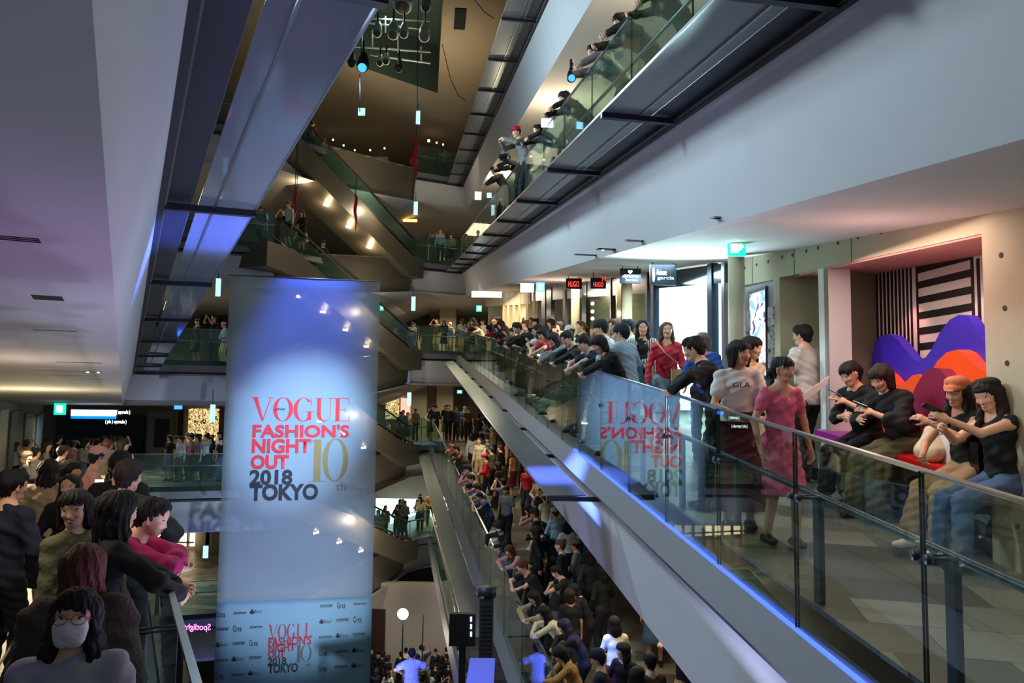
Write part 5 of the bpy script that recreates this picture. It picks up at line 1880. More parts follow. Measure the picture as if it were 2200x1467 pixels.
def shoe_prims(J, r=0.0, only=None):
    P = []
    for s in 'lr':
        if only and s != only:
            continue
        a = J['an' + s]
        f = foot_dir(J, s)
        b = V3(a[0], a[1], a[2])
        w = np.cross(f, V3(0, 0, 1))
        P.append(Prim('shoe', b - f * 0.045 + V3(0, 0, -0.035), b + f * 0.12 + V3(0, 0, -0.045), 0.038 + r, 0.030 + r, w, 1.15, 0.02))
        P.append(Prim('shoe', b + V3(0, 0, -0.02), b + f * 0.03 + V3(0, 0, -0.03), 0.042 + r, 0.035 + r, None, 1, 0.02))
    return P


def hair_prims(J, style, hi=True):
    H, hc = J['H'], J['hc']
    R_, F_, U_ = H @ V3(1, 0, 0), H @ V3(0, 1, 0), H @ V3(0, 0, 1)
    T = 'hair'
    P = []
    if style == 'none':
        return P
    g = 0.010
    P.append(Prim(T, hc + U_ * 0.044 - F_ * 0.030, hc + U_ * 0.050 + F_ * 0.022, 0.080 + g * 0.3, 0.073 + g * 0.3, R_, 0.98, 0.02))
    P.append(Prim(T, hc + U_ * 0.01 - F_ * 0.045, hc - U_ * 0.035 - F_ * 0.045, 0.068, 0.050, R_, 1.12, 0.03))
    if style in ('fringe', 'bob', 'long', 'pony'):
        P.append(Prim(T, hc + U_ * 0.058 + F_ * 0.060, hc + U_ * 0.040 + F_ * 0.074, 0.030, 0.022, R_, 1.9, 0.02))
    if style == 'short':
        P.append(Prim(T, hc + U_ * 0.088 + F_ * 0.045, hc + U_ * 0.075 + F_ * 0.062, 0.030, 0.024, R_, 1.7, 0.03))
        for s in (-1, 1):
            P.append(Prim(T, hc + U_ * 0.04 + R_ * 0.066 * s, hc + U_ * 0.0 + R_ * 0.070 * s, 0.022, 0.012, F_, 1.5, 0.02))
    if style in ('bob', 'long', 'parted'):
        n = -0.10 if style == 'bob' else -0.13
        for s in (-1, 1):
            P.append(Prim(T, hc + U_ * 0.05 + R_ * 0.060 * s, hc + U_ * n + R_ * 0.078 * s - F_ * 0.010, 0.029, 0.022, F_, 1.5, 0.03))
        P.append(Prim(T, hc + U_ * 0.02 - F_ * 0.05, hc + U_ * n - F_ * 0.05, 0.070, 0.058, R_, 1.25, 0.03))
    if style in ('long', 'parted'):
        e = hc - V3(0, 0, 1) * 0.30 - F_ * 0.075
        P.append(Prim(T, hc - U_ * 0.08 - F_ * 0.055, e, 0.055, 0.035, R_, 1.9, 0.03))
        for s in (-1, 1):
            P.append(Prim(T, hc - U_ * 0.11 + R_ * 0.078 * s, hc - V3(0, 0, 1) * 0.27 + R_ * 0.095 * s + F_ * (0.02 if style == 'parted' else -0.02), 0.030, 0.016, F_, 1.4, 0.02))
    if style == 'pony':
        P.append(Prim(T, hc + U_ * 0.02 - F_ * 0.11, hc - F_ * 0.14 - V3(0, 0, 1) * 0.02, 0.026, 0.034, None, 1, 0.01))
        P.append(Prim(T, hc - F_ * 0.14 - V3(0, 0, 1) * 0.02, hc - F_ * 0.125 - V3(0, 0, 1) * 0.22, 0.034, 0.012, None, 1, 0.02))
    if style == 'bun':
        P.append(Prim(T, hc + U_ * 0.10 - F_ * 0.085, hc + U_ * 0.105 - F_ * 0.09, 0.040, 0.040, None, 1, 0.01))
    # keep the face free
    P.append(Prim(T, hc - U_ * 0.020 + F_ * 0.100, hc - U_ * 0.13 + F_ * 0.100, 0.060, 0.058, R_, 0.95, 0.01, True))
    if style in ('parted', 'short', 'none'):
        P.append(Prim(T, hc + U_ * 0.035 + F_ * 0.105, hc - U_ * 0.02 + F_ * 0.100, 0.050, 0.055, R_, 1.05, 0.01, True))
    return P


def top_prims(J, sleeve='long', fit=0.016, tag='top', hem=0.0, cap=False):
    d, d2, side = J['d'], J['d2'], J['side']
    f = fit
    P = [Prim(tag, J['pel'] + d * (0.02 - hem), J['waist'], 0.099 + f + hem * 0.1, 0.077 + f, side, 1.42, 0.05),
         Prim(tag, J['waist'], J['chest'], 0.077 + f, 0.092 + f, side, 1.38, 0.05),
         Prim(tag, J['chest'], J['neck'] - d2 * 0.055, 0.090 + f * 0.8, 0.055 + f * 0.6, side, 1.46, 0.05)]
    for s in 'lr':
        P.append(Prim(tag, J['sh' + s], J['neck'] - d2 * 0.01, 0.042 + f, 0.044 + f * 0.4, None, 1, 0.04))
        if sleeve == 'none':
            continue
        if sleeve == 'short':
            m = J['sh' + s] + (J['el' + s] - J['sh' + s]) * 0.55
            P.append(Prim(tag, J['sh' + s], m, 0.041 + f, 0.041 + f * 1.3, None, 1, 0.03))
        else:
            P.append(Prim(tag, J['sh' + s], J['el' + s], 0.040 + f, 0.034 + f, None, 1, 0.03))
            t = 1.0 if sleeve == 'long' else 0.35
            P.append(Prim(tag, J['el' + s], J['el' + s] + (J['wr' + s] - J['el' + s]) * t, 0.034 + f, 0.027 + f * (1 if sleeve == 'long' else 1.6), None, 1, 0.02))
    P.append(plane(tag, J['pel'] - d * (0.075 + hem), d, 0.26))
    return P


def trouser_prims(J, fit=0.014, crop=1.0, wide=0.0):
    d, side = J['d'], J['side']
    P = [Prim('bottom', J['pel'] - d * 0.03, J['pel'] + d * 0.09, 0.099 + fit, 0.084 + fit * 0.6, side, 1.42, 0.04)]
    for s in 'lr':
        P.append(Prim('bottom', J['h' + s], J['kn' + s], 0.082 + fit, 0.056 + fit + wide * 0.5, None, 1, 0.04))
        P.append(Prim('bottom', J['kn' + s], J['kn' + s] + (J['an' + s] - J['kn' + s]) * crop, 0.057 + fit + wide * 0.5, 0.043 + fit + wide, None, 1, 0.02))
    return P


def skirt_prims(J, length=0.45, flare=0.12, fit=0.012, tag='bottom'):
    d, side = J['d'], J['side']
    a = J['pel'] + d * 0.07
    kn = (J['knl'] + J['knr']) / 2
    an = (J['anl'] + J['anr']) / 2
    t1 = J['pel'] + (kn - J['pel']) * min(1.0, length / 0.45)
    P = [Prim(tag, a, J['pel'] - d * 0.02, 0.088 + fit, 0.108 + fit, side, 1.42, 0.03),
         Prim(tag, J['pel'] - d * 0.02, t1, 0.108 + fit, 0.108 + fit + flare * 0.6, side, 1.45, 0.03)]
    if length > 0.45:
        t2 = kn + (an - kn) * min(1.0, (length - 0.45) / 0.42)
        P.append(Prim(tag, t1, t2, 0.108 + fit + flare * 0.6, 0.108 + fit + flare, side, 1.4, 0.03))
        t1 = t2
    if J['q']['hz'] > 0.7:
        P.append(plane(tag, t1 - V3(0, 0, 0.02), V3(0, 0, 1), 0.5))
    return P


def cap_prims(J, kind, tag='hat'):
    H, hc = J['H'], J['hc']
    R_, F_, U_ = H @ V3(1, 0, 0), H @ V3(0, 1, 0), H @ V3(0, 0, 1)
    if kind == 'beret':
        return [Prim(tag, hc + U_ * 0.085 - F_ * 0.035 - R_ * 0.01, hc + U_ * 0.095 + F_ * 0.02 + R_ * 0.01, 0.052, 0.046, R_, 1.75, 0.03), Prim(tag, hc + U_ * 0.06 - F_ * 0.02, hc + U_ * 0.06 + F_ * 0.02, 0.088, 0.082, U_, 0.45, 0.01)]
    if kind == 'baker':
        return [Prim(tag, hc + U_ * 0.085 - F_ * 0.03, hc + U_ * 0.09 + F_ * 0.03, 0.058, 0.056, R_, 1.55, 0.02), Prim(tag, hc + U_ * 0.05 - F_ * 0.025, hc + U_ * 0.055 + F_ * 0.028, 0.093, 0.086, U_, 0.45, 0.01), Prim(tag, hc + U_ * 0.045 + F_ * 0.085, hc + U_ * 0.035 + F_ * 0.125, 0.014, 0.009, R_, 4.5, 0.01)]
    if kind == 'beanie':
        return [Prim(tag, hc + U_ * 0.055 - F_ * 0.03, hc + U_ * 0.065 + F_ * 0.02, 0.092, 0.084, R_, 1.0, 0.02), Prim(tag, hc + U_ * 0.03 - F_ * 0.03, hc + U_ * 0.045 + F_ * 0.022, 0.094, 0.086, U_, 0.5, 0.01)]
    # baseball cap
    return [Prim(tag, hc + U_ * 0.060 - F_ * 0.03, hc + U_ * 0.068 + F_ * 0.025, 0.088, 0.080, R_, 1.0, 0.02), Prim(tag, hc + U_ * 0.058 + F_ * 0.085, hc + U_ * 0.050 + F_ * 0.150, 0.014, 0.009, R_, 4.2, 0.01)]


# ---------------------------------------------------------------- cloth, skin, hair colours
SKIN = [mat('light_skin', rgb(226, 178, 148), 0.55), mat('tan_skin', rgb(206, 154, 122), 0.55)]


def hair_mat(name, col):
    m = mat(name, col, 0.62, spec=0.35)
    nt = m.node_tree
    b = nt.nodes['Principled BSDF']
    tc, mp, n = nt.nodes.new('ShaderNodeTexCoord'), nt.nodes.new('ShaderNodeMapping'), nt.nodes.new('ShaderNodeTexNoise')
    mp.inputs['Scale'].default_value = (110, 110, 9)
    n.inputs['Scale'].default_value = 1.0
    n.inputs['Detail'].default_value = 3
    bp = nt.nodes.new('ShaderNodeBump')
    bp.inputs['Strength'].default_value = 1.0
    bp.inputs['Distance'].default_value = 0.012
    nt.links.new(tc.outputs['Object'], mp.inputs[0])
    nt.links.new(mp.outputs[0], n.inputs['Vector'])
    nt.links.new(n.outputs['Fac'], bp.inputs['Height'])
    nt.links.new(bp.outputs['Normal'], b.inputs['Normal'])
    rr = nt.nodes.new('ShaderNodeMix')
    rr.data_type = 'RGBA'
    rr.inputs['A'].default_value = tuple(c * 0.5 for c in col[:3]) + (1,)
    rr.inputs['B'].default_value = tuple(min(1, c * 1.8) for c in col[:3]) + (1,)
    nt.links.new(n.outputs['Fac'], rr.inputs['Factor'])
    nt.links.new(rr.outputs['Result'], b.inputs['Base Color'])
    return m


HAIRC = {'black': hair_mat('black_hair', rgb(17, 14, 14)), 'dark brown': hair_mat('dark_brown_hair', rgb(38, 25, 19)), 'brown': hair_mat('brown_hair', rgb(84, 48, 28)), 'grey': hair_mat('grey_hair', rgb(110, 108, 104))}
CLOTH = {}
for n_, c_ in (('black', (14, 14, 16)), ('charcoal', (38, 38, 42)), ('navy', (24, 30, 52)), ('white', (214, 212, 206)), ('cream', (216, 204, 168)), ('grey', (120, 120, 122)), ('beige', (176, 150, 112)), ('olive', (86, 84, 58)), ('light blue', (156, 186, 206)), ('denim blue', (72, 96, 132)), ('red', (190, 26, 34)), ('dark red', (86, 18, 24)), ('pink', (204, 70, 120)), ('dusty pink', (196, 140, 134)), ('mustard', (170, 130, 60)), ('brown', (84, 58, 42)), ('teal', (50, 110, 112)), ('green', (46, 92, 62)), ('magenta', (170, 20, 96)), ('blue', (40, 84, 170))):
    CLOTH[n_] = mat(n_.replace(' ', '_') + '_cloth', rgb(*c_), 0.85, noise=0.15, nscale=9, bump=0.9, bscale=7)
SHOEM = mat('dark_shoe_leather', rgb(22, 20, 20), 0.45)
SHOEW = mat('white_shoe_canvas', rgb(205, 200, 192), 0.6)
EYEW = mat('eye_white', rgb(225, 222, 218), 0.3)
EYEB = mat('dark_iris', rgb(16, 10, 8), 0.25)
LIP = mat('lip_colour', rgb(168, 70, 66), 0.5)
BROW = mat('eyebrow_colour', rgb(36, 24, 18), 0.7)


def ellipsoid_faces(c, r, Rm, n=8, m=6):
    vs, fs = [], []
    for i in range(m + 1):
        t = PI * i / m
        for j in range(n):
            a = 2 * PI * j / n
            vs.append(c + Rm @ (np.array([math.sin(t) * math.cos(a), math.sin(t) * math.sin(a), math.cos(t)]) * r))
    for i in range(m):
        for j in range(n):
            fs.append((i * n + j, (i + 1) * n + j, (i + 1) * n + (j + 1) % n, i * n + (j + 1) % n))
    return vs, fs


def add_face(P, Q, mi, J, lips=True, closed=False, smile=False):
    """eyes, brows and lips set into the head (same mesh as the body)"""
    H, hc = J['H'], J['hc']
    R_, F_, U_ = H @ V3(1, 0, 0), H @ V3(0, 1, 0), H @ V3(0, 0, 1)
    add = []
    for s in (-1, 1):
        e = hc + U_ * 0.006 + F_ * 0.078 + R_ * 0.031 * s
        add.append((e, (0.0145, 0.010, 0.0065 if not smile else 0.0045), 1))
        add.append((e + F_ * 0.0065, (0.0062, 0.0045, 0.0062 if not smile else 0.0042), 2))
        add.append((e + U_ * 0.0075 + F_ * 0.001, (0.0165, 0.010, 0.0028), 4))
        add.append((e + U_ * 0.023 + F_ * 0.002, (0.017, 0.006, 0.0032), 4))
    if lips:
        add.append((hc - U_ * 0.0545 + F_ * 0.0885, (0.020 if not smile else 0.025, 0.007, 0.0038), 3))
        add.append((hc - U_ * 0.0625 + F_ * 0.0875, (0.016, 0.007, 0.0045), 3))
        if smile:
            add.append((hc - U_ * 0.0583 + F_ * 0.0925, (0.016, 0.005, 0.0032), 1))
    VS, FS, MI = [P], [Q], [mi]
    o = len(P)
    for c, r, m in add:
        vs, fs = ellipsoid_faces(c, np.array(r), H, 10, 6)
        VS.append(np.array(vs))
        FS.append(np.array(fs) + o)
        MI.append(np.full(len(fs), m))
        o += len(vs)
    return np.concatenate(VS), np.concatenate(FS), np.concatenate(MI)


def ruffle(me, kind, J, sc, seed=0.0):
    """strands in hair, folds in cloth: small displacement along the surface normal"""
    n = len(me.vertices)
    co, no = np.empty(n * 3, np.float32), np.empty(n * 3, np.float32)
    me.vertices.foreach_get('co', co)
    me.vertices.foreach_get('normal', no)
    co, no = co.reshape(-1, 3), no.reshape(-1, 3)
    x, y, z = co[:, 0], co[:, 1], co[:, 2]
    if kind == 'hair':
        c = J['hc'] * sc
        a = np.arctan2(y - c[1], x - c[0])
        low = np.clip((c[2] + 0.05 - z) / 0.2, 0, 1)
        d = (0.0028 + 0.004 * low) * np.sin(a * 17 + 9 * np.sin(z * 14) * 0.4 + seed) + 0.0022 * np.sin(a * 39 - z * 30 + seed * 2) + 0.003 * np.sin(x * 60 + y * 47 + z * 21 + seed)
    else:
        f = np.sin(z * 34 + 5 * np.sin(x * 9 + seed) + 3 * np.sin(y * 11)) * np.sin(x * 21 - z * 8 + seed) + 0.6 * np.sin(x * 31 + y * 27 + z * 47 + seed * 3)
        d = 0.0048 * f + 0.003 * np.sin(z * 83 + x * 40 + seed)
    co = co + no * d[:, None]
    me.vertices.foreach_set('co', co.ravel())
    me.update()


def person(label, loc, heading, pose, H=1.65, hair='short', haircol='black', top=('black', 'long', 0.016, 0.0), bottom=('trousers', 'black'), hat=None, skin=0, shoe=None, h=0.009, face=True, smile=False, group=None, extra=None, mask=False, female=True):
    """a detailed standing, leaning or seated figure: body with hair and clothing as children"""
    J = joints(pose)
    sc = H / 1.70
    root = thing('person', label, 'person', tuple(loc), heading, group)
    M_ = np.eye(3) * sc

    def link(name, P, Q, mi, mats):
        me = np_mesh(name, P * sc, Q, mi)
        for m in mats:
            me.materials.append(m)
        o = bpy.data.objects.new(name, me)
        COL.objects.link(o)
        o.parent = root
        return o
    bp = body_prims(J, True, female)
    D, lo, hh = field(bp, h * 0.86)
    P, Q = surface_nets(D['skin'], lo, hh)
    P = relax(P, Q, 1, 0.35)
    mi = np.zeros(len(Q), int)
    if face:
        P, Q, mi = add_face(P, Q, mi, J, not mask, smile=smile)
    link('body', P, Q, mi, [SKIN[skin], EYEW, EYEB, LIP, BROW])

    def part(name, prims, m, hs=h, sm=1):
        D, lo, hh = field(prims, hs)
        k = [t for t in D]
        F = D[k[0]]
        for t in k[1:]:
            F = np.minimum(F, D[t])
        P, Q = surface_nets(F, lo, hh)
        P = relax(P, Q, sm, 0.4)
        o = link(name, P, Q, None, [m])
        if name in ('hair', 'top', 'skirt', 'trousers'):
            ruffle(o.data, 'hair' if name == 'hair' else 'cloth', J, sc, loc[0] * 7)
        return o
    if hair != 'none':
        part('hair', hair_prims(J, hair), HAIRC[haircol])
    if hat:
        part('hat', cap_prims(J, hat[0]), hat[1])
    if top:
        col, sl, fit, hem = top
        part('top', top_prims(J, sl, fit, 'top', hem), CLOTH[col] if isinstance(col, str) else col, h * 1.15)
    if bottom:
        kind, col = bottom[0], bottom[1]
        m = CLOTH[col] if isinstance(col, str) else col
        if kind == 'trousers':
            part('trousers', trouser_prims(J, *(bottom[2:] or (0.014,))), m, h * 1.3)
        elif kind == 'skirt':
            part('skirt', skirt_prims(J, *bottom[2:]), m, h * 1.3)
        elif kind == 'dress':
            part('skirt', skirt_prims(J, *bottom[2:]), m, h * 1.3)
    for s in 'lr':
        part('shoe', shoe_prims(J, 0.004, s), shoe or SHOEM, h * 1.2)
    if extra:
        for name, prims, m in extra(J):
            part(name, prims, m)
    root['_'] = 0
    del root['_']
    return root, J, sc


def world_pt(root, sc, v):
    a = root.rotation_euler[2]
    x, y, z = v[0] * sc, v[1] * sc, v[2] * sc
    return Vector((root.location.x + x * math.cos(a) - y * math.sin(a), root.location.y + x * math.sin(a) + y * math.cos(a), root.location.z + z))


# ---------------------------------------------------------------- crowd archetypes (one mesh each, shared by the crowd)
ARM_PHONE = dict(hl=(-0.10, 0.30, 1.28), hr=(0.10, 0.32, 1.30), el=(-0.7, -0.2, -0.7), er=(0.7, -0.2, -0.7))
POSES = {
    'standing': dict(),
    'waiting': dict(hl=(-0.06, 0.22, 1.02), hr=(0.08, 0.24, 1.05), el=(-0.8, -0.4, -0.3), er=(0.8, -0.4, -0.3), head=(8, 12, 0)),
    'filming': dict(hl=(-0.08, 0.30, 1.55), hr=(0.10, 0.30, 1.60), el=(-0.7, 0.1, -0.7), er=(0.7, 0.1, -0.7), head=(0, -6, 0)),
    'leaning': dict(lean=20, bend=14, pel=(0, -0.16), hl=(-0.04, 0.33, 1.12), hr=(0.05, 0.35, 1.12), el=(-0.9, 0.2, 0.1), er=(0.9, 0.2, 0.1), head=(-6, 26, 0)),
    'peering': dict(lean=16, bend=10, pel=(0, -0.1), hl=(-0.12, 0.36, 1.14), hr=(0.26, 0.30, 1.12), el=(-0.9, -0.1, 0.1), er=(0.9, -0.1, 0.1), head=(20, 30, 0)),
    'turning': dict(head=(-40, 4, 0), twist=-12, hl=(-0.22, 0.12, 0.88), hr=(0.12, 0.22, 1.04), er=(0.8, -0.4, -0.3)),
    'walking': dict(fl=(-0.09, 0.24), fr=(0.09, -0.22), lean=5, hl=(-0.24, -0.08, 0.88), hr=(0.24, 0.18, 0.90)),
}
ARCH = [('standing', 'short', 'trousers', 'long', None), ('waiting', 'long', 'skirt', 'long', None), ('filming', 'short', 'trousers', 'short', None), ('leaning', 'short', 'trousers', 'short', None), ('leaning', 'long', 'trousers', 'long', None), ('peering', 'bob', 'skirt', 'long', None), ('turning', 'long', 'trousers', 'long', None), ('standing', 'bob', 'skirt', 'short', None), ('waiting', 'short', 'trousers', 'long', 'cap'), ('standing', 'pony', 'trousers', 'short', None), ('waiting', 'bob', 'trousers', 'half', None), ('walking', 'long', 'trousers', 'long', None), ('standing', 'bun', 'skirt', 'long', None)]
_ARCH = {}


def arch_mesh(i, h=0.014):
    key = (i, h)
    if key in _ARCH:
        return _ARCH[key]
    pz, hair, bt, sl, hat = ARCH[i]
    J = joints(POSES[pz])
    P = body_prims(J, h < 0.018)
    P += hair_prims(J, hair) + top_prims(J, sl, 0.016) + shoe_prims(J)
    P += trouser_prims(J) if bt == 'trousers' else skirt_prims(J, 0.5, 0.05)
    if hat:
        P += [Prim('top', p.a, p.b, p.ra, p.rb, p.side, p.sq, p.k) for p in cap_prims(J, 'cap')]
    V, Q, mi = labelled_mesh('person', P, h)
    me = np_mesh('person', V, Q, mi)
    for _ in TAGS:
        me.materials.append(SHOEM)
    _ARCH[key] = me
    return me


PEOPLE = [0]
_USED = {}
POSEW = {'standing': 'standing', 'waiting': 'waiting with folded hands', 'filming': 'filming with raised arms', 'leaning': 'leaning forward', 'peering': 'peering down', 'turning': 'looking over the shoulder', 'walking': 'walking'}
HAIRW = {'short': 'short', 'long': 'long', 'bob': 'bobbed', 'pony': 'tied-back', 'bun': 'bunned'}
CROWD = []


def crowd_person(i, loc, heading, H, zone, hc, tc, bc, sk, group, h=0.014):
    me = arch_mesh(i, h)
    o = bpy.data.objects.new('person', me)
    COL.objects.link(o)
    o.location = loc
    o.rotation_euler = (0, 0, heading)
    s = H / 1.70
    o.scale = (s * random.uniform(0.94, 1.04), s, s)
    for sl, m in zip(o.material_slots, (SKIN[sk], HAIRC[hc], CLOTH[tc], CLOTH[bc], SHOEM)):
        sl.link = 'OBJECT'
        sl.material = m
    o['category'] = 'person'
    o['group'] = group
    pz, hair, bt, slv, hat = ARCH[i]
    CROWD.append((o, zone, tc, hc, hair, pz, bt, bc, hat, slv))
    PEOPLE[0] += 1
    return o


def name_crowd():
    """labels: look first, then the zone, then what stands next to the person"""
    by = {}
    for rec in CROWD:
        o, zone, tc, hc, hair, pz, bt, bc, hat, slv = rec
        hd = 'cap' if hat else '%s %s hair' % (HAIRW[hair], hc)
        lab = '%s-topped person with %s %s %s' % (tc.replace(' ', '-'), hd, POSEW[pz], zone)
        by.setdefault(lab, []).append(rec)
    seen = set()
    for lab, rs in by.items():
        if len(rs) == 1:
            rs[0][0]['label'] = lab
            seen.add(lab)
            continue
        for n, rec in enumerate(rs):
            o, zone, tc, hc, hair, pz, bt, bc, hat, slv = rec
            hd = 'capped' if hat else '%s-haired' % hair
            near = sorted((r for r in CROWD if r[0] is not o and r[1] == zone), key=lambda r: (r[0].location - o.location).length)
            done = False
            for r in near[:14]:
                px0, px1 = proj(o.location)[0], proj(r[0].location)[0]
                rel = 'behind' if o.location.length > r[0].location.length + 0.25 else 'in front of'
                rel2 = 'ahead of' if px0 < px1 else 'next to'
                for rr in (rel, rel2):
                    c = '%s person in %s top %s the %s-topped %s-haired one %s' % (hd, tc.replace(' ', '-'), rr, r[2].replace(' ', '-'), r[4], zone)
                    if len(c.split()) <= 16 and c not in seen:
                        seen.add(c)
                        o['label'] = c
                        done = True
                        break
                if done:
                    break
            if not done:
                o['label'] = lab
# ---------------------------------------------------------------- floors people stand on
def foot_z(x, y, x0, b, zr):
    """height of a ramp floor whose rail runs X = x0 + b*Y, at any point beside it"""
    L = math.hypot(b, 1)
    t = ((x - x0) * b + y) / L
    return zr(t / L) - 1.1


def fl_right(k):
    x0, b = (2.57, -0.14) if k >= 0 else (2.55, -0.172)
    return lambda x, y: foot_z(x, y, x0, b, zr_right) + LH * k


def fl_left(k): return lambda x, y: foot_z(x, y, 0.31, -0.5, zr_left) + LH * (k + 1)


def fl_far(k):
    zR, zL = zr_right(YC_R) + LH * k - 1.1, zr_left(YC_L) + LH * (k + 1) - 1.1

    def f(x, y):
        t = min(1, max(0, (x + 7.4) / 2.8))
        return zL + (zR - zL) * t
    return f


def fl_ground(x, y): return -12.2


def rz2(v, a): return (v[0] * math.cos(a) - v[1] * math.sin(a), v[0] * math.sin(a) + v[1] * math.cos(a))


def place_head(px, py, floor, pose, H, heading, t0=1.2, t1=60.0):
    """stand the figure on the floor so that the crown of its head is seen at the pixel"""
    J = joints(pose)
    sc = H / 1.70
    top = J['hc'] + J['H'] @ V3(0, 0, 0.125)
    ox, oy = rz2(top * sc, heading)
    d = Vector(FW + RT * (px - 1100) / FPX - UP * (py - 733.5) / FPX)
    d = d / d.y
    prev = None
    t = t0
    while t < t1:
        p = d * t
        r = (p.x - ox, p.y - oy)
        f = p.z - floor(*r) - top[2] * sc
        if prev is not None and (f < 0) != (prev[0] < 0):
            s = prev[0] / (prev[0] - f)
            t = prev[1] + (t - prev[1]) * s
            p = d * t
            r = (p.x - ox, p.y - oy)
            return Vector((r[0], r[1], floor(*r)))
        prev = (f, t)
        t += 0.05
    return None


def stand_at(px, py, floor, pose, H, heading, Y):
    """head seen at the pixel at distance Y; the figure's height follows, within human limits"""
    J = joints(pose)
    p = at(px, py, Y)
    top = J['hc'] + J['H'] @ V3(0, 0, 0.125)
    for _ in range(4):
        sc = H / 1.70
        ox, oy = rz2(top * sc, heading)
        x, y = p.x - ox, p.y - oy
        z = floor(x, y)
        want = (p.z - z) / top[2] * 1.70
        H = min(max(want, H0(H) * 0.88), H0(H) * 1.1)
    if DEBUG:
        print('stand', px, py, 'Y', round(y, 2), 'X', round(x, 2), 'H', round(H, 2), 'want', round(want, 2), 'glassX', round(x_right(y), 2), round(x_left(y), 2))
    return Vector((x, y, z)), H


DEBUG = False
_H0 = [1.65]


def H0(H): return 1.65


def place_Y(px, Y, floor, off_=(0, 0)):
    p = at(px, 733, Y)
    return Vector((p.x + off_[0], Y + off_[1], floor(p.x + off_[0], Y + off_[1])))


R0, Lm = fl_right(0), fl_left(-1)
CAMF = PI     # facing the camera
HANDS_IN = dict(hl=(-0.06, 0.24, 1.00), hr=(0.07, 0.25, 1.02), el=(-0.8, -0.5, -0.3), er=(0.8, -0.5, -0.3), pnl=(0, 0, 1), pnr=(0, 0, 1), curll=0.7, curlr=0.7)


def hero(label, px, py, floor, H, heading, pose, Y=None, **kw):
    q = dict(pose)
    loc, H = stand_at(px, py, floor, q, H, heading, Y)
    PEOPLE[0] += 1
    return person(label, loc, heading, q, H, **kw)


def prop(mb, name, m, label, cat, group=None, smooth=False):
    o = mb.build(name, m, None, smooth)
    return tag(o, label, cat, group)


def phone(root, sc, J, s, label, normal=(0, 0, 1)):
    """a phone lying in that hand"""
    w, e = J['wr' + s], J['el' + s]
    d = nrm(np.array(J['q'].get('hd' + s, w - e), float))
    c = world_pt(root, sc, w + d * 0.10 + V3(0, 0, 0.035))
    c2 = world_pt(root, sc, w + d * 0.10 + V3(0, 0, 0.035) + d * 0.07)
    ax = (c2 - c).normalized()
    n = Vector(normal)
    n = (n - ax * n.dot(ax)).normalized()
    sd = ax.cross(n)
    mb = MB()
    ps = [c + ax * a * 0.07 + sd * b * 0.036 + n * z for z in (-0.004, 0.004) for a, b in ((-1, -1), (1, -1), (1, 1), (-1, 1))]
    r = thing('phone', label, 'phone', tuple(c))
    cs = mb.hexa(ps).build('case', BLACK, r)
    ps = [c + ax * a * 0.064 + sd * b * 0.032 + n * z for z in (0.004, 0.005) for a, b in ((-1, -1), (1, -1), (1, 1), (-1, 1))]
    so = MB().hexa(ps).build('screen', emis('phone_screen', (0.6, 0.75, 1, 1), 0.7), None)
    so.parent = cs
    so.matrix_parent_inverse = cs.matrix_parent_inverse.copy() if False else Matrix.Translation(Vector(c)).inverted() @ Matrix.Translation(Vector(c))
    return r


# ---- right-hand walkway, one by one
hero('girl in a pink dress with dark tied hair walking beside the glass', 1683, 766, R0, 1.42, CAMF + 0.15, dict(POSES['walking'], fl=(-0.08, 0.12), fr=(0.08, -0.10), head=(20, 2, 0), hl=(-0.27, 0.05, 0.86), hr=(0.25, 0.12, 0.88)), hair='pony', top=(mat('soft_pink_cloth', rgb(214, 96, 132), 0.85, noise=0.15, nscale=9, bump=0.9, bscale=7), 'short', 0.008, 0.0), bottom=('dress', _M['soft_pink_cloth'] if 'soft_pink_cloth' in _M else mat('soft_pink_cloth', rgb(214, 96, 132), 0.85), 0.46, 0.03), skin=1, Y=6.30)
r_, J_, s_ = hero('woman in a white printed T-shirt with shoulder-length dark hair and a dark red skirt', 1590, 730, R0, 1.62, CAMF - 0.05, dict(HANDS_IN, head=(28, 2, 0)), hair='bob', top=('white', 'short', 0.02, 0.02), bottom=('skirt', 'dark red', 0.75, 0.06), skin=1, Y=6.75)
p_ = world_pt(r_, s_, J_['chest'] + V3(0, 0.142, -0.02))
tm = text_mesh('shirt_print', 'GLA', CLOTH['charcoal'], Matrix(((1, 0, 0, p_.x - 0.08), (0, 0, -1, p_.y - 0.012), (0, 1, 0, p_.z), (0, 0, 0, 1))), 0.15, 0.045, 0.0, 0.01)
_top = [c for c in r_.children if c.name.startswith('top')][0]
tm.parent = _top
tm.matrix_parent_inverse = (Matrix.Translation(r_.location) @ r_.rotation_euler.to_matrix().to_4x4()).inverted()
p_ = world_pt(r_, s_, (J_['wrl'] + J_['wrr']) / 2 + V3(0, 0.10, 0.02))
prop(MB().box(tuple(p_), (0.24, 0.17, 0.03), 0.1), 'leather_folder', CLOTH['brown'], 'dark folder held by the woman in the white printed T-shirt', 'folder')
hero('woman in a cream cardigan standing close behind the white T-shirt woman', 1618, 722, R0, 1.70, CAMF + 0.6, dict(head=(10, 8, 0)), hair='long', top=('cream', 'long', 0.022, 0.05), bottom=('trousers', 'cream'), Y=7.70)
hero('man in a black jacket leaning over the rail, short hair, face turned away', 1482, 724, R0, 1.74, PI / 2 - 0.05, dict(lean=14, bend=14, pel=(0, -0.14), hl=(-0.16, 0.36, 1.12), hr=(0.18, 0.32, 1.10), el=(-0.9, -0.1, 0.2), er=(0.9, -0.1, 0.2), head=(-18, 18, 0)), hair='short', top=('black', 'long', 0.022, 0.03), bottom=('trousers', 'black'), skin=0, female=False, Y=7.50)
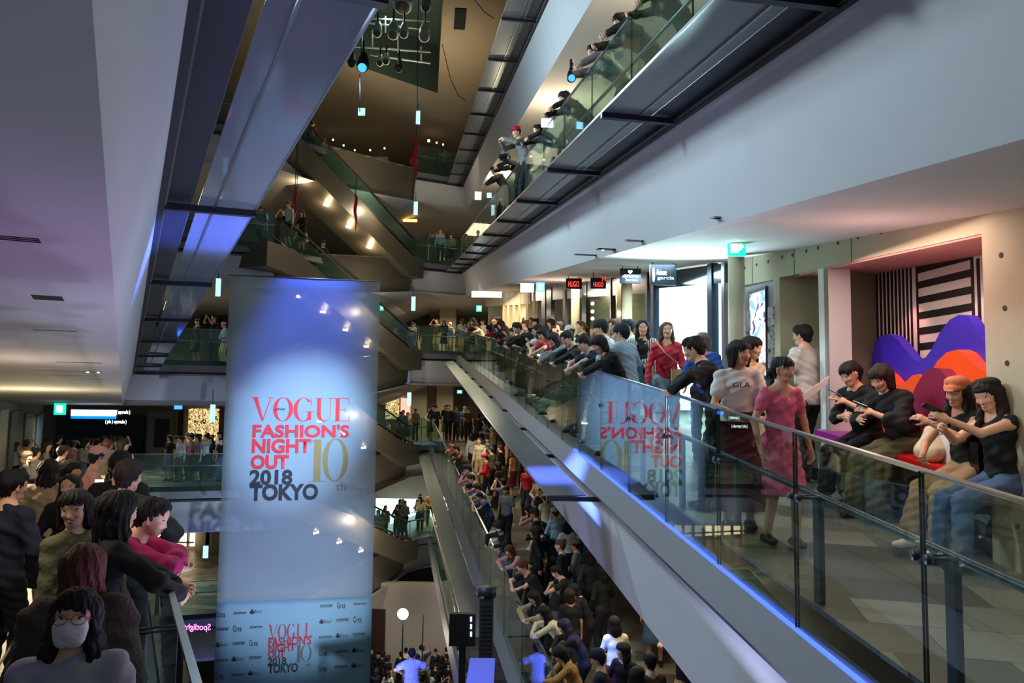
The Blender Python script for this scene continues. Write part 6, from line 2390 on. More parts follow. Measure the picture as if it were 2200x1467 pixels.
hero('woman in a bright blue shirt with bobbed hair before the white shop', 1508, 714, R0, 1.60, CAMF - 0.35, dict(POSES['waiting'], head=(-20, 8, 0)), hair='bob', haircol='grey', top=('blue', 'long', 0.018, 0.03), bottom=('trousers', 'charcoal'), Y=10.00)
r6, J6, s6 = hero('woman in a red turtleneck with a bag strap across her chest, mouth open', 1432, 692, R0, 1.68, CAMF - 0.1, dict(hl=(-0.24, 0.10, 0.86), hr=(0.26, 0.06, 0.86), head=(4, -6, 0)), hair='parted', haircol='brown', top=('red', 'long', 0.014, 0.0), bottom=('trousers', 'light blue'), Y=11.00)
r7, J7, s7 = hero('woman with very long black hair in a striped white and green open cardigan', 1381, 686, R0, 1.68, CAMF - 0.25, dict(hl=(0.02, 0.22, 1.06), hr=(-0.02, 0.24, 1.02), el=(-0.8, -0.4, -0.3), er=(0.8, -0.4, -0.3), head=(6, 4, 0)), hair='parted', top=('black', 'long', 0.012, 0.0), bottom=('trousers', 'denim blue'), Y=11.60)
STRIPE = mat('white_green_striped_knit', rgb(200, 205, 190), 0.9)
_nt = STRIPE.node_tree
_tc, _wv, _rp = _nt.nodes.new('ShaderNodeTexCoord'), _nt.nodes.new('ShaderNodeTexWave'), _nt.nodes.new('ShaderNodeValToRGB')
_wv.inputs['Scale'].default_value = 9
_rp.color_ramp.interpolation = 'CONSTANT'
_rp.color_ramp.elements[0].color = rgb(30, 92, 70)
_rp.color_ramp.elements[1].position = 0.42
_rp.color_ramp.elements[1].color = rgb(222, 222, 206)
_nt.links.new(_tc.outputs['Object'], _wv.inputs['Vector'])
_nt.links.new(_wv.outputs['Color'], _rp.inputs[0])
_nt.links.new(_rp.outputs[0], _nt.nodes['Principled BSDF'].inputs['Base Color'])
_cp = []
for _s, _n in ((-1, 'l'), (1, 'r')):
    _sd = J7['side'] * _s
    _cp += [Prim('x', J7['chest'] + _sd * 0.11 + V3(0, -0.01, 0.06), J7['pel'] + _sd * 0.13 - V3(0, 0, 0.30), 0.085, 0.075, (0, 1, 0), 1.3, 0.03), Prim('x', J7['sh' + _n], J7['el' + _n], 0.066, 0.060, None, 1, 0.03), Prim('x', J7['el' + _n], J7['el' + _n] + (J7['wr' + _n] - J7['el' + _n]) * 0.8, 0.060, 0.050, None, 1, 0.02)]
_cp.append(Prim('x', J7['chest'] + V3(0, -0.05, 0.05), J7['pel'] + V3(0, -0.05, -0.30), 0.09, 0.09, (1, 0, 0), 1.7, 0.03))
_D, _lo, _h = field(_cp, 0.011)
_P, _Q = surface_nets(_D['x'], _lo, _h)
_me = np_mesh('cardigan', relax(_P, _Q, 1) * s7, _Q)
_me.materials.append(STRIPE)
_o = bpy.data.objects.new('cardigan', _me)
COL.objects.link(_o)
_o.parent = r7
r8, J8, s8 = hero('person in a loose light blue shirt and navy cap seen from behind at the rail', 1333, 697, R0, 1.72, PI / 2 - 0.7, dict(lean=6, hl=(-0.2, 0.34, 1.10), hr=(0.22, 0.2, 1.02), el=(-0.9, -0.2, 0), er=(0.9, -0.3, 0), head=(10, 6, 0)), hair='short', top=('light blue', 'long', 0.040, 0.06), bottom=('trousers', 'charcoal'), hat=('beanie', CLOTH['navy']), Y=10.40)
hero('person in a white sweatshirt and dark green beanie leaning to the rail', 1288, 683, R0, 1.70, PI / 2 - 0.5, dict(lean=10, bend=6, hl=(-0.2, 0.36, 1.12), hr=(0.2, 0.36, 1.12), el=(-0.9, -0.2, 0), er=(0.9, -0.2, 0), head=(20, 8, 0)), hair='short', top=('white', 'long', 0.032, 0.04), bottom=('trousers', 'black'), hat=('beanie', mat('dark_green_knit', rgb(22, 38, 32), 0.9)), Y=11.70)
hero('tall man with black hair in a white shirt, in profile by the cream column', 1346, 675, R0, 1.78, PI / 2 + 0.3, dict(head=(0, 8, 0)), hair='short', top=('white', 'long', 0.02, 0.04), bottom=('trousers', 'charcoal'), Y=12.40)
hero('man with brown hair in a grey shirt left of the tall white-shirted man', 1318, 676, R0, 1.74, PI / 2 + 0.5, dict(head=(5, 12, 0)), hair='short', haircol='brown', top=('grey', 'short', 0.02, 0.04), bottom=('trousers', 'black'), Y=12.90)
LEAN = dict(lean=18, bend=16, pel=(0, -0.18), hl=(-0.02, 0.36, 1.10), hr=(0.06, 0.38, 1.08), el=(-0.9, 0.25, 0.1), er=(0.9, 0.25, 0.1), head=(0, 30, 0))
for lb, px, py, hh, hd, hr_, tp, sl, hdg in (
        ('man with thick black hair resting his chin on the rail, black sleeve', 1212, 712, 1.72, 'short', 'black', 'black', 'long', PI / 2 + 0.55),
        ('man in a navy T-shirt hanging both arms over the glass rail', 1246, 722, 1.70, 'short', 'black', 'navy', 'short', PI / 2 + 0.35),
        ('person with bobbed black hair in a black top bent low over the rail', 1278, 722, 1.62, 'bob', 'black', 'black', 'long', PI / 2 + 0.4),
        ('person in a bright red T-shirt leaning over the rail', 1160, 704, 1.64, 'bob', 'black', 'red', 'short', PI / 2 + 0.5),
        ('person in a black top with both arms over the rail beside the red T-shirt', 1106, 694, 1.66, 'short', 'black', 'black', 'long', PI / 2 + 0.4),
        ('person in a patterned pale shirt leaning out next to the red T-shirt', 1182, 716, 1.60, 'long', 'dark brown', 'grey', 'long', PI / 2 + 0.3)):
    hero(lb, px, py, R0, hh, hdg, LEAN, Y={1212: 11.9, 1246: 10.9, 1278: 10.0, 1160: 14.0, 1106: 17.1, 1182: 13.0}[px], hair=hd, haircol=hr_, top=(tp, sl, 0.018, 0.02), bottom=('trousers', 'black'), h=0.011)
hero('man in a white T-shirt seen from behind in the passage, grey jacket on his arm', 1722, 697, R0, 1.76, 0.55, dict(hl=(-0.16, 0.26, 1.02), hr=(0.26, 0.14, 0.94), head=(10, 4, 0)), hair='short', top=('white', 'short', 0.028, 0.05), bottom=('trousers', 'black'), skin=0, Y=9.00)
SIT = dict(hz=0.62, lean=8, bend=14, fl=(-0.12, 0.44), fr=(0.10, 0.48), head=(0, 24, 0))


def seat_fl(x, y): return R0(x, y)


rs, Js, ss = hero('seated woman with dark ponytail in black looking down at her phone', 1818, 778, seat_fl, 1.62, PI / 2 + 0.45, dict(SIT, hl=(-0.10, 0.42, 0.98), hr=(0.06, 0.26, 0.84), el=(-0.6, -0.6, -0.4), er=(0.8, -0.4, -0.3)), hair='pony', top=('black', 'half', 0.02, 0.02), bottom=('trousers', 'black', 0.02, 0.8, 0.02), smile=False, Y=7.75)
phone(rs, ss, Js, 'l', 'phone held by the seated woman with the ponytail')
rs, Js, ss = hero('seated person with shoulder-length wavy hair, sheer black blouse and olive trousers', 1882, 774, seat_fl, 1.72, PI / 2 + 0.35, dict(SIT, bend=20, hl=(-0.06, 0.42, 0.92), hr=(0.10, 0.40, 0.86), el=(-0.7, -0.5, -0.4), er=(0.8, -0.5, -0.3), head=(10, 28, 0)), hair='bob', haircol='dark brown', top=('black', 'half', 0.03, 0.03), bottom=('trousers', 'olive', 0.03, 0.9, 0.03), Y=7.25)
phone(rs, ss, Js, 'l', 'phone held by the person in the sheer black blouse')
rs, Js, ss = hero('smiling woman in an orange-brown baker cap, black top and beige trousers', 2055, 812, seat_fl, 1.62, PI / 2 + 0.30, dict(SIT, lean=6, bend=4, hl=(-0.02, 0.42, 1.04), hr=(0.12, 0.36, 0.76), el=(-0.7, -0.5, -0.5), er=(0.8, -0.3, -0.3), head=(12, 10, -4), fl=(-0.16, 0.50), fr=(0.04, 0.60, 0.12)), hair='parted', haircol='dark brown', top=('black', 'none', 0.012, 0.0), bottom=('trousers', 'beige', 0.025, 0.75, 0.02), hat=('baker', mat('orange_brown_cap', rgb(196, 110, 70), 0.7)), smile=True, shoe=SHOEW, skin=1, Y=6.25)
rs, Js, ss = hero('smiling woman in a black beret holding a phone out at arm length, blue jeans', 2112, 816, seat_fl, 1.64, PI / 2 + 0.10, dict(SIT, lean=4, bend=4, hl=(-0.10, 0.52, 1.10), hr=(0.02, 0.46, 1.02), el=(-0.5, -0.3, -0.8), er=(0.6, -0.3, -0.7), head=(22, 16, 6), curll=0.8, curlr=0.6), hair='parted', haircol='dark brown', top=('black', 'none', 0.014, 0.0), bottom=('trousers', 'denim blue', 0.014, 1.0, 0.01), hat=('beret', CLOTH['black']), smile=True, Y=5.90)
phone(rs, ss, Js, 'l', 'phone held out by the woman in the black beret', (0.95, 0.1, 0.45))
# bags
p_ = world_pt(r6, s6, J6['pel'] + V3(-0.17, 0.13, 0.02))
r = thing('shoulder_bag', 'beige leather shoulder bag on the woman in the red turtleneck', 'bag', tuple(p_))
pch = MB().box(tuple(p_), (0.27, 0.11, 0.20), 0.1).build('pouch', mat('tan_leather', rgb(206, 156, 118), 0.5), r)
MB().box((p_.x, p_.y - 0.058, p_.z + 0.04), (0.25, 0.015, 0.12), 0.1).build('flap', mat('tan_leather', rgb(206, 156, 118), 0.5), pch)
q1 = world_pt(r6, s6, J6['shr'] + V3(-0.02, 0.04, 0.05))
q2 = world_pt(r6, s6, J6['chest'] + V3(0.03, 0.14, -0.02))
MB().tube([q1, q2, p_ + Vector((0.05, -0.05, 0.1))], 0.011, 6).build('strap', mat('tan_leather', rgb(206, 156, 118), 0.5), r, True)
p_ = world_pt(r8, s8, J8['shr'] + V3(0.10, -0.02, -0.36))
r = thing('shoulder_bag', 'flat teal tote bag on the shoulder of the light blue shirt', 'bag', tuple(p_))
MB().box(tuple(p_), (0.08, 0.22, 0.30), 0.5).build('pouch', CLOTH['teal'], r)
MB().tube([p_ + Vector((0, -0.06, 0.14)), world_pt(r8, s8, J8['shr'] + V3(0.0, 0, 0.06)), p_ + Vector((0, 0.06, 0.14))], 0.010, 6).build('strap', CLOTH['teal'], r, True)
p_ = at_wall(2108, 955, WA + 0.02, WB)
zb = zfloor(p_.y) + 0.585
r = thing('tote_bag', 'upright black leather tote on the red seat beside the jeans', 'bag', (p_.x, p_.y, zb))
MB().hexa([(p_.x - 0.09, p_.y - 0.11, zb), (p_.x + 0.05, p_.y - 0.13, zb), (p_.x + 0.07, p_.y + 0.10, zb), (p_.x - 0.07, p_.y + 0.12, zb), (p_.x - 0.11, p_.y - 0.14, zb + 0.27), (p_.x + 0.07, p_.y - 0.16, zb + 0.27), (p_.x + 0.09, p_.y + 0.13, zb + 0.27), (p_.x - 0.09, p_.y + 0.15, zb + 0.27)]).build('pouch', BLACKG, r)
MB().tube([(p_.x, p_.y - 0.1, zb + 0.26), (p_.x, p_.y - 0.07, zb + 0.38), (p_.x, p_.y + 0.07, zb + 0.38), (p_.x, p_.y + 0.1, zb + 0.26)], 0.008, 6).build('handle', BLACKG, r, True)
p_ = at_wall(1992, 935, WA - 0.02, WB)
zb = zfloor(p_.y) + 0.585
bagP = [Prim('x', (p_.x + 0.05, p_.y + 0.02, zb + 0.10), (p_.x + 0.05, p_.y + 0.04, zb + 0.26), 0.12, 0.05, (0, 1, 0), 1.3, 0.05), Prim('x', (p_.x, p_.y - 0.05, zb + 0.06), (p_.x + 0.02, p_.y + 0.1, zb + 0.08), 0.07, 0.08, None, 1, 0.05)]
D_, lo_, h_ = field(bagP, 0.015)
P_, Q_ = surface_nets(D_['x'], lo_, h_)
me = np_mesh('folded_coat', relax(P_, Q_, 1), Q_)
me.materials.append(CLOTH['cream'])
o = bpy.data.objects.new('folded_coat', me)
COL.objects.link(o)
tag(o, 'pale pink fluffy coat heaped beside the woman in the baker cap', 'coat')
p_ = at_wall(2008, 905, WA - 0.02, WB)
prop(MB().box((p_.x + 0.1, p_.y, zfloor(p_.y) + 0.585 + 0.17), (0.05, 0.16, 0.34), 0.05), 'paper_bag', WHITE, 'white and black paper shopping bag standing between the coat and the cap', 'bag')
p_ = at(1752, 842, 6.9)
prop(MB().hexa([p_ + Vector(v) for v in ((-0.16, 0, -0.12), (0.12, 0.05, 0.06), (0.12, 0.06, 0.06), (-0.16, 0.01, -0.12), (-0.14, 0, -0.04), (0.15, 0.05, 0.15), (0.15, 0.06, 0.15), (-0.14, 0.01, -0.04))]), 'leaflet', WHITE, 'white folded leaflet held out between the pink dress and the bench', 'paper')

# ---- left-hand walkway, one by one
r1, J1, s1 = hero('masked woman with glasses and a black fringe looking at the camera', 172, 1262, Lm, 1.50, CAMF + 0.38, dict(head=(-4, -14, -3), lean=0), hair='long', haircol='black', top=(mat('pale_grey_jacket', rgb(160, 162, 174), 0.8, noise=0.1, nscale=9, bump=0.5, bscale=7), 'long', 0.030, 0.06), bottom=('trousers', 'charcoal'), mask=True, h=0.007, Y=2.75)
Hh, hc = J1['H'], J1['hc']
mp = [Prim('m', hc + Hh @ V3(-0.020, 0.060, -0.030), hc + Hh @ V3(0.020, 0.060, -0.030), 0.045, 0.045, None, 1, 0.01), Prim('m', hc + Hh @ V3(-0.018, 0.052, -0.066), hc + Hh @ V3(0.018, 0.052, -0.066), 0.040, 0.040, None, 1, 0.015), Prim('m', hc + Hh @ V3(0, 0.07, -0.03), hc + Hh @ V3(0, 0.075, -0.04), 0.042, 0.040, None, 1, 0.01), Prim('m', hc + Hh @ V3(0, 0.1, 0.028), hc + Hh @ V3(0, 0.12, 0.028), 0.030, 0.030, Hh @ V3(1, 0, 0), 2.2, 0.01, True)]
D_, lo_, h_ = field(mp, 0.006)
P_, Q_ = surface_nets(D_['m'], lo_, h_)
me = np_mesh('face_mask', relax(P_, Q_, 1) * s1, Q_)
me.materials.append(mat('white_mask_cloth', rgb(222, 222, 220), 0.8, noise=0.03, nscale=30, bump=0.3, bscale=80))
o = bpy.data.objects.new('face_mask', me)
COL.objects.link(o)
o.parent = r1
gl = MB()
for s in (-1, 1):
    c = hc + Hh @ V3(0.034 * s, 0.108, 0.002)
    gl.tube([(c + Hh @ V3(0.026 * math.cos(t), 0, 0.019 * math.sin(t))) * s1 for t in [2 * PI * i / 20 for i in range(21)]], 0.0013, 6, 0, False)
    gl.tube([(c + Hh @ V3(0.026 * s, 0, 0.004)) * s1, (hc + Hh @ V3(0.078 * s, 0.01, 0.008)) * s1], 0.0013, 6)
gl.tube([(hc + Hh @ V3(-0.009, 0.11, 0.004)) * s1, (hc + Hh @ V3(0.009, 0.11, 0.004)) * s1], 0.0013, 6)
o = gl.build('glasses', mat('thin_bronze_wire', rgb(120, 90, 70), 0.3, 0.9), None, True)
o.parent = r1
hero('person with brown hair seen from behind in a soft grey-brown jacket', 185, 1166, Lm, 1.56, 0.3, dict(head=(0, 10, 0)), hair='bob', haircol='brown', top=(mat('grey_brown_fur', rgb(72, 66, 54), 0.95, noise=0.3, nscale=30, bump=1.0, bscale=60), 'long', 0.05, 0.05), bottom=('trousers', 'black'), face=False, Y=3.35)
hero('smiling woman in an olive sweater looking back over her shoulder', 160, 1050, Lm, 1.62, -PI / 2 - 0.25, dict(head=(-62, 0, 4), lean=4, hl=(-0.22, 0.20, 0.96), hr=(0.14, 0.30, 1.02), el=(-0.8, -0.4, -0.3), er=(0.8, -0.4, -0.3)), hair='bob', top=(mat('olive_sweater', rgb(92, 96, 66), 0.9, noise=0.2, nscale=20, bump=0.8, bscale=40), 'long', 0.026, 0.04), bottom=('trousers', 'black'), smile=True, h=0.0075, Y=4.60)
r4, J4, s4 = hero('man in a navy shirt and pale belt holding a cord, seen from behind', 32, 1008, Lm, 1.74, -0.15, dict(hr=(0.30, 0.10, 0.90), hl=(-0.26, 0.0, 0.84), head=(-20, 4, 0)), hair='short', top=('navy', 'long', 0.024, 0.0), bottom=('trousers', 'black'), female=False, Y=5.80)
w_ = world_pt(r4, s4, J4['wrr'] + V3(0, 0, -0.08))
o = MB().tube([w_ + Vector((0.35, 0.5, 0.16)), w_ + Vector((0.12, 0.2, 0.02)), w_, w_ + Vector((-0.10, -0.35, -0.45)), w_ + Vector((-0.35, -1.0, -0.75))], 0.009, 6).build('cord', CLOTH['beige'], None, True)
tag(o, 'pale braided barrier cord held by the man in the navy shirt', 'cord')
hero('woman with long black hair in black resting her arms on the rail', 262, 1052, Lm, 1.60, -PI / 2 + 0.75, dict(lean=8, bend=4, hl=(-0.05, 0.48, 1.10), hr=(0.18, 0.42, 1.08), el=(-0.9, -0.2, 0.1), er=(0.9, -0.2, 0.1), head=(10, 6, 0)), hair='long', top=('black', 'long', 0.022, 0.06), bottom=('trousers', 'charcoal'), Y=4.40)
hero('boy in a magenta-pink shirt leaning on folded arms over the rail', 342, 1070, Lm, 1.50, -PI / 2 + 0.25, dict(lean=22, bend=22, pel=(0, -0.18), hl=(0.05, 0.34, 1.12), hr=(-0.03, 0.37, 1.11), el=(-0.9, 0.35, 0.0), er=(0.9, 0.35, 0.0), head=(-8, 18, 0)), hair='short', top=('magenta', 'half', 0.026, 0.04), bottom=('trousers', 'charcoal'), Y=4.90)
hero('tall man with short dark hair in a dark plaid shirt seen from behind', 280, 986, Lm, 1.80, 0.1, dict(hl=(-0.22, 0.25, 1.0), hr=(0.20, 0.28, 1.05), el=(-0.8, -0.5, 0), er=(0.8, -0.5, 0), head=(-12, 6, 0)), hair='short', haircol='dark brown', top=(mat('dark_plaid_cloth', rgb(34, 44, 44), 0.85, noise=0.8, nscale=14), 'long', 0.030, 0.05), bottom=('trousers', 'charcoal'), Y=5.80)
r_, J_, s_ = hero('woman with a headband facing the camera between the cord and the sweater', 152, 1018, Lm, 1.60, CAMF + 0.2, dict(POSES['waiting'], head=(0, -4, 0)), hair='parted', haircol='dark brown', top=('black', 'long', 0.02, 0.02), bottom=('skirt', 'black', 0.5, 0.06), Y=7.00)
hero('woman in a black dress and tan coat walking away on the left walkway', 108, 985, Lm, 1.66, 0.2, POSES['walking'], hair='long', haircol='dark brown', top=('beige', 'long', 0.03, 0.10), bottom=('skirt', 'black', 0.5, 0.05), Y=8.00)
hero('tall person in a loose black top just beyond the plaid shirt', 262, 968, Lm, 1.76, 0.2, POSES['waiting'], hair='short', top=('black', 'long', 0.03, 0.05), bottom=('trousers', 'black'), Y=6.80)
p_ = at(214, 1046, 7.2)
r = thing('phone', 'bright phone screen raised in the crowd on the left walkway', 'phone', tuple(p_))
MB().box(tuple(p_), (0.085, 0.012, 0.15), 0.1).build('case', BLACK, r)
MB().box((p_.x, p_.y - 0.008, p_.z), (0.078, 0.004, 0.14), 0.1).build('screen', emis('bright_phone_screen', (1, 0.93, 0.8, 1), 1.1), r)

# ---- people on the turn above
R1 = fl_right(1)
hero('photographer in a red cap leaning over the teal glass with a camera', 1108, 258, R1, 1.72, PI / 2 + 0.5, dict(LEAN, lean=12, bend=10, hl=(-0.10, 0.36, 1.30), hr=(0.10, 0.36, 1.30), el=(-0.7, -0.2, -0.5), er=(0.7, -0.2, -0.5), head=(0, 14, 0)), hair='short', top=('grey', 'long', 0.02, 0.03), bottom=('trousers', 'black'), hat=('cap', CLOTH['red']), h=0.012, Y=16.80)
hero('dark-haired person bending far over the upper rail, only the head out', 1058, 358, R1, 1.66, PI / 2 + 0.3, LEAN, hair='short', top=('charcoal', 'long', 0.02, 0.03), bottom=('trousers', 'black'), h=0.013, Y=21.00)
DEEP = dict(lean=40, bend=22, pel=(0, -0.24), hl=(-0.16, 0.50, 1.08), hr=(0.20, 0.50, 1.06), el=(-0.9, -0.1, 0.3), er=(0.9, -0.1, 0.3), head=(0, 20, 0))
for lb, px, py, hr_, tp, pz in (('big dark-haired woman bending over the upper glass with a camera', 1328, 28, 'long', 'charcoal', DEEP), ('man in a dark grey shirt leaning on the upper rail', 1272, 96, 'short', 'grey', DEEP), ('long-haired person standing close to the upper glass', 1208, 196, 'long', 'black', DEEP), ('person in a dark hat filming over the upper rail', 1152, 268, 'short', 'black', DEEP), ('person in light trousers leaning against the topmost visible glass', 1400, -40, 'long', 'olive', DEEP), ('person with a camera at the rail above the teal heart sign', 1085, 330, 'short', 'black', DEEP)):
    hero(lb, px, py, R1, 1.66, PI / 2 + 0.35, pz, Y={1328: 9.7, 1272: 10.9, 1208: 12.9, 1152: 14.9, 1400: 8.2, 1085: 18.6}[px], hair=hr_, top=(tp, 'long', 0.02, 0.03), bottom=('trousers', 'olive' if 'light' in lb else 'black'), h=0.012)
MBc = MB()
p_ = at(1082, 338, 16.0)
MBc.box(tuple(p_), (0.16, 0.12, 0.11))
MBc.tube([p_ + Vector((0, -0.05, 0)), p_ + Vector((-0.12, -0.15, -0.03))], 0.04, 12)
prop(MBc, 'camera', BLACK, 'black camera held out over the upper rail', 'camera')
# the person in the blue light
hero('person in a white T-shirt glowing blue on the camera platform', 885, 1392, lambda x, y: -7.89, 1.74, 0.2, dict(lean=10, hl=(-0.25, 0.3, 1.1), hr=(0.25, 0.3, 1.1), el=(-0.8, -0.3, 0), er=(0.8, -0.3, 0)), Y=19.4, hair='short', top=('white', 'short', 0.03, 0.05), bottom=('trousers', 'black'), h=0.012)
lamp('platform_spot', 'SPOT', (-3.5, 16.5, -5.0), 700, (0.02, 0.05, 1.0), (-2.5, 19.3, -6.6), 0.1, spot=26)

# ---- the crowds
CW = [('black', 34), ('charcoal', 12), ('navy', 9), ('white', 12), ('grey', 8), ('cream', 5), ('beige', 5), ('light blue', 3), ('olive', 3), ('red', 2), ('dusty pink', 2), ('brown', 3), ('denim blue', 2), ('mustard', 1), ('dark red', 2)]
BWt = [('black', 40), ('charcoal', 15), ('denim blue', 15), ('navy', 8), ('beige', 6), ('brown', 4), ('dark red', 3), ('olive', 4), ('cream', 3)]
HW = [('black', 60), ('dark brown', 30), ('brown', 10)]
rnd = random.Random(11)


def pick(w):
    t = rnd.random() * sum(b for a, b in w)
    for a, b in w:
        t -= b
        if t <= 0:
            return a
    return w[0][0]


TAKEN = [(o.location.x, o.location.y, o.location.z) for o in list(COL.objects) if o.name.startswith('person')]


def crowd(n, sample, floor, heading, poses, zone, group, box=None, dmin=0.46, hjit=0.4, h=0.014, tries=6000):
    c = 0
    for _ in range(tries):
        if c >= n:
            break
        x, y = sample()
        z = floor(x, y)
        if any(abs(z - t[2]) < 1.2 and math.hypot(x - t[0], y - t[1]) < dmin for t in TAKEN):
            continue
        H = rnd.uniform(1.54, 1.78)
        u, v = proj((x, y, z + H * 0.93))
        if box and not (box[0] <= u <= box[2] and box[1] <= v <= box[3]):
            continue
        i = rnd.choice(poses)
        crowd_person(i, (x, y, z), heading(x, y) + rnd.uniform(-hjit, hjit), H, zone, pick(HW), pick(CW), pick(BWt), rnd.choice((0, 0, 1)), group, h)
        TAKEN.append((x, y, z))
        c += 1
    return c


def along_right(k, y0, y1, o0, o1, p=1.0):
    x0, b = (2.57, -0.14) if k >= 0 else (2.55, -0.172)
    L = math.hypot(b, 1)

    def f():
        y = y0 + (y1 - y0) * rnd.random() ** p
        o = rnd.uniform(o0, o1)
        return x0 + b * y + o / L, y - b * o / L * 1.0
    return f


def along_left(y0, y1, o0, o1, p=1.0):
    L = math.hypot(0.5, 1)

    def f():
        y = y0 + (y1 - y0) * rnd.random() ** p
        o = rnd.uniform(o0, o1)
        return 0.31 - 0.5 * y - o / L, y - 0.5 * o / L
    return f


def box_(x0, x1, y0, y1): return lambda: (rnd.uniform(x0, x1), rnd.uniform(y0, y1))


STANDERS = [0, 1, 2, 6, 7, 8, 9, 10, 12]
LEANERS = [3, 4, 5]
toleft = lambda x, y: PI / 2 + 0.35
# our own right-hand walkway, beyond the red turtleneck
crowd(12, along_right(0, 12.8, 32, 0.22, 0.34), R0, toleft, LEANERS, 'at bench-side rail', 'people leaning over the rail', (900, 600, 1230, 800), 0.5)
crowd(22, along_right(0, 13.5, 34, 0.6, 1.9), R0, toleft, STANDERS, 'on bench-side walkway', 'crowd on our ramp', (900, 600, 1260, 800), 0.5)
# the packed ramp one turn down
Rm1 = fl_right(-1)


def special(px, py, floor, i, H, hd, hc_, tc, bc, zone, group, pose_i=None):
    pz = POSES[ARCH[i][0]]
    loc = place_head(px, py, floor, pz, H, hd)
    if loc is None:
        return
    crowd_person(i, loc, hd, H, zone, hc_, tc, bc, 0, group)
    TAKEN.append(tuple(loc))


GL = 'crowd on the ramp one turn down'
for px, py, i, H, hd, hc_, tc, bc in ((1318, 1322, 1, 1.64, 0.2, 'black', 'cream', 'dark red'), (1215, 1118, 1, 1.62, 0.3, 'black', 'white', 'black'), (1192, 1092, 8, 1.62, 0.3, 'brown', 'light blue', 'black'), (1170, 1060, 8, 1.6, 0.4, 'black', 'cream', 'black'), (1295, 1215, 6, 1.62, 0.6, 'black', 'black', 'charcoal'), (1268, 1180, 11, 1.66, 0.1, 'dark brown', 'charcoal', 'black'), (1225, 1255, 5, 1.6, 1.4, 'black', 'black', 'black'), (1190, 1215, 3, 1.7, 1.5, 'black', 'black', 'charcoal'), (1205, 1330, 4, 1.6, 1.5, 'dark brown', 'black', 'black'), (1195, 1390, 5, 1.6, 1.5, 'black', 'mustard', 'black'), (1280, 1395, 8, 1.7, 1.2, 'black', 'navy', 'black'), (1150, 1130, 3, 1.7, 1.6, 'black', 'black', 'black'), (1130, 1085, 4, 1.62, 1.7, 'black', 'dusty pink', 'black'), (1030, 940, 0, 1.7, 2.8, 'brown', 'cream', 'beige'), (1047, 938, 9, 1.66, 2.9, 'dark brown', 'teal', 'denim blue'), (1040, 975, 8, 1.66, 1.6, 'black', 'red', 'black'), (1370, 1430, 6, 1.7, 0.3, 'black', 'charcoal', 'black'), (1395, 1400, 0, 1.75, 0.3, 'black', 'brown', 'black')):
    special(px, py, Rm1, i, H, hd, hc_, tc, bc, 'on lower ramp', GL)
crowd(14, along_right(-1, 10.5, 30, 0.24, 0.34), Rm1, toleft, LEANERS, 'at lower ramp rail', GL, (960, 930, 1480, 1460), 0.5)
crowd(32, along_right(-1, 9.5, 34, 0.6, 2.6, 1.3), Rm1, lambda x, y: rnd.choice((0.3, 1.2, 1.4, 2.6)), STANDERS + [11], 'on lower ramp', GL, (960, 880, 1480, 1460), 0.45)
# left walkway
crowd(32, along_left(8.2, 27, 0.3, 3.2, 1.1), Lm, lambda x, y: rnd.choice((-1.2, -0.4, 0.0, -0.9)), STANDERS, 'on side walkway', 'crowd on the walkway beside the purple ceiling', (0, 900, 345, 1100), 0.42)
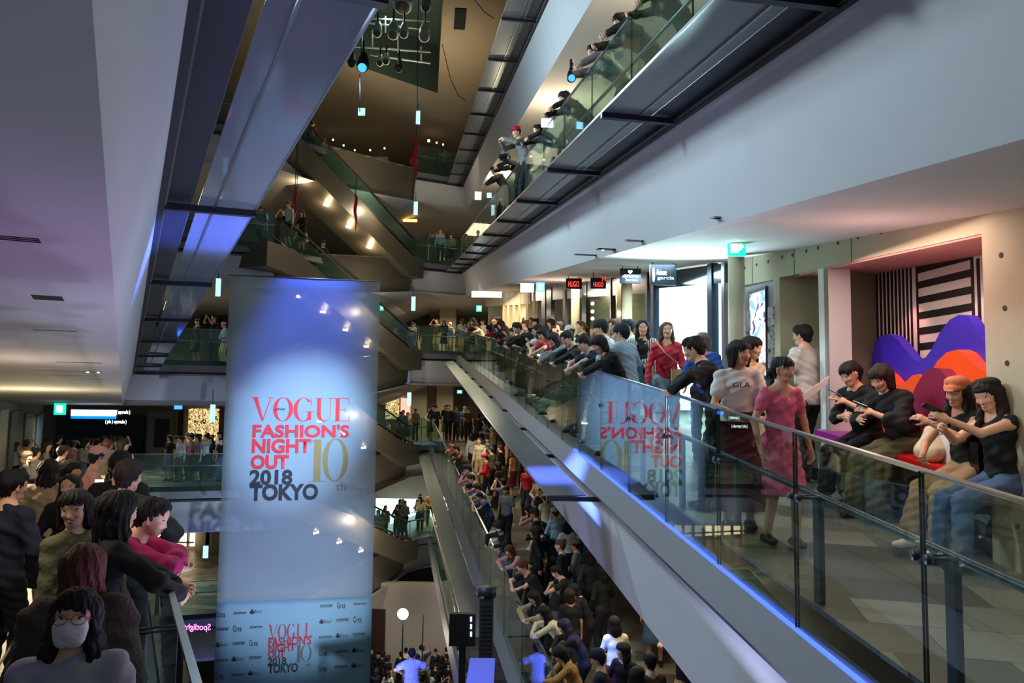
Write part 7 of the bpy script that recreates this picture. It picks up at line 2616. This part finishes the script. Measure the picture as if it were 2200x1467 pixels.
# wide end landings
crowd(16, box_(-12.6, -8.6, 27.8, 31.5), fl_far(-1), lambda x, y: PI - 0.4, STANDERS, 'behind banner-side guard', 'crowd behind the green guard beside the banner', (300, 870, 480, 1010), 0.5)
crowd(3, box_(-12.5, -9.0, 27.6, 29.5), fl_far(0), lambda x, y: PI - 0.4, STANDERS, 'on white corner landing', 'people over the white corner fascia', (370, 600, 500, 760), 0.6)
crowd(5, box_(-9.8, -7.6, 28.2, 30.2), fl_far(1), lambda x, y: PI - 0.4, STANDERS, 'on banner-top terrace', 'people on the terrace above the banner', (520, 380, 660, 520), 0.5)
crowd(8, along_left(22, 27, 0.3, 2.6), fl_left(-2), lambda x, y: -0.6, STANDERS, 'above neon sign', 'people on the side ramp above the neon sign', (340, 1140, 470, 1260), 0.5)
crowd(16, box_(-7.0, -1.5, 37.0, 40.5), fl_far(0), lambda x, y: PI, STANDERS, 'on middle landing', 'crowd on the middle landing', (820, 600, 1120, 760), 0.5)
crowd(16, box_(-8.0, -2.0, 36.6, 40.0), fl_far(-1), lambda x, y: PI, STANDERS, 'on crowded landing below', 'crowd on the landing one turn down', (800, 860, 1060, 1000), 0.5)
crowd(15, box_(-8.0, -2.2, 36.7, 39.0), fl_far(-2), lambda x, y: PI, STANDERS, 'before bright windows', 'people before the bright shop windows', (800, 1000, 1060, 1200), 0.5)
crowd(3, box_(-6.0, -2.8, 36.9, 38.5), fl_far(1), lambda x, y: PI, [0, 9, 1], 'near amber neon', 'people near the amber neon sign', (860, 440, 990, 560), 0.6)
crowd(4, box_(-8.0, -3.0, 36.6, 38.5), fl_far(2), lambda x, y: PI, [0, 3, 1], 'on dark top floor', 'people on the dark top floor', (640, 180, 990, 400), 0.6)
crowd(38, box_(-6.6, -1.6, 27.5, 34.0), fl_ground, lambda x, y: rnd.choice((0, PI, -0.8)), STANDERS, 'on ground floor', 'crowd on the ground floor', (786, 1340, 1000, 1500), 0.42)
# riders on the flights
for k, n, zn in ((0, 6, 'on terrace escalator'), (1, 4, 'on top escalator'), (-1, 3, 'on banner escalator')):
    A = Vector((-8.8, 28.0, zr_left(27) + LH * (k + 2) - 1.1))
    B = Vector((-5.3, 35.2, zr_right(36) + LH * k - 1.08))
    for i in range(n):
        q = A.lerp(B, 0.06 + 0.13 * i)
        crowd_person(rnd.choice((0, 9, 8)), (q.x + rnd.uniform(-0.25, 0.25), q.y, q.z + 0.07), rnd.choice((PI + 0.45, 0.45 - PI / 4)), rnd.uniform(1.56, 1.76), zn, pick(HW), pick(CW), pick(BWt), 0, 'riders on the escalator flights')
name_crowd()
# dark suitcase and black bag on the upper landing
p_ = at(928, 552, 36.2)
prop(MB().box((p_.x, 36.9, fl_far(1)(p_.x, 36.9) + 0.35), (0.4, 0.3, 0.7)), 'litter_bin', BLACK, 'black litter bin on the landing near the amber neon sign', 'bin')
if DEBUG: print('PEOPLE', PEOPLE[0])
